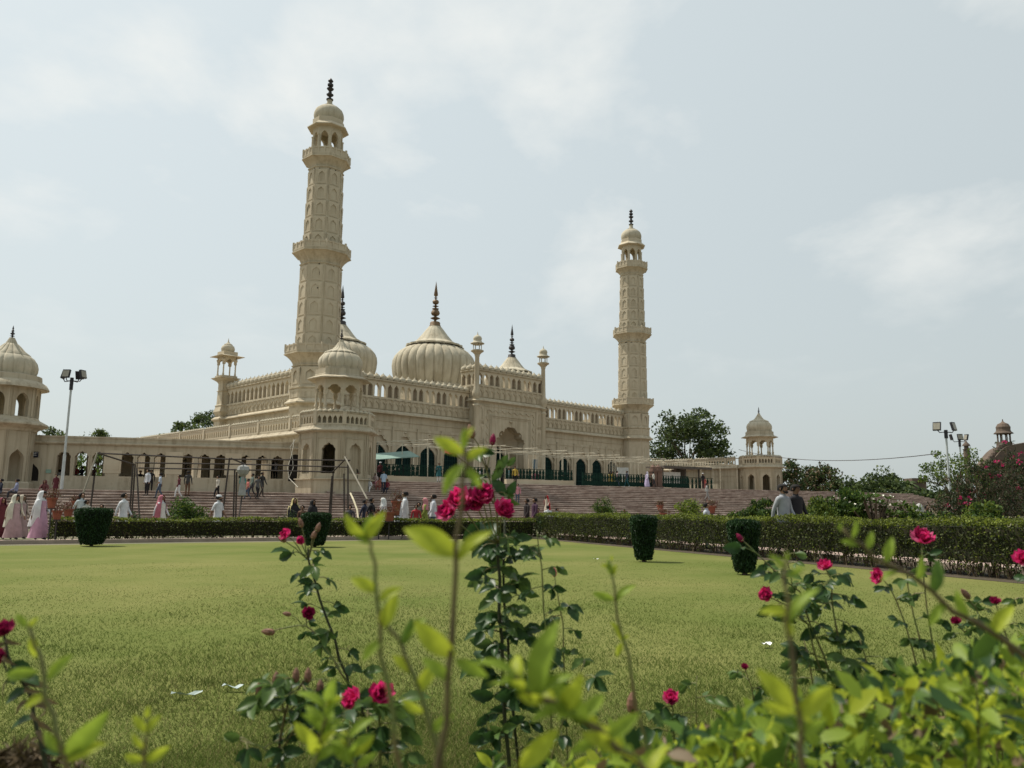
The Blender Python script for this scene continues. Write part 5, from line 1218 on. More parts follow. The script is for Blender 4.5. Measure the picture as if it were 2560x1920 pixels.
# ================================================================ people
def proj(P):
    d = np.asarray(P, float) - CAMP; w_ = d @ _fw; return CX + F_PX * (d @ _R) / w_, CY - F_PX * (d @ _U) / w_
def ground_z(x, y):
    p = np.array([x, y]) - E_L; s = p @ NS; t = p @ DS
    if s < -tread_lo * (n_lo - 1): return 0.01
    if s < 0: return Z_L * (math.floor((s + tread_lo * (n_lo - 1)) / tread_lo) + 1) / n_lo
    if t < 3.2: return Z_L
    return Z_L + (Z_T - Z_L) * min(n_up, math.floor(s / tread_up)) / n_up
POSES = {}
def pose(name):
    J = dict(pel=(0, 0, .53), spi=(0, .005, .63), che=(0, .0, .745), nb=(0, .008, .825), nk=(0, .0, .858), hd=(0, -.012, .925), ht=(0, -.004, .968), nose=(0, -.072, .915))
    for s, n in ((-1, 'L'), (1, 'R')):
        J.update({'hip' + n: (s * .052, 0, .495), 'kn' + n: (s * .058, -.012, .28), 'an' + n: (s * .058, .008, .045), 'to' + n: (s * .068, -.085, .018),
                  'sh' + n: (s * .108, .0, .800), 'el' + n: (s * .142, .012, .635), 'wr' + n: (s * .150, -.03, .492), 'ha' + n: (s * .148, -.045, .445)})
    if name == 'walk':
        J.update(knL=(-.05, -.085, .285), anL=(-.05, -.115, .05), toL=(-.055, -.205, .03), knR=(.05, .015, .275), anR=(.05, .145, .085), toR=(.05, .085, .018),
                 elL=(-.14, .06, .635), wrL=(-.145, .085, .50), haL=(-.142, .08, .455), elR=(.14, -.03, .635), wrR=(.135, -.12, .51), haR=(.13, -.145, .475))
    if name == 'phone':
        J.update(elL=(-.135, -.02, .64), wrL=(-.07, -.13, .665), haL=(-.045, -.155, .69), elR=(.135, -.02, .64), wrR=(.06, -.13, .66), haR=(.035, -.155, .685), hd=(0, -.022, .92))
    if name == 'folded':
        J.update(elL=(-.14, -.03, .64), wrL=(-.02, -.115, .655), haL=(.03, -.115, .66), elR=(.14, -.03, .645), wrR=(.02, -.105, .635), haR=(-.03, -.11, .63))
    if name == 'sit':
        for k in list(J):
            x, y, z = J[k]; J[k] = (x, y, z - .455)
        for s, n in ((-1, 'L'), (1, 'R')):
            J.update({'hip' + n: (s * .055, -.01, .055), 'kn' + n: (s * .085, -.225, .085), 'an' + n: (s * .075, -.24, -.145), 'to' + n: (s * .08, -.325, -.165),
                      'el' + n: (s * .15, -.05, .19), 'wr' + n: (s * .07, -.17, .13), 'ha' + n: (s * .04, -.2, .125)})
    return J
RAD = dict(pel=(.080, .066), spi=(.072, .058), che=(.088, .062), nb=(.048, .042), nk=(.030, .030), hd=(.053, .062), ht=(.043, .048), nose=(.008, .008), hip=(.055, .055), kn=(.036, .038), an=(.023, .025), to=(.020, .016), sh=(.040, .038), el=(.027, .027), wr=(.018, .017), ha=(.020, .012))
def body_mesh(pname, sleeve, detail=False):
    key = (pname, sleeve, detail)
    if key in POSES: return POSES[key]
    J = pose(pname); names = list(J); 
    E_ = [('pel', 'spi'), ('spi', 'che'), ('che', 'nb'), ('nb', 'nk'), ('nk', 'hd'), ('hd', 'ht'), ('hd', 'nose')]
    for n in 'LR': E_ += [('pel', 'hip' + n), ('hip' + n, 'kn' + n), ('kn' + n, 'an' + n), ('an' + n, 'to' + n), ('che', 'sh' + n), ('sh' + n, 'el' + n), ('el' + n, 'wr' + n), ('wr' + n, 'ha' + n)]
    rad = {k: RAD[k if k in RAD else k[:-1]] for k in names}
    if detail:
        for n, s in (('L', -1), ('R', 1)):
            h = np.array(J['ha' + n]); w_ = np.array(J['wr' + n]); d = (h - w_) / np.linalg.norm(h - w_)
            f_ = np.array([0, -1., 0]) - d * (np.array([0, -1., 0]) @ d); f_ /= np.linalg.norm(f_)
            inn = np.array([-s, 0, 0.])
            for i, (off, ln) in enumerate(((-.016, .036), (-.005, .043), (.006, .045), (.017, .040))):
                a = h + f_ * -off + d * .008; b1 = a + d * ln * .55; c1 = b1 + (d * .8 + inn * .5) * ln * .45
                for t, p_ in (('a', a), ('b', b1), ('c', c1)):
                    k = 'f%d%s%s' % (i, t, n); J[k] = tuple(p_); rad[k] = (.0055, .0055)
                E_ += [('ha' + n, 'f%da%s' % (i, n)), ('f%da%s' % (i, n), 'f%db%s' % (i, n)), ('f%db%s' % (i, n), 'f%dc%s' % (i, n))]
            a = w_ + d * .018 + f_ * .014 + inn * .006; b1 = a + d * .02 + f_ * .014
            J['ta' + n] = tuple(a); J['tb' + n] = tuple(b1); rad['ta' + n] = rad['tb' + n] = (.0065, .0065); E_ += [('wr' + n, 'ta' + n), ('ta' + n, 'tb' + n)]
    names = list(J); ix = {k: i for i, k in enumerate(names)}
    me = bpy.data.meshes.new('body'); me.from_pydata([J[k] for k in names], [(ix[a], ix[b]) for a, b in E_], [])
    o = bpy.data.objects.new('body', me); COL.objects.link(o)
    md = o.modifiers.new('skin', 'SKIN'); md.use_smooth_shade = True
    sv = me.skin_vertices[0].data
    for k in names: sv[ix[k]].radius = rad[k]; sv[ix[k]].use_root = (k == 'pel')
    sd_ = o.modifiers.new('sub', 'SUBSURF'); sd_.levels = 2 if detail else 1; sd_.render_levels = sd_.levels
    dg = bpy.context.evaluated_depsgraph_get(); dg.update()
    m2 = bpy.data.meshes.new_from_object(o.evaluated_get(dg)); bpy.data.objects.remove(o)
    m2.polygons.foreach_set('use_smooth', [True] * len(m2.polygons))
    # regions by nearest bone
    reg = []
    for a, b in E_:
        s2 = a + b
        if a in ('nk', 'hd') or (a == 'nb'): r_ = 0
        elif a[:2] == 'an' : r_ = 3
        elif a[:3] == 'hip' or a[:2] == 'kn' or (a == 'pel' and b[:3] == 'hip'): r_ = 2
        elif a[:2] == 'wr' or a[:2] == 'ha' or a[0] in 'ft': r_ = 0
        elif a[:2] == 'el': r_ = 1 if sleeve == 'long' else 0
        else: r_ = 1
        reg.append(r_)
    cen = np.zeros(len(m2.polygons) * 3); m2.polygons.foreach_get('center', cen); cen = cen.reshape(-1, 3)
    best = np.full(len(cen), 1e9); idx = np.zeros(len(cen), int)
    for (a, b), r_ in zip(E_, reg):
        A_, B_ = np.array(J[a]), np.array(J[b]); ab = B_ - A_; t = np.clip(((cen - A_) @ ab) / (ab @ ab), 0, 1)
        dd = np.linalg.norm(cen - A_ - t[:, None] * ab, axis=1) - (rad[a][0] * (1 - t) + rad[b][0] * t)
        k = dd < best; best[k] = dd[k]; idx[k] = r_
    for _ in range(4): m2.materials.append(None)
    m2.polygons.foreach_set('material_index', idx.astype(np.int32)); m2.update()
    POSES[key] = m2
    return m2
def cloth(name, rows, n=22, fold=.05, nf=7, a0=0., a1=2 * math.pi, closed=True, ph=0.):
    """garment shell: rows of (z, rx, ry, yoff); angle 0 is the front (-y)"""
    key = 'garment_' + name
    if key in ME: return ME[key]
    vs = []; fs = []
    m_ = n if closed else n + 1
    for i, (z, rx, ry, yo) in enumerate(rows):
        amp = fold * i / (len(rows) - 1)
        for k in range(m_):
            t = k / n; a = a0 + (a1 - a0) * t
            f_ = 1 + amp * math.sin(nf * a + ph)
            vs.append((math.sin(a) * rx * f_, -math.cos(a) * ry * f_ + yo, z))
    for i in range(len(rows) - 1):
        for k in range(n):
            k2 = (k + 1) % m_ if closed else k + 1
            fs.append((i * m_ + k, i * m_ + k2, (i + 1) * m_ + k2, (i + 1) * m_ + k))
    me = bpy.data.meshes.new('garment'); me.from_pydata(vs, [], fs); me.materials.append(None); me.polygons.foreach_set('use_smooth', [True] * len(fs)); me.update()
    ME[key] = me; return me
TWO = 2 * math.pi
def garment(kind, dz=0.0):
    k = kind + ('_s' if dz else '')
    def r_(rows): return [(z - dz, a, b, c) for z, a, b, c in rows]
    if kind == 'kurta': return cloth(k, r_([(.79, .118, .07, 0), (.70, .106, .076, 0), (.60, .098, .074, 0), (.50, .108, .084, 0), (.40, .122, .10, 0), (.30, .134, .118, 0)]), fold=.05)
    if kind == 'shirt_tail': return cloth(k, r_([(.79, .116, .069, 0), (.70, .105, .074, 0), (.60, .096, .072, 0), (.52, .098, .078, 0), (.465, .102, .082, 0)]), fold=.03)
    if kind == 'dress': return cloth(k, r_([(.79, .118, .07, 0), (.70, .104, .075, 0), (.60, .10, .076, 0), (.48, .125, .10, 0), (.32, .15, .135, 0), (.16, .17, .16, 0), (.05, .185, .175, .01)]), fold=.09, nf=9)
    if kind == 'abaya': return cloth(k, r_([(.80, .10, .06, 0), (.78, .135, .078, 0), (.66, .165, .095, 0), (.50, .155, .11, 0), (.34, .16, .135, 0), (.16, .175, .155, 0), (.03, .19, .17, .01)]), fold=.07, nf=8)
    if kind == 'scarf': return cloth(k, r_([(.992, .008, .008, .0), (.985, .040, .045, .0), (.965, .058, .064, .002), (.93, .068, .076, .010), (.885, .069, .078, .014), (.845, .066, .074, .014), (.812, .10, .078, .006), (.76, .138, .092, .0), (.68, .148, .10, .0)]), a0=R(36), a1=R(324), closed=False, fold=.05, nf=5)
    if kind == 'dupatta': return cloth(k, r_([(.992, .008, .008, .0), (.985, .044, .048, .0), (.965, .062, .067, .002), (.93, .073, .080, .010), (.885, .078, .084, .014), (.83, .088, .085, .014), (.78, .140, .092, .006), (.66, .158, .11, .015), (.52, .155, .125, .03), (.40, .15, .14, .05), (.28, .14, .15, .07)]), a0=R(42), a1=R(318), closed=False, fold=.07, nf=7)
    if kind == 'hair': return cloth(k, r_([(.988, .006, .006, .004), (.984, .032, .036, .004), (.970, .052, .060, .004), (.950, .0585, .068, .006), (.925, .058, .067, .012), (.895, .054, .052, .022)]), a0=R(48), a1=R(312), closed=False, fold=.03, nf=9)
    if kind == 'fringe': return cloth(k, r_([(.988, .006, .006, .004), (.984, .032, .036, .004), (.970, .054, .063, .0), (.955, .0585, .069, .0)]), fold=.04, nf=8)
    if kind == 'long_hair': return cloth(k, r_([(.988, .006, .006, .004), (.984, .034, .038, .004), (.965, .056, .064, .004), (.93, .064, .072, .01), (.88, .066, .068, .016), (.80, .075, .055, .04), (.70, .07, .035, .06), (.62, .055, .025, .065)]), a0=R(60), a1=R(300), closed=False, fold=.06, nf=9)
    if kind == 'cap': return cloth(k, r_([(.998, .006, .006, 0), (.994, .034, .040, 0), (.975, .056, .064, 0), (.945, .059, .068, 0)]), fold=.0)
CM = {}
def cmat(c, kind='cloth'):
    k = (kind,) + tuple(c)
    if k not in CM:
        CM[k] = mat('%s_%d' % (kind, len(CM)), c, .85 if kind == 'cloth' else .6, scale=9, col2=tuple(x * .78 for x in c), bump=.15 if kind == 'cloth' else 0, bscale=30)
    return CM[k]
SKINC = [(.22, .125, .075), (.26, .15, .095), (.17, .095, .055)]
WHT = (.62, .63, .64); BLK = (.014, .013, .015); NAVY = (.02, .025, .045); JEAN = (.06, .085, .13); GRY = (.30, .31, .33); PNK = (.52, .23, .27); RED = (.36, .035, .04); MAR = (.10, .02, .028); YEL = (.50, .36, .07); TEAL = (.02, .10, .11); CRM = (.52, .47, .36); LBL = (.36, .47, .60); LIL = (.45, .38, .56); BRN = (.14, .08, .05); ORG = (.52, .17, .10); HAIRC = (.012, .010, .009); SHOE = (.03, .025, .022)
PC = [0]
def person(px, yh, h, d0, d1, pz, head, top, low, label, g=(), sleeve='long', scarf=None, gcol=None, group='visitors around the mosque', detail=False, extra=None, shoe=SHOE, seatz=None, beard=False):
    PC[0] += 1
    hh = h * (.53 if pz == 'sit' else .99)
    if group == 'people walking on the garden path' and 150 < px < 1500:
        dr_ = ray(px, 1280)[:2]; hp = HB0 + n_ * .84; t_ = (hp @ n_) / (dr_ @ n_); dh = float(dr_[1] * t_)      # back face of the far hedge on this ray
        d0 = d1 = max(d0, dh + .9 + (PC[0] % 3) * .5); h = float(np.clip(ony(px, yh, d0)[2] / .99, 1.0, 1.86)); hh = h * .99
    best = None
    for dep in np.linspace(d0, d1, 60):
        x = float(ony(px, 1240, dep)[0]); z = ground_z(x, dep) if seatz is None else seatz
        if pz == 'sit' and seatz is None: z += .17
        Q = proj((x, dep, z + hh)); x += (px - Q[0]) / F_PX * dep
        e = abs(Q[1] - yh)
        if best is None or e < best[0] - .05: best = (e, x, dep, z)
    _, x, dep, z = best
    root = empty('person', (x, dep, z), R(head)); root.scale = (h, h, h)
    tag(root, label, 'person', group)
    sk = cmat(SKINC[PC[0] % 3], 'skin')
    b_ = link('body', body_mesh(pz, sleeve, detail), root)
    for i, m_ in enumerate((sk, cmat(top), cmat(low), cmat(shoe))):
        b_.material_slots[i].link = 'OBJECT'; b_.material_slots[i].material = m_
    dz = .455 if pz == 'sit' else 0.0
    def gar(kind, c, nm):
        o = link(nm, garment(kind, dz), root); o.material_slots[0].link = 'OBJECT'; o.material_slots[0].material = cmat(c); return o
    for k in g:
        if k in ('kurta', 'dress', 'abaya', 'shirt_tail'):
            if pz != 'sit': gar(k, gcol or top, {'kurta': 'tunic', 'dress': 'dress', 'abaya': 'robe', 'shirt_tail': 'shirt'}[k])
        elif k in ('scarf', 'dupatta'): gar(k, scarf or top, 'headscarf')
        elif k == 'cap': gar('cap', scarf or WHT, 'skullcap')
        elif k == 'long_hair': gar('long_hair', HAIRC, 'hair')
    if not any(k in g for k in ('scarf', 'dupatta', 'long_hair')): gar('hair', HAIRC, 'hair')
    if detail:
        for s in (-1, 1):
            q = MB(); q.lathe([(0, -.004), (.006, -.003), (.008, 0), (.006, .003), (0, .004)], 8); o = q.build('eye', cmat((.02, .015, .012), 'eye'), root, (s * .021, -.066 - dz * 0, .930)); 
            q = MB(); q.tube([(s * .010, -.069, .942), (s * .022, -.070, .945), (s * .034, -.062, .941)], .0028, 4); q.build('eyebrow', cmat(HAIRC), root)
            q = MB(); q.lathe([(0, -.016), (.006, -.010), (.008, .0), (.007, .010), (0, .016)], 6, s * .056, 0); q.build('ear', sk, root, (0, 0, .918))
        q = MB(); q.tube([(-.016, -.066, .893), (0, -.071, .892), (.016, -.066, .893)], .0034, 5); q.build('mouth', cmat((.18, .07, .055), 'lip'), root)
        o = gar('fringe', HAIRC, 'hair_front')
    if beard: 
        q = MB(); q.tube([(-.044, -.03, .895), (-.03, -.055, .875), (0, -.064, .868), (.03, -.055, .875), (.044, -.03, .895)], [.008, .014, .016, .014, .008], 6); q.build('beard', cmat(HAIRC), root)
    if extra: extra(root)
    return root
W0 = dict(group='people walking on the garden path'); ST = dict(group='people on the steps and the terrace'); LD = dict(group='people on the landing before the arcade')
# -- on the garden path
person(1956, 1209, 1.77, 19.8, 19.8, 'walk', 42, GRY, (.32, .33, .35), 'man walking in a long pale grey tunic with a short beard', g=('kurta',), detail=True, beard=True, **W0)
person(1988, 1212, 1.78, 20.5, 20.5, 'walk', 36, (.018, .017, .02), (.02, .02, .022), 'man walking in a long black tunic beside the man in grey', g=('kurta',), detail=True, **W0)
person(8, 1262, 1.45, 29, 29, 'stand', 60, MAR, MAR, 'woman in a dark maroon dress and scarf walking with the two women in pale scarves', g=('dress', 'dupatta'), scarf=(.20, .05, .07), **W0)
person(42, 1238, 1.56, 28.5, 28.5, 'walk', 75, CRM, (.42, .36, .33), 'woman in a cream patterned scarf over a dusky pink dress', g=('dress', 'dupatta'), scarf=(.50, .49, .40), gcol=(.36, .25, .25), detail=True, **W0)
person(58, 1240, 1.55, 28.9, 28.9, 'walk', 85, (.40, .33, .28), CRM, 'woman holding up a beige scarf beside the cream-scarfed woman', g=('dress', 'dupatta'), scarf=(.42, .38, .30), gcol=(.30, .22, .21), **W0)
person(108, 1227, 1.68, 28.2, 28.2, 'walk', 85, WHT, (.55, .5, .45), 'woman in a white headscarf and long pale pink dress by the potted plant', g=('dress', 'dupatta'), scarf=WHT, gcol=(.50, .29, .38), detail=True, **W0)
person(206, 1232, 1.55, 33, 36, 'walk', 70, (.5, .55, .55), CRM, 'long-haired woman in a white floral top behind the dark topiary', g=('long_hair', 'kurta'), **W0)
person(218, 1250, 1.3, 33, 37, 'walk', 70, (.45, .45, .38), CRM, 'child with dark hair walking beside the long-haired woman', **W0)
person(312, 1233, 1.66, 29, 36, 'walk', 88, WHT, WHT, 'boy in a white tunic walking behind the far hedge', g=('kurta',), **W0)
person(255, 1261, 1.2, 32, 40, 'stand', 10, BRN, BRN, 'small child whose dark head shows above the far hedge', **W0)
person(406, 1238, 1.60, 29, 36, 'walk', 80, WHT, WHT, 'woman in a rose pink headscarf and white dress', g=('dress', 'dupatta'), scarf=(.42, .14, .17), gcol=(.58, .57, .52), **W0)
person(548, 1238, 1.66, 28, 36, 'walk', 80, WHT, WHT, 'bearded man in white with a white skullcap', g=('kurta', 'cap'), sleeve='short', beard=True, **W0)
person(737, 1246, 1.58, 29, 38, 'walk', 30, BLK, BLK, 'woman in black with a pale yellow shawl', g=('abaya', 'dupatta'), scarf=(.50, .43, .20), **W0)
person(783, 1250, 1.55, 29, 38, 'stand', 60, BLK, BLK, 'woman in a black robe and black headscarf on the path', g=('abaya', 'scarf'), scarf=BLK, **W0)
person(757, 1264, 1.2, 30, 40, 'stand', 0, BRN, BRN, 'child in brown between the two women in black', **W0)
person(876, 1264, 1.2, 31, 40, 'stand', 0, (.06, .06, .07), NAVY, 'child in a grey shirt beside the pale stick', **W0)
person(913, 1249, 1.56, 30, 38, 'walk', 80, NAVY, NAVY, 'person in dark blue leaning past the far hedge', **W0)
person(930, 1245, 1.62, 30, 38, 'walk', 80, BLK, BLK, 'boy in a black T-shirt behind the far hedge', sleeve='short', **W0)
person(957, 1245, 1.56, 29, 37, 'walk', -75, (.52, .53, .52), (.1, .08, .08), 'woman in a white scarf and pale grey tunic', g=('kurta', 'dupatta'), scarf=(.58, .58, .55), **W0)
person(1013, 1229, 1.72, 29, 36, 'walk', -80, WHT, WHT, 'tall boy in a white tunic next to the large terracotta pot', g=('kurta',), **W0)
person(997, 1236, 1.66, 30, 37, 'walk', -80, WHT, CRM, 'boy in a white shirt half hidden by the terracotta pot', g=('kurta',), **W0)
person(1062, 1245, 1.56, 29, 37, 'walk', -70, (.22, .26, .05), (.22, .26, .05), 'woman in a salmon pink headscarf and olive dress', g=('dress', 'scarf'), scarf=(.50, .21, .22), **W0)
person(1084, 1236, 1.66, 29, 36, 'walk', -80, (.58, .60, .64), JEAN, 'bearded man in a white shirt and jeans behind the far hedge', g=('shirt_tail',), beard=True, **W0)
person(1041, 1262, 1.15, 33, 45, 'stand', 0, RED, BLK, 'small child in a red top behind the far hedge', **W0)
person(1047, 1256, 1.3, 33, 45, 'stand', 0, (.2, .2, .16), BLK, 'child in a drab shirt beside the child in red', **W0)
person(1317, 1247, 1.62, 33, 42, 'walk', -60, (.025, .018, .018), BLK, 'man in a black shirt walking beside the man in dark purple', g=('shirt_tail',), **W0)
person(1337, 1245, 1.64, 33, 42, 'walk', -60, (.06, .025, .05), BLK, 'man in a dark purple shirt walking behind the hedge', g=('shirt_tail',), **W0)
person(1345, 1270, 1.1, 36, 46, 'stand', 0, MAR, BLK, 'small child in maroon beside the man in dark purple', **W0)
person(1370, 1264, 1.2, 36, 46, 'stand', 180, WHT, GRY, 'child in a white shirt seen from behind', **W0)
person(1393, 1270, 1.1, 36, 46, 'stand', 40, LBL, GRY, 'child in a light blue shirt with one arm out', **W0)
person(1766, 1256, 1.35, 24, 30, 'stand', 60, (.42, .44, .48), (.2, .22, .25), 'boy in a black and white patterned shirt beside a terracotta pot', **W0)
person(2317, 1262, 1.35, 28, 42, 'stand', 0, BLK, BLK, 'person in black behind the right hedge near the low garden wall', sleeve='short', **W0)
# -- on the steps and the terrace
person(1767, 1206, 1.62, 60, 80, 'walk', 75, (.36, .37, .36), (.24, .24, .24), 'man in a grey shirt and trousers walking down the steps below the gate posts', **ST)
person(1294, 1210, 1.62, 55, 72, 'stand', 0, PNK, JEAN, 'man in a pink shirt and jeans standing on the steps', **ST)
person(1367, 1238, 1.55, 52, 62, 'walk', -30, (.55, .47, .38), (.55, .47, .38), 'woman in cream with a red shawl on the lower steps', g=('kurta', 'dupatta'), scarf=(.45, .02, .03), **ST)
person(928, 1155, 1.62, 66, 76, 'stand', 20, (.5, .52, .55), (.5, .5, .5), 'man in a pale shirt under the green awning', g=('kurta',), **ST)
person(951, 1155, 1.65, 67, 77, 'stand', -20, MAR, BLK, 'man in a maroon shirt and white cap under the green awning', g=('cap',), **ST)
person(966, 1160, 1.6, 66, 76, 'stand', -60, BLK, BLK, 'person in black standing by the awning post', g=('abaya',), **ST)
person(960, 1177, 1.55, 58, 68, 'stand', 10, LBL, NAVY, 'boy in a light blue shirt and dark trousers on the top steps', sleeve='short', g=('shirt_tail',), **ST)
person(923, 1197, 1.5, 56, 66, 'sit', 0, WHT, WHT, 'woman in white sitting on the steps beside the pavilion', g=('scarf',), scarf=(.55, .54, .5), **ST)
person(928, 1180, 1.5, 58, 70, 'sit', 5, ORG, (.3, .28, .3), 'woman in orange sitting on the upper steps', g=('scarf',), scarf=ORG, **ST)
person(939, 1182, 1.5, 58, 70, 'sit', -5, (.48, .35, .33), PNK, 'woman in dusty pink sitting on the upper steps', g=('scarf',), scarf=(.5, .42, .38), **ST)
person(950, 1193, 1.5, 57, 68, 'sit', -10, (.42, .16, .12), (.3, .1, .08), 'woman in brick red sitting below the boy in light blue', g=('long_hair',), **ST)
person(968, 1198, 1.45, 57, 68, 'sit', -10, (.20, .03, .05), NAVY, 'person in dark red and navy sitting on the steps', **ST)
person(919, 1170, 1.6, 62, 72, 'stand', 30, NAVY, BLK, 'man in navy standing against the pavilion wall', **ST)
person(993, 1161, 1.55, 66, 74, 'stand', 20, BLK, BLK, 'woman in a black robe with a cream shawl before the fence', g=('abaya', 'scarf'), scarf=(.55, .5, .38), **ST)
person(1006, 1163, 1.55, 66, 74, 'stand', -10, BLK, BLK, 'woman in a long black robe and veil before the fence', g=('abaya', 'scarf'), scarf=BLK, **ST)
person(1098, 1157, 1.62, 66, 76, 'phone', 0, TEAL, WHT, 'man in a teal tunic and white trousers on the top step', g=('kurta',), **ST)
person(1189, 1174, 1.55, 68, 84, 'walk', 40, WHT, WHT, 'man in a long white tunic near the left end of the portal', g=('dress',), gcol=WHT, **ST)
person(1200, 1172, 1.58, 69, 85, 'stand', -20, WHT, NAVY, 'boy in white shirt and dark trousers beside the long white tunic', sleeve='short', **ST)
person(1239, 1172, 1.6, 71, 88, 'stand', 30, WHT, CRM, 'man in white in front of the portal door', g=('kurta',), **ST)
person(1243, 1180, 1.5, 71, 86, 'stand', -10, (.55, .57, .62), NAVY, 'boy in a white shirt before the portal door', **ST)
person(1254, 1172, 1.62, 73, 90, 'stand', 10, BLK, BLK, 'man in black in the shade of the portal', **ST)
person(1272, 1170, 1.6, 71, 88, 'phone', 0, (.28, .44, .46), JEAN, 'man in a pale aqua shirt looking at his phone below the portal', sleeve='short', **ST)
person(1288, 1163, 1.66, 73, 90, 'stand', 0, YEL, BLK, 'man in a yellow shirt behind the pink-shirted man on the terrace', **ST)
person(1291, 1175, 1.55, 69, 82, 'stand', 0, (.58, .30, .36), JEAN, 'man in a light pink T-shirt and jeans on the terrace', sleeve='short', **ST)
person(1336, 1177, 1.5, 70, 86, 'stand', 15, (.36, .12, .17), (.5, .4, .4), 'woman in a rose tunic beside the man in a white cap', g=('kurta', 'long_hair'), **ST)
person(1344, 1179, 1.5, 71, 88, 'phone', -20, (.10, .04, .05), BLK, 'man in dark clothes and a white cap before the notice board', g=('cap',), **ST)
person(1524, 1179, 1.5, 76, 92, 'walk', 60, (.46, .36, .14), CRM, 'woman in a mustard tunic with dark hair on the terrace edge', g=('kurta', 'long_hair'), **ST)
person(1531, 1178, 1.52, 76, 92, 'walk', 60, YEL, (.5, .3, .25), 'woman in a bright yellow tunic on the terrace edge', g=('kurta', 'long_hair'), **ST)
person(1543, 1177, 1.52, 76, 92, 'walk', 80, (.58, .42, .40), JEAN, 'man in a white and red shirt and jeans striding along the terrace', **ST)
person(1567, 1177, 1.54, 77, 93, 'walk', -70, NAVY, TEAL, 'man in a dark blue shirt and white shoes on the terrace', shoe=WHT, **ST)
person(1604, 1184, 1.46, 78, 94, 'walk', 70, (.35, .3, .2), BRN, 'woman in a brown and beige sari on the terrace', g=('dress', 'long_hair'), gcol=(.26, .17, .10), **ST)
person(1617, 1179, 1.5, 78, 94, 'walk', -60, (.6, .56, .68), LIL, 'woman in a lilac dress and white headscarf on the terrace', g=('dress', 'scarf'), gcol=LIL, scarf=(.62, .58, .70), **ST)
person(1634, 1179, 1.52, 79, 95, 'walk', 70, (.56, .56, .50), (.03, .03, .035), 'man in a white shirt and black trousers beside the green fence', sleeve='short', **ST)
person(1757, 1180, 1.55, 82, 98, 'stand', 30, BLK, (.05, .02, .02), 'man in black with a pale cap between the two gate posts', g=('cap',), **ST)
person(1762, 1194, 1.2, 82, 98, 'stand', 30, (.45, .09, .08), (.3, .1, .1), 'child in red between the two gate posts', **ST)
# -- on the landing before the arcade
person(6, 1170, 1.65, 48, 58, 'stand', 30, NAVY, BLK, 'man in dark clothes under the round tower', **LD)
person(22, 1172, 1.62, 48, 58, 'stand', -30, (.04, .045, .06), NAVY, 'man in a slate shirt beside the tower arch', **LD)
person(32, 1171, 1.6, 48, 58, 'stand', 10, LBL, NAVY, 'man in a pale blue shirt beside the red-shirted man', **LD)
person(43, 1167, 1.66, 48, 58, 'stand', -10, RED, MAR, 'man in a bright red shirt under the tower', **LD)
person(44, 1196, 1.6, 46, 54, 'sit', -60, (.25, .27, .40), (.04, .04, .05), 'man in a checked shirt sitting on the top step', **LD)
person(4, 1198, 1.6, 46, 54, 'sit', -40, NAVY, (.1, .11, .14), 'man in navy sitting on the top step below the tower', **LD)
person(106, 1172, 1.66, 48, 58, 'folded', 30, (.44, .43, .40), BRN, 'man in a pale shirt with folded arms beside the green notice', **LD)
person(91, 1192, 1.2, 48, 56, 'stand', 10, (.34, .34, .42), JEAN, 'boy in a checked shirt standing before the doorway', **LD)
person(113, 1197, 1.55, 47, 55, 'sit', 10, (.14, .05, .05), BLK, 'woman in dark red sitting against the arcade wall', g=('scarf',), scarf=(.12, .04, .04), **LD)
person(118, 1184, 1.45, 48, 57, 'stand', 30, (.5, .5, .48), GRY, 'boy in white leaning on the arcade wall below the notice', **LD)
person(150, 1178, 1.6, 49, 58, 'stand', 180, (.52, .52, .50), NAVY, 'man in a white shirt standing beside the lamp post', sleeve='short', g=('shirt_tail',), **LD)
person(142, 1197, 1.2, 48, 56, 'stand', 0, MAR, MAR, 'child in maroon beside the man at the lamp post', g=('kurta',), **LD)
person(190, 1168, 1.6, 58.0, 59.5, 'sit', 10, (.28, .03, .04), JEAN, 'man in a red shirt and jeans sitting on a window sill', seatz=zs0 + .02, **LD)
person(206, 1176, 1.5, 58.5, 60, 'sit', -20, NAVY, BLK, 'man in navy sitting on the same sill as the man in red', seatz=zs0 + .02, **LD)
person(236, 1172, 1.55, 59.0, 60.5, 'sit', -20, (.16, .09, .10), BLK, 'person in a dusky shawl sitting in an arcade window', seatz=zs0 + .02, **LD)
person(318, 1180, 1.55, 59.0, 61.5, 'sit', 0, BLK, NAVY, 'man in black sitting in an arcade window', seatz=zs0 + .02, **LD)
person(352, 1176, 1.58, 52, 60, 'stand', 40, BLK, (.1, .11, .14), 'man in a black jacket near the arcade windows', **LD)
person(371, 1173, 1.64, 50, 59, 'stand', -30, (.56, .58, .62), BLK, 'man in a white shirt and black trousers with a backpack', **LD)
person(379, 1174, 1.6, 51, 60, 'stand', 20, BLK, BLK, 'man in black close behind the man with a backpack', **LD)
person(402, 1180, 1.58, 49, 57, 'walk', -60, (.42, .48, .56), JEAN, 'man in a pale blue shirt and jeans on the landing', sleeve='short', **LD)
person(449, 1187, 1.5, 49, 57, 'walk', -50, MAR, WHT, 'boy in a dark red shirt and white trousers walking', **LD)
person(472, 1180, 1.6, 51, 59, 'stand', 180, (.05, .05, .05), BRN, 'person in dark grey seen from behind at a window', **LD)
person(465, 1152, 1.55, 60.5, 62.5, 'stand', 180, (.1, .1, .1), BLK, 'man standing inside a window in a charcoal shirt', seatz=zs0, **LD)
person(546, 1190, 1.5, 50, 58, 'walk', -40, (.45, .42, .36), BLK, 'man in a beige shirt and black trousers below the arcade', **LD)
person(621, 1196, 1.35, 50, 58, 'walk', -50, (.55, .16, .14), JEAN, 'child in a coral T-shirt walking with three others', sleeve='short', **LD)
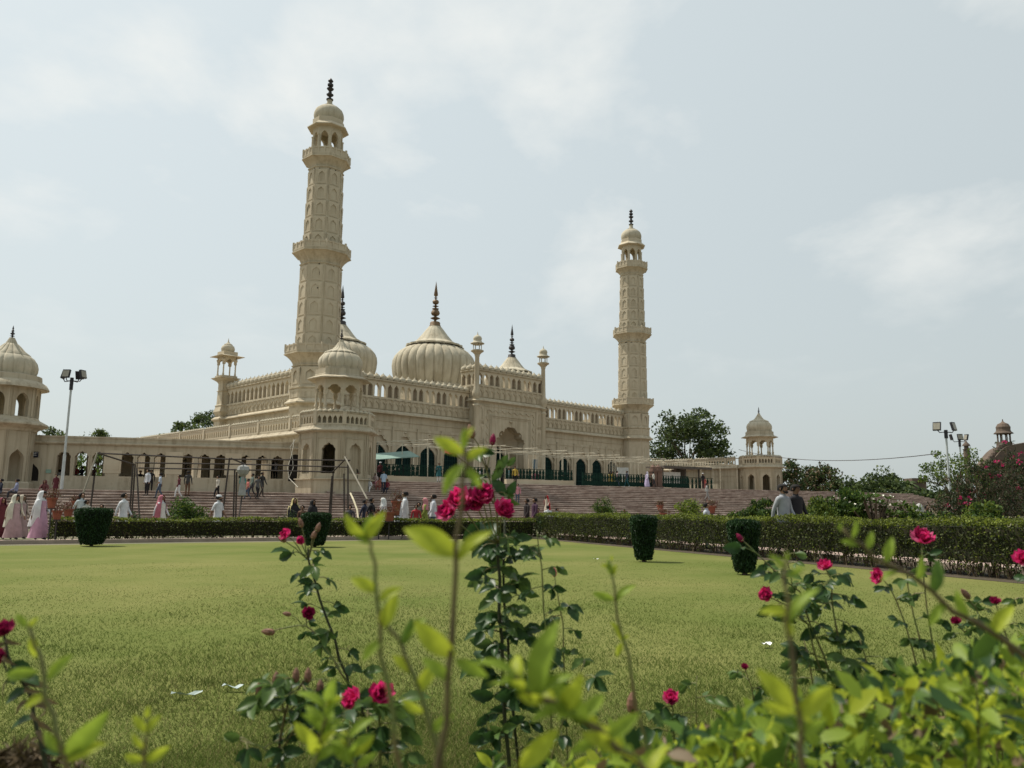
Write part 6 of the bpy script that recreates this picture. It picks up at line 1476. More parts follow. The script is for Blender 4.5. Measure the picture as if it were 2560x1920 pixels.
person(632, 1184, 1.55, 51, 59, 'walk', -50, (.16, .20, .17), (.05, .05, .06), 'man in a green checked shirt walking on the landing', **LD)
person(646, 1187, 1.55, 51, 59, 'walk', 60, (.09, .09, .09), BLK, 'man in charcoal bending forward on the landing', **LD)
person(657, 1180, 1.65, 51, 59, 'walk', 70, (.03, .03, .03), (.05, .045, .04), 'man in black striding away from the child in coral', **LD)
person(608, 1186, 1.4, 51, 59, 'stand', 0, (.06, .30, .28), (.06, .3, .28), 'person in turquoise under the grey cloth bundle', g=('kurta',), **LD)
person(684, 1155, 1.6, 61.5, 63.5, 'stand', 0, (.04, .05, .07), BLK, 'man in dark clothes standing in the last arcade window', seatz=zs0, **LD)
person(691, 1155, 1.62, 61.5, 63.5, 'stand', 0, (.52, .54, .62), BLK, 'man in a white shirt standing in the last arcade window', seatz=zs0, **LD)
person(887, 1164, 1.5, 58.2, 59.3, 'sit', 30, BLK, BLK, 'woman in black sitting in the pavilion arch', g=('scarf',), scarf=BLK, seatz=3.45, **LD)
person(896, 1165, 1.4, 58.4, 59.6, 'sit', -10, RED, NAVY, 'boy in a red shirt sitting in the pavilion arch', seatz=3.45, **LD)
# ================================================================ foreground: roses and privet shoots close to the camera
FGY = leafmat('privet_leaf_bright', (0.44, 0.50, 0.045), .55, var=.25, rough=.45); FGL = leafmat('privet_leaf', (0.27, 0.37, 0.045), .50, var=.3, rough=.45); FGD = leafmat('privet_leaf_dark', (0.10, 0.18, 0.03), .40, var=.3, rough=.4)
RSD = leafmat('rose_leaf', (0.035, 0.078, 0.022), .28, var=.35, rough=.38); RSL = leafmat('rose_leaf_light', (0.085, 0.145, 0.035), .35, var=.3, rough=.4)
STG = mat('green_stem', (0.11, 0.155, 0.04), .6, scale=30, col2=(.13, .10, .04)); STB = mat('brown_stem', (0.125, 0.105, 0.04), .75, scale=30, col2=(.07, .05, .028)); STD = mat('dark_stem', (0.035, 0.04, 0.018), .7, scale=20)
PET = leafmat('rose_petal', (0.74, 0.035, 0.20), .35, var=.22, rough=.55); PETD = leafmat('rose_petal_dark', (0.30, 0.012, 0.075), .3, var=.3, rough=.6); PETL = leafmat('rose_petal_light', (0.82, 0.14, 0.33), .4, var=.2, rough=.5); BUDR = leafmat('dry_bud', (0.28, 0.15, 0.10), .2)
def leaf_data(name, m_, w=.44, serr=0.0, curl=.10, n=7):
    if name in ME: return ME[name]
    vs = []; fs = []
    for i in range(n + 1):
        t = i / n; hw = w / 2 * (math.sin(math.pi * min(1, t * .94 + .03)) ** .85) * (1.06 - .35 * t)
        if 0 < i < n and serr: hw *= 1 + serr * (1 if i % 2 else -1)
        if i == n: hw = 0.004
        zc = curl * math.sin(math.pi * t * .9) - curl * 1.3 * t * t
        vs += [(t, -hw, zc + hw * .38), (t, -hw * .5, zc + hw * .10), (t, 0, zc), (t, hw * .5, zc + hw * .10), (t, hw, zc + hw * .38)]
    for i in range(n):
        for j in range(4): fs.append((i * 5 + j, (i + 1) * 5 + j, (i + 1) * 5 + j + 1, i * 5 + j + 1))
    me = bpy.data.meshes.new('leaf'); me.from_pydata(vs, [], fs); me.materials.append(m_); me.polygons.foreach_set('use_smooth', [True] * len(fs)); me.update()
    ME[name] = me; return me
LPY = leaf_data('privet_y', FGY); LPL = leaf_data('privet_l', FGL, .40); LPD = leaf_data('privet_d', FGD, .42); LRD = leaf_data('rose_d', RSD, .62, .08, .07); LRL = leaf_data('rose_l', RSL, .58, .08, .07)
def basis(d, up=(0, 0, 1), roll=0.):
    d = Vector(d).normalized(); u = Vector(up); y = u.cross(d)
    if y.length < 1e-4: y = Vector((0, 1, 0)).cross(d)
    y.normalize(); z = d.cross(y)
    M = Matrix((d, y, z)).transposed()
    return M @ Matrix.Rotation(roll, 3, 'X')
LR = random.Random(21)
def put_leaf(parent, P, d, L_, data, roll=0., name='leaf', face=None):
    up = (LR.uniform(-.7, .7), -.75, LR.uniform(.1, 1.0)) if face is None else face
    o = link(name, data, parent); M = basis(d, up, roll=roll) @ Matrix.Diagonal((L_, L_, L_)); o.matrix_basis = Matrix.Translation(V3(P)) @ M.to_4x4(); return o
def petal_data(m_, key):
    if key in ME: return ME[key]
    vs = []; fs = []; n = 5
    for i in range(n + 1):
        t = i / n; hw = .5 * math.sin(math.pi * (.12 + .62 * t)) ** .8; z = .55 * t * t * .8 - .1 * t
        for j in range(5): s = j / 2 - 1; vs.append((t, hw * s, z + .18 * s * s * t + (.10 * math.sin(3 * s + 5 * t) * t)))
    for i in range(n):
        for j in range(4): fs.append((i * 5 + j, (i + 1) * 5 + j, (i + 1) * 5 + j + 1, i * 5 + j + 1))
    me = bpy.data.meshes.new('petal'); me.from_pydata(vs, [], fs); me.materials.append(m_); me.polygons.foreach_set('use_smooth', [True] * len(fs)); me.update(); ME[key] = me; return me
PD = [petal_data(PET, 'pet'), petal_data(PETD, 'petd'), petal_data(PETL, 'petl')]
def rose(parent, P, size, axis=(0, -.5, .8), dark=0, rr=random.Random(5)):
    """layered rose: petals in rings round a core, with green sepals"""
    size *= .72; ax = Vector(axis).normalized(); x = ax.orthogonal().normalized(); y = ax.cross(x); P = V3(P)
    q = MB(); q.lathe([(0.0, -.18 * size), (.09 * size, -.12 * size), (.12 * size, -.02 * size), (.09 * size, .06 * size)], 8)
    core = q.build('flower', STG, parent); core.matrix_basis = Matrix.Translation(P) @ basis(ax).to_4x4() @ Matrix.Rotation(R(90), 4, 'Y')
    inv = core.matrix_basis.inverted()
    for ring, (n, el, L_) in enumerate(((5, .12, .56), (6, .45, .52), (6, .85, .46), (5, 1.2, .38))):
        for k in range(n):
            a = 2 * math.pi * (k + .5 * (ring % 2)) / n + rr.uniform(-.2, .2); e = el + rr.uniform(-.14, .14)
            d = (x * math.cos(a) + y * math.sin(a)) * math.cos(e) + ax * math.sin(e)
            o = link('petal', PD[dark if dark == 1 else rr.choice([0, 0, 0, 2, 1] if ring < 2 else [0, 0, 1])], core); L2 = L_ * size * rr.uniform(.9, 1.1)
            M = Matrix.Translation(P + ax * .02 * size * ring) @ (basis(d, ax) @ Matrix.Diagonal((L2, L2, L2))).to_4x4()
            o.matrix_basis = inv @ M
    return core
def bud(parent, P, size, axis=(0, 0, 1), m_=None):
    q = MB(); q.lathe([(.02, -.5), (.22, -.35), (.28, -.05), (.24, .25), (.12, .48), (.02, .6)], 8)
    o = q.build('bud', m_ or BUDR, parent); o.matrix_basis = Matrix.Translation(V3(P)) @ (basis(axis) @ Matrix.Rotation(R(90), 3, 'Y') @ Matrix.Diagonal((size, size, size))).to_4x4()
    q = MB()
    for k in range(4):
        a = k * 1.57; q.add([(.1 * math.cos(a), .1 * math.sin(a), -.4), (.3 * math.cos(a + .3), .3 * math.sin(a + .3), -.25), (.48 * math.cos(a), .48 * math.sin(a), -.1 - .2 * (k % 2)), (.3 * math.cos(a - .3), .3 * math.sin(a - .3), -.25)], [(0, 1, 2, 3)])
    q.build('sepals', STG, o)
def P3(x, y, dep): return ony(x, y, dep)
STK = 0.72
class Plant:
    def __init__(s, name, label, px, dep, cat, group=None):
        b = ony(px, 1700, dep); s.org = np.array([b[0], b[1], 0.0]); s.root = empty(name, tuple(map(float, s.org))); tag(s.root, label, cat, group); s.rr = random.Random(int(px))
    def L(s, p): return np.asarray(p) - s.org
    def stem(s, pts, dep, r0, r1, m_, ground=False, name='stem'):
        deps = dep if hasattr(dep, '__len__') else [dep] * len(pts)
        P = [s.L(P3(x, y, d)) for (x, y), d in zip(pts, deps)]
        if ground: P = [np.array([P[0][0] * .6, P[0][1] + .05, 0.0])] + P
        # subdivide with slight wobble
        Q = []; r0 *= STK; r1 *= STK
        for i in range(len(P) - 1):
            for t in (0, .5): Q.append(P[i] * (1 - t) + P[i + 1] * t + (np.array([s.rr.uniform(-1, 1), 0, s.rr.uniform(-1, 1)]) * r0 * 1.2 if t else 0))
        Q.append(P[-1]); n = len(Q)
        q = MB(); q.tube([tuple(p) for p in Q], [r0 + (r1 - r0) * i / (n - 1) for i in range(n)], 7); o = q.build(name, m_, s.root, smooth=True)
        return Q
    def leaf(s, x, y, x2, y2, dep, data, dy=0.0, roll=0.0):
        """leaf from base pixel to tip pixel at one depth"""
        a = s.L(P3(x, y, dep)); b = s.L(P3(x2, y2, dep + dy)); put_leaf(s.root, a, b - a, float(np.linalg.norm(b - a)) * 1.08, data, roll, face=(s.rr.uniform(-.5, .5), -1, s.rr.uniform(0, .8)))
    def along(s, Q, n, length, datas, t0=.1, t1=1.0, up=.5, spread=1.0):
        for i in range(n):
            t = t0 + (t1 - t0) * (i + .5) / n * 1.0; k = min(len(Q) - 2, int(t * (len(Q) - 1))); f_ = t * (len(Q) - 1) - k; p = Q[k] * (1 - f_) + Q[k + 1] * f_
            d = Q[k + 1] - Q[k]; d = d / (np.linalg.norm(d) + 1e-9); a = i * 2.4 + s.rr.uniform(-.5, .5)
            side = np.array([math.cos(a), math.sin(a) * .6, .15]); v = side * spread + d * up; L_ = length * s.rr.uniform(.7, 1.25)
            put_leaf(s.root, p, v, L_, s.rr.choice(datas), s.rr.uniform(-.7, .7))
    def compound(s, Q, n, length, datas, t0=.1, t1=1.0):
        """rose leaves: five leaflets on a short stalk"""
        for i in range(n):
            t = t0 + (t1 - t0) * (i + .5) / n; k = min(len(Q) - 2, int(t * (len(Q) - 1))); f_ = t * (len(Q) - 1) - k; p = Q[k] * (1 - f_) + Q[k + 1] * f_
            a = i * 2.4 + s.rr.uniform(-.6, .6); d = np.array([math.cos(a), math.sin(a), s.rr.uniform(-.35, .4)]); d /= np.linalg.norm(d); w_ = np.cross(d, [0, 0, 1.]); w_ /= np.linalg.norm(w_)
            L_ = length * s.rr.uniform(.75, 1.2); q = MB(); e = p + d * L_ * .95; q.tube([tuple(p), tuple(p + d * L_ * .7 + np.array([0, 0, .1 * L_])), tuple(e)], .0011, 4); q.build('leaf_stalk', STG, s.root)
            dt = s.rr.choice(datas)
            put_leaf(s.root, e, d + np.array([0, 0, s.rr.uniform(-1.0, .1)]), L_ * s.rr.uniform(.8, 1.15), dt, s.rr.uniform(-.9, .9))
            for tt in ((.95,) if s.rr.random() < .45 else (.5, .98)):
                for sg in (-1, 1): put_leaf(s.root, p + d * L_ * .95 * tt, d * .45 + w_ * sg * .9 + np.array([0, 0, s.rr.uniform(-.8, .3)]), L_ * s.rr.uniform(.55, 1.0), dt, s.rr.uniform(-1.0, 1.0))
PR = [LPY, LPY, LPL, LPL]; RS = [LRD, LRD, LRD, LRL]
GS = 'pale green shoots rising from the foreground hedge'; GR = 'rose bushes in the foreground'
# ---- near privet shoots
p = Plant('privet_shoot', 'tall out-of-focus green shoot with a thick brown stem in front of the portal', 1120, .52, 'shoot', GS)
Q = p.stem([(1095, 2000), (1118, 1800), (1130, 1600), (1140, 1420), (1150, 1300), (1156, 1200), (1160, 1120)], .52, .0034, .0016, STB, True)
for a in ((1158, 1125, 1162, 1072, LPL), (1160, 1135, 1088, 1096, LPY), (1162, 1150, 1214, 1122, LPY), (1160, 1160, 1108, 1232, LPL), (1162, 1165, 1200, 1215, LPL), (1158, 1110, 1182, 1068, LPY), (1146, 1390, 1018, 1322, LPY), (1146, 1400, 1222, 1328, LPY), (1138, 1640, 1040, 1560, LPY), (1138, 1650, 1215, 1690, LPL), (1128, 1700, 1060, 1648, LPL)): p.leaf(*a[:4], .52, a[4], roll=p.rr.uniform(-.45, .45))
p = Plant('privet_shoot', 'bending out-of-focus green shoot with two-pronged leaves at its tip, left of the thick one', 950, .55, 'shoot', GS)
Q = p.stem([(1010, 2010), (985, 1850), (968, 1700), (952, 1560), (938, 1450), (925, 1370), (918, 1340)], .55, .0030, .0014, STG, True)
for a in ((918, 1345, 862, 1288, LPY), (918, 1350, 958, 1282, LPY), (920, 1360, 885, 1330, LPL), (915, 1350, 925, 1290, LPL), (945, 1480, 880, 1446, LPY), (948, 1500, 1000, 1470, LPY), (955, 1570, 990, 1490, LPY), (960, 1600, 905, 1650, LPL)): p.leaf(*a[:4], .55, a[4], roll=p.rr.uniform(-.5, .5))
Q = p.stem([(958, 1540), (1000, 1600), (1035, 1690), (1070, 1800), (1110, 1930)], .56, .0018, .0026, STG)
for a in ((1005, 1610, 1060, 1545, LPL), (1005, 1612, 1030, 1550, LPD), (1030, 1680, 985, 1640, LPY), (1045, 1730, 1090, 1660, LPY), (1060, 1780, 1005, 1750, LPY), (1075, 1830, 1130, 1790, LPL)): p.leaf(*a[:4], .56, a[4], roll=p.rr.uniform(-.5, .5))
p = Plant('privet_shoot', 'slim green shoot with a yellow leaf halfway up, standing over the middle of the lawn', 1560, .75, 'shoot', GS)
Q = p.stem([(1640, 1990), (1612, 1840), (1578, 1690), (1552, 1580), (1538, 1500), (1528, 1430), (1526, 1400)], .75, .0026, .0012, STG, True)
for a in ((1526, 1405, 1530, 1388, LPY), (1527, 1420, 1503, 1412, LPY), (1530, 1440, 1520, 1400, LPL), (1530, 1440, 1540, 1412, LPY), (1536, 1500, 1484, 1483, LPL), (1538, 1505, 1585, 1462, LPL), (1552, 1600, 1530, 1556, LPY), (1552, 1602, 1572, 1588, LPY), (1556, 1606, 1542, 1640, LPY)): p.leaf(*a[:4], .75, a[4], roll=p.rr.uniform(-.45, .45))
p = Plant('privet_shoot', 'tall out-of-focus shoot with a large yellow leaf in front of the right roses', 1980, .46, 'shoot', GS)
Q = p.stem([(2015, 2010), (2000, 1880), (1988, 1740), (1980, 1620), (1972, 1500), (1965, 1400)], .46, .0030, .0016, STB, True)
for a in ((1964, 1410, 1968, 1378, LPL), (1965, 1425, 1925, 1388, LPL), (1966, 1440, 2008, 1420, LPL), (1972, 1530, 1902, 1528, LPY), (1974, 1560, 2040, 1470, LPL), (1976, 1600, 1960, 1540, LPY), (1982, 1770, 1900, 1680, LPY), (1984, 1780, 1910, 1760, LPY), (1986, 1790, 2080, 1720, LPY), (1990, 1830, 2065, 1800, LPL)): p.leaf(*a[:4], .46, a[4], roll=p.rr.uniform(-.5, .5))
p = Plant('privet_branch', 'long slanting brown branch with pale leaves crossing in front of the right hedge', 2500, .60, 'shoot', GS)
Q = p.stem([(2760, 1820), (2640, 1700), (2560, 1638), (2440, 1556), (2330, 1478), (2230, 1415), (2160, 1365), (2105, 1320)], .60, .0042, .0016, STB, True)
for a in ((2105, 1322, 2098, 1305, LPL), (2112, 1330, 2092, 1316, LPL), (2130, 1345, 2142, 1302, LPL), (2150, 1362, 2105, 1352, LPL), (2170, 1375, 2180, 1330, LPL), (2215, 1408, 2230, 1345, LPL), (2245, 1428, 2205, 1448, LPL), (2290, 1455, 2305, 1392, LPL), (2330, 1485, 2345, 1400, LPD), (2365, 1505, 2325, 1560, LPL), (2420, 1545, 2390, 1480, LPL), (2480, 1585, 2530, 1515, LPY), (2500, 1600, 2465, 1560, LPL)): p.leaf(*a[:4], .60, a[4], roll=p.rr.uniform(-.45, .45))
p = Plant('privet_branch', 'brown leaning branch with pale leaves at the bottom below the central rose', 1500, .50, 'shoot', GS)
Q = p.stem([(1780, 2080), (1640, 1970), (1540, 1870), (1440, 1795), (1340, 1745), (1290, 1690)], .50, .0040, .0018, STB, True)
p.along(Q, 26, .024, PR, .05, 1.0, up=.5)
for a in ((1340, 1745, 1385, 1560, LPL), (1330, 1740, 1260, 1690, LPL), (1400, 1775, 1330, 1800, LPL), (1420, 1785, 1450, 1690, LPY), (1470, 1815, 1380, 1700, LPL), (1300, 1920, 1390, 1830, LPY), (1500, 1840, 1430, 1880, LPL)): p.leaf(*a[:4], .50, a[4], roll=p.rr.uniform(-.45, .45))
p = Plant('privet_shoot', 'pale leaning shoot over the left of the lawn beside the crimson rose', 140, .55, 'shoot', GS)
Q = p.stem([(185, 2010), (165, 1900), (135, 1790), (110, 1690), (85, 1610), (70, 1560)], .55, .0032, .0014, STG, True)
for a in ((72, 1570, 40, 1535, LPL), (72, 1570, 95, 1545, LPY), (78, 1590, 88, 1640, LPY), (120, 1700, 175, 1640, LPL), (95, 1680, 15, 1690, LPL), (118, 1740, 60, 1770, LPY), (160, 1890, 262, 1790, LPL), (165, 1900, 255, 1860, LPY), (160, 1880, 110, 1830, LPL)): p.leaf(*a[:4], .55, a[4], roll=p.rr.uniform(-.45, .45))
p = Plant('privet_shoot', 'short yellow-green shoot tip rising alone at the bottom of the lawn', 362, .55, 'shoot', GS)
Q = p.stem([(360, 2010), (362, 1920), (365, 1850), (366, 1790)], .55, .0022, .0012, STG, True)
for a in ((366, 1800, 372, 1766, LPY), (365, 1830, 335, 1790, LPY), (365, 1835, 398, 1790, LPY), (363, 1870, 330, 1835, LPY), (363, 1900, 420, 1870, LPY), (362, 1900, 312, 1890, LPY)): p.leaf(*a[:4], .55, a[4], roll=p.rr.uniform(-.45, .45))
p = Plant('privet_shoot', 'yellow-green shoot rising below the pair of hot pink roses', 800, .62, 'shoot', GS)
Q = p.stem([(770, 2010), (782, 1920), (800, 1860), (815, 1800), (822, 1750)], .62, .0024, .0012, STG, True); p.along(Q, 16, .021, PR, .45, 1.0)
Q = p.stem([(900, 2010), (890, 1940), (880, 1890), (868, 1840)], .62, .0022, .0012, STG); p.along(Q, 9, .020, PR, .45, 1.0)
# ---- dense foreground hedge
def mass():
    p = Plant('privet_hedge', 'dense yellow-green leafy hedge filling the bottom right corner', 2200, .95, 'hedge')
    xs = [-500, 300, 460, 700, 1000, 1300, 1640, 1780, 2000, 2200, 2400, 2560, 3000]; ys = [1950, 1940, 1950, 1925, 1900, 1880, 1860, 1795, 1735, 1690, 1630, 1585, 1540]
    rr = random.Random(3)
    shoots = []
    for i in range(46):
        x = rr.uniform(1250, 2800) if rr.random() < .8 else rr.uniform(-300, 1250)
        yt = np.interp(x, xs, ys) + rr.uniform(0, 90); dep = rr.uniform(.75, 1.35); x2 = x + rr.uniform(-60, 60)
        Q = p.stem([(x2, 2150), ((x + x2) / 2, (yt + 2150) / 2), (x, yt)], dep, .0026, .0012, STG if rr.random() < .6 else STB)
        shoots.append(Q)
    for i, Q in enumerate(shoots[:26]): p.along(Q, 11, .026, [LPY, LPL, LPL, LPY, LPD], .25, 1.0, up=.55)
    # leaves behind and below the single ones: one mass
    pts = []
    for i in range(8500):
        x = rr.uniform(1350, 3000) if rr.random() < .82 else rr.uniform(-500, 1350)
        y0 = np.interp(x, xs, ys); dep = rr.uniform(.7, 1.9); y = y0 + 25 + rr.random() ** 1.3 * (420 - (y0 - 1500) * .3) + (60 if x < 1500 else 0)
        pts.append(p.L(P3(x, y, dep)))
    pts = np.array(pts); pts = pts[pts[:, 2] > .05]
    folded_cloud('leaf_mass', pts, .024, [FGL, FGD, FGY, RSD, LBR], rng.choice(5, len(pts), p=(.34, .29, .15, .14, .08)), p.root)
mass()
# ---- roses
def flower_on(p, Q, size, axis=(0, -.5, .8), dark=0): return rose(p.root, Q[-1], size, axis, dark, p.rr)
p = Plant('rose_bush', 'tall dark-leaved rose with a cluster of pink blooms rising in front of the portal', 1255, 1.75, 'rose', GR)
D = 1.75
Q0 = p.stem([(1275, 2020), (1262, 1800), (1255, 1600), (1250, 1450), (1245, 1340)], D, .0062, .0045, STD, True)
p.compound(Q0, 40, .046, RS, .15, 1.0)
Qb = p.stem([(1300, 2020), (1285, 1800), (1270, 1600), (1258, 1420), (1262, 1300)], D + .06, .005, .0035, STD, True); p.compound(Qb, 34, .048, RS, .2, 1.)
Q1 = p.stem([(1245, 1340), (1235, 1240), (1215, 1170), (1195, 1110), (1178, 1080)], D, .0032, .0016, STG); p.compound(Q1, 3, .035, [LRL, LRD], .2, .7); bud(p.root, Q1[-1], .030, (-.3, 0, 1)); 
Q1 = p.stem([(1218, 1180), (1224, 1140), (1232, 1100)], D, .0018, .0014, STG); bud(p.root, Q1[-1], .024, (.1, 0, 1), PETD)
Q1 = p.stem([(1225, 1200), (1212, 1150), (1208, 1095)], D, .0016, .0010, STD)
Q1 = p.stem([(1235, 1260), (1190, 1180), (1135, 1135)], D - .05, .0022, .0016, STG); flower_on(p, Q1, .046, (-.2, -.3, 1))
for (x, y, sz, ax) in ((1125, 1284, .062, (-.5, -.6, .5)), (1152, 1258, .072, (-.1, -.8, .6)), (1205, 1246, .060, (.2, -.8, .6)), (1216, 1226, .036, (.3, -.2, .9)), (1256, 1278, .056, (.5, -.7, .4)), (1190, 1262, .045, (0, -.9, .3))):
    Q1 = p.stem([(1246, 1360), ((1246 + x) / 2, (1360 + y) / 2 + 20), (x, y)], [D, D - .02, D - .06], .0022, .0016, STG); flower_on(p, Q1, sz, ax)
for a in ((1262, 1240, 1232, 1200, LRD), (1265, 1240, 1288, 1205, LRD), (1262, 1290, 1280, 1245, LRD), (1268, 1165, 1288, 1144, LRL), (1240, 1175, 1268, 1140, LRL), (1230, 1200, 1256, 1168, LRL)): p.leaf(*a[:4], D, a[4], roll=p.rr.uniform(-.8, .8))
p = Plant('rose_bush', 'leaning rose with withered buds and one pink bloom left of the central rose', 800, 1.9, 'rose', GR); D = 1.9
Q0 = p.stem([(900, 2020), (890, 1850), (868, 1690), (838, 1600), (800, 1500), (776, 1420), (770, 1370)], D, .0055, .003, STD, True); p.compound(Q0, 22, .038, RS, .25, 1.0)
for (x, y, k) in ((718, 1340, 'f'), (748, 1352, 'f2'), (706, 1348, 'b'), (752, 1308, 'b'), (795, 1320, 'b'), (785, 1338, 'b')):
    Q1 = p.stem([(771, 1400), ((771 + x) / 2, (1400 + y) / 2 - 4), (x, y)], D, .0022, .0014, STG)
    if k == 'f': flower_on(p, Q1, .040, (-.4, -.6, .5))
    elif k == 'f2': flower_on(p, Q1, .026, (.6, -.6, .2))
    else: bud(p.root, Q1[-1], .022, Q1[-1] - Q1[-2], BUDR)
Q1 = p.stem([(872, 1710), (835, 1650), (795, 1590), (765, 1565), (720, 1568), (672, 1580)], D - .05, .003, .0016, STG); bud(p.root, Q1[-1], .028, (-1, 0, .1)); p.compound(Q1, 4, .032, RS, .1, .7)
Q1 = p.stem([(765, 1568), (765, 1548), (772, 1536)], D - .05, .0016, .0016, STG); flower_on(p, Q1, .038, (.2, -.8, .5), 1)
Q1 = p.stem([(755, 1560), (738, 1542), (718, 1535)], D - .05, .0012, .001, STG); bud(p.root, Q1[-1], .018, (-1, 0, .2))
p = Plant('rose_bush', 'leafy rose with a pair of hot pink blooms low on the left of the centre', 900, 1.35, 'rose', GR); D = 1.35
Q0 = p.stem([(930, 2050), (925, 1900), (918, 1800), (905, 1760), (886, 1752)], D, .0045, .0022, STD, True); flower_on(p, Q0, .048, (-.5, -.6, .5)); p.compound(Q0, 12, .046, RS, .2, .95)
Q0 = p.stem([(960, 2050), (950, 1900), (948, 1800), (950, 1738)], D, .0045, .0022, STG, True); flower_on(p, Q0, .050, (.3, -.8, .5)); p.compound(Q0, 12, .050, [LRD, LRL], .2, .95)
Q0 = p.stem([(690, 2050), (695, 1900), (712, 1790), (735, 1740), (770, 1690)], D, .0045, .002, STB, True); bud(p.root, Q0[-1], .022, (0, 0, 1)); p.compound(Q0, 9, .040, [LRL, LRD], .25, 1.)
for (a, b) in (((712, 1790), (690, 1700)), ((718, 1770), (740, 1690)), ((705, 1830), (648, 1725)), ((720, 1780), (800, 1720)), ((700, 1880), (760, 1800)), ((700, 1900), (600, 1850))):
    Q1 = p.stem([a, ((a[0] + b[0]) / 2, (a[1] + b[1]) / 2 - 10), b], D, .0022, .0014, STG); p.compound(Q1, 3, .034, [LRL, LRD], .3, 1.)
    if b[1] < 1735: bud(p.root, Q1[-1], .022, (0, 0, 1))
p = Plant('rose_bush', 'thin rose stems with small red buds just right of the central rose', 1370, 1.7, 'rose', GR); D = 1.7
Q0 = p.stem([(1385, 2020), (1378, 1800), (1368, 1600), (1356, 1450), (1348, 1380), (1342, 1325)], D, .0035, .0014, STG, True); p.compound(Q0, 9, .030, [LRL, LRD], .3, 1.)
Q0 = p.stem([(1420, 2020), (1412, 1700), (1408, 1560), (1395, 1490), (1386, 1432)], D + .1, .0030, .0012, STG, True); bud(p.root, Q0[-1], .018, (0, 0, 1), PET); p.compound(Q0, 8, .034, RS, .3, .95)
Q0 = p.stem([(1350, 2020), (1390, 1850), (1440, 1720), (1465, 1650)], D - .1, .003, .0014, STG, True); p.compound(Q0, 7, .042, RS, .3, 1.)
p = Plant('rose_bush', 'low rose with one bright pink bloom at the bottom right of the lawn', 1690, 1.7, 'rose', GR); D = 1.7
Q0 = p.stem([(1700, 2050), (1690, 1900), (1682, 1800), (1677, 1752)], D, .004, .002, STG, True); flower_on(p, Q0, .044, (0, -.6, .8)); p.compound(Q0, 8, .042, RS, .3, .95)
Q0 = p.stem([(1750, 2050), (1745, 1900), (1740, 1780), (1742, 1690)], D, .0035, .0012, STG, True); p.compound(Q0, 7, .036, [LRL, LRD], .3, 1.)
Q0 = p.stem([(1880, 2050), (1890, 1850), (1880, 1720), (1862, 1670)], D + .1, .003, .0012, STB, True); flower_on(p, Q0, .022, (0, -.5, .8), 1); p.compound(Q0, 8, .032, [LRL, LRD], .2, 1.)
Q0 = p.stem([(1590, 2050), (1588, 1900), (1580, 1760)], D - .3, .003, .0016, STG, True); bud(p.root, Q0[-1], .032, (0, 0, 1)); p.compound(Q0, 6, .036, [LRL, LRL, LRD], .3, 1.)
p = Plant('rose_bush', 'rose with glossy drooping leaves and scattered pink blooms in front of the right hedge', 2080, 1.75, 'rose', GR); D = 1.75
for (pts, fl, sz, ax, nl) in (([(2160, 2050), (2140, 1850), (2110, 1680), (2085, 1540), (2080, 1450), (2064, 1420)], 'f', .040, (-.3, -.5, .8), 12), ([(2130, 2050), (2100, 1850), (2060, 1700), (2020, 1560), (1980, 1520), (1918, 1490)], 'f', .042, (-.6, -.6, .4), 11), ([(2150, 2050), (2120, 1800), (2060, 1640), (2000, 1480), (1930, 1420), (1850, 1345)], 'b', .02, (-.6, 0, .8), 9), ([(2170, 2050), (2180, 1800), (2170, 1680), (2150, 1600)], None, 0, None, 10), ([(2140, 2050), (2060, 1850), (2030, 1700), (2010, 1600)], None, 0, None, 9)):
    Q0 = p.stem(pts, D, .0042, .0016, STG, True); p.compound(Q0, int(nl * 1.5), .042, RS if nl > 9 else [LRD, LRL], .25, .95)
    if fl == 'f': flower_on(p, Q0, sz, ax)
    elif fl == 'b': bud(p.root, Q0[-1], sz, ax, PETD)
Q0 = p.stem([(1990, 1500), (1975, 1430), (1960, 1380)], D, .002, .001, STG); p.compound(Q0, 4, .026, [LRL], .2, 1.)
p = Plant('rose_bush', 'sparse tall rose stems with pink blooms at the far right of the lawn', 2300, 1.7, 'rose', GR); D = 1.7
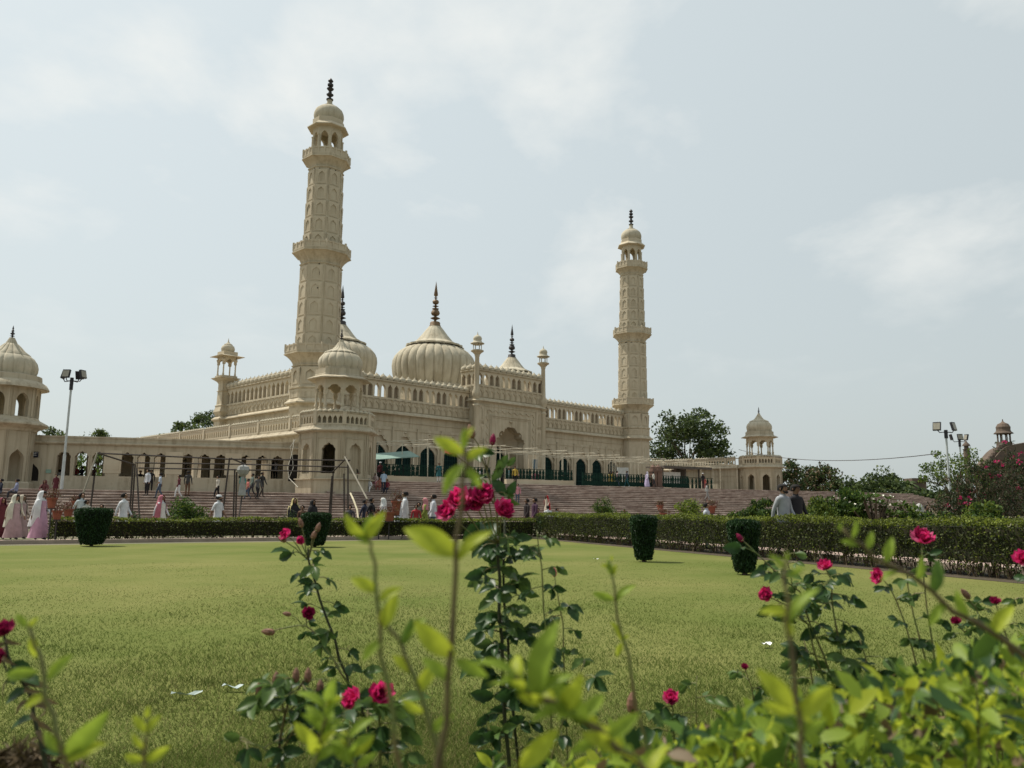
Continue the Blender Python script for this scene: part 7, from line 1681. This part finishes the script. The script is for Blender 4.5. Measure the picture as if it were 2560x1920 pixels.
for (pts, fl, sz, ax, nl) in (([(2390, 2050), (2360, 1800), (2330, 1600), (2310, 1450), (2303, 1352)], 'f', .060, (.1, -.5, .85), 6), ([(2340, 2050), (2320, 1800), (2280, 1620), (2240, 1500), (2200, 1440)], 'f', .040, (-.8, -.5, .1), 5), ([(2360, 2050), (2350, 1800), (2300, 1600), (2270, 1470), (2262, 1420)], None, 0, None, 6), ([(2520, 2050), (2500, 1800), (2450, 1620), (2420, 1590), (2390, 1556)], 'd', .026, (-.3, -.5, .7), 8), ([(2560, 2050), (2540, 1800), (2520, 1600), (2488, 1506)], 'd', .028, (-.2, -.5, .8), 7), ([(2430, 2050), (2440, 1800), (2470, 1600), (2440, 1520), (2415, 1486)], 'b', .024, (-.6, 0, .7), 7), ([(2620, 2050), (2600, 1700), (2580, 1520), (2556, 1400)], 'f', .045, (-.4, -.6, .6), 8), ([(2500, 2050), (2505, 1760), (2490, 1625)], 'd', .02, (0, -.5, .8), 5)):
    Q0 = p.stem(pts, D, .0040, .0014, STG, True); p.compound(Q0, int(nl * 1.5), .032, [LRL, LRD], .25, .95)
    if fl == 'f': flower_on(p, Q0, sz, ax)
    elif fl == 'd': flower_on(p, Q0, sz, ax, 1)
    elif fl == 'b': bud(p.root, Q0[-1], sz, ax)
p = Plant('rose_bush', 'withered rose with drooping dry leaves and crimson blooms at the left edge', 20, 1.0, 'rose', GR); D = 1.0
Q0 = p.stem([(130, 2050), (100, 1850), (80, 1760), (50, 1700), (20, 1640), (8, 1580)], D, .004, .002, STD, True); flower_on(p, Q0, .032, (.1, -.6, .6), 1)
Q1 = p.stem([(50, 1700), (20, 1680), (4, 1640)], D, .002, .0014, STD); flower_on(p, Q1, .024, (-.2, -.8, .1), 1)
DRYL = leaf_data('dry_leaf', LBR, .3, .1, .35)
p.along(Q0, 22, .026, [DRYL, DRYL, LRD], .3, .95, up=-.6)
pts = np.array([p.L(P3(60 + rng.normal() * 55, 1880 + abs(rng.normal()) * 50, 1.05)) for _ in range(260)]); leaf_cloud('dry_twigs', pts, .05, [LBR, TWIG], rng.choice(2, 260), p.root, aspect=.10)
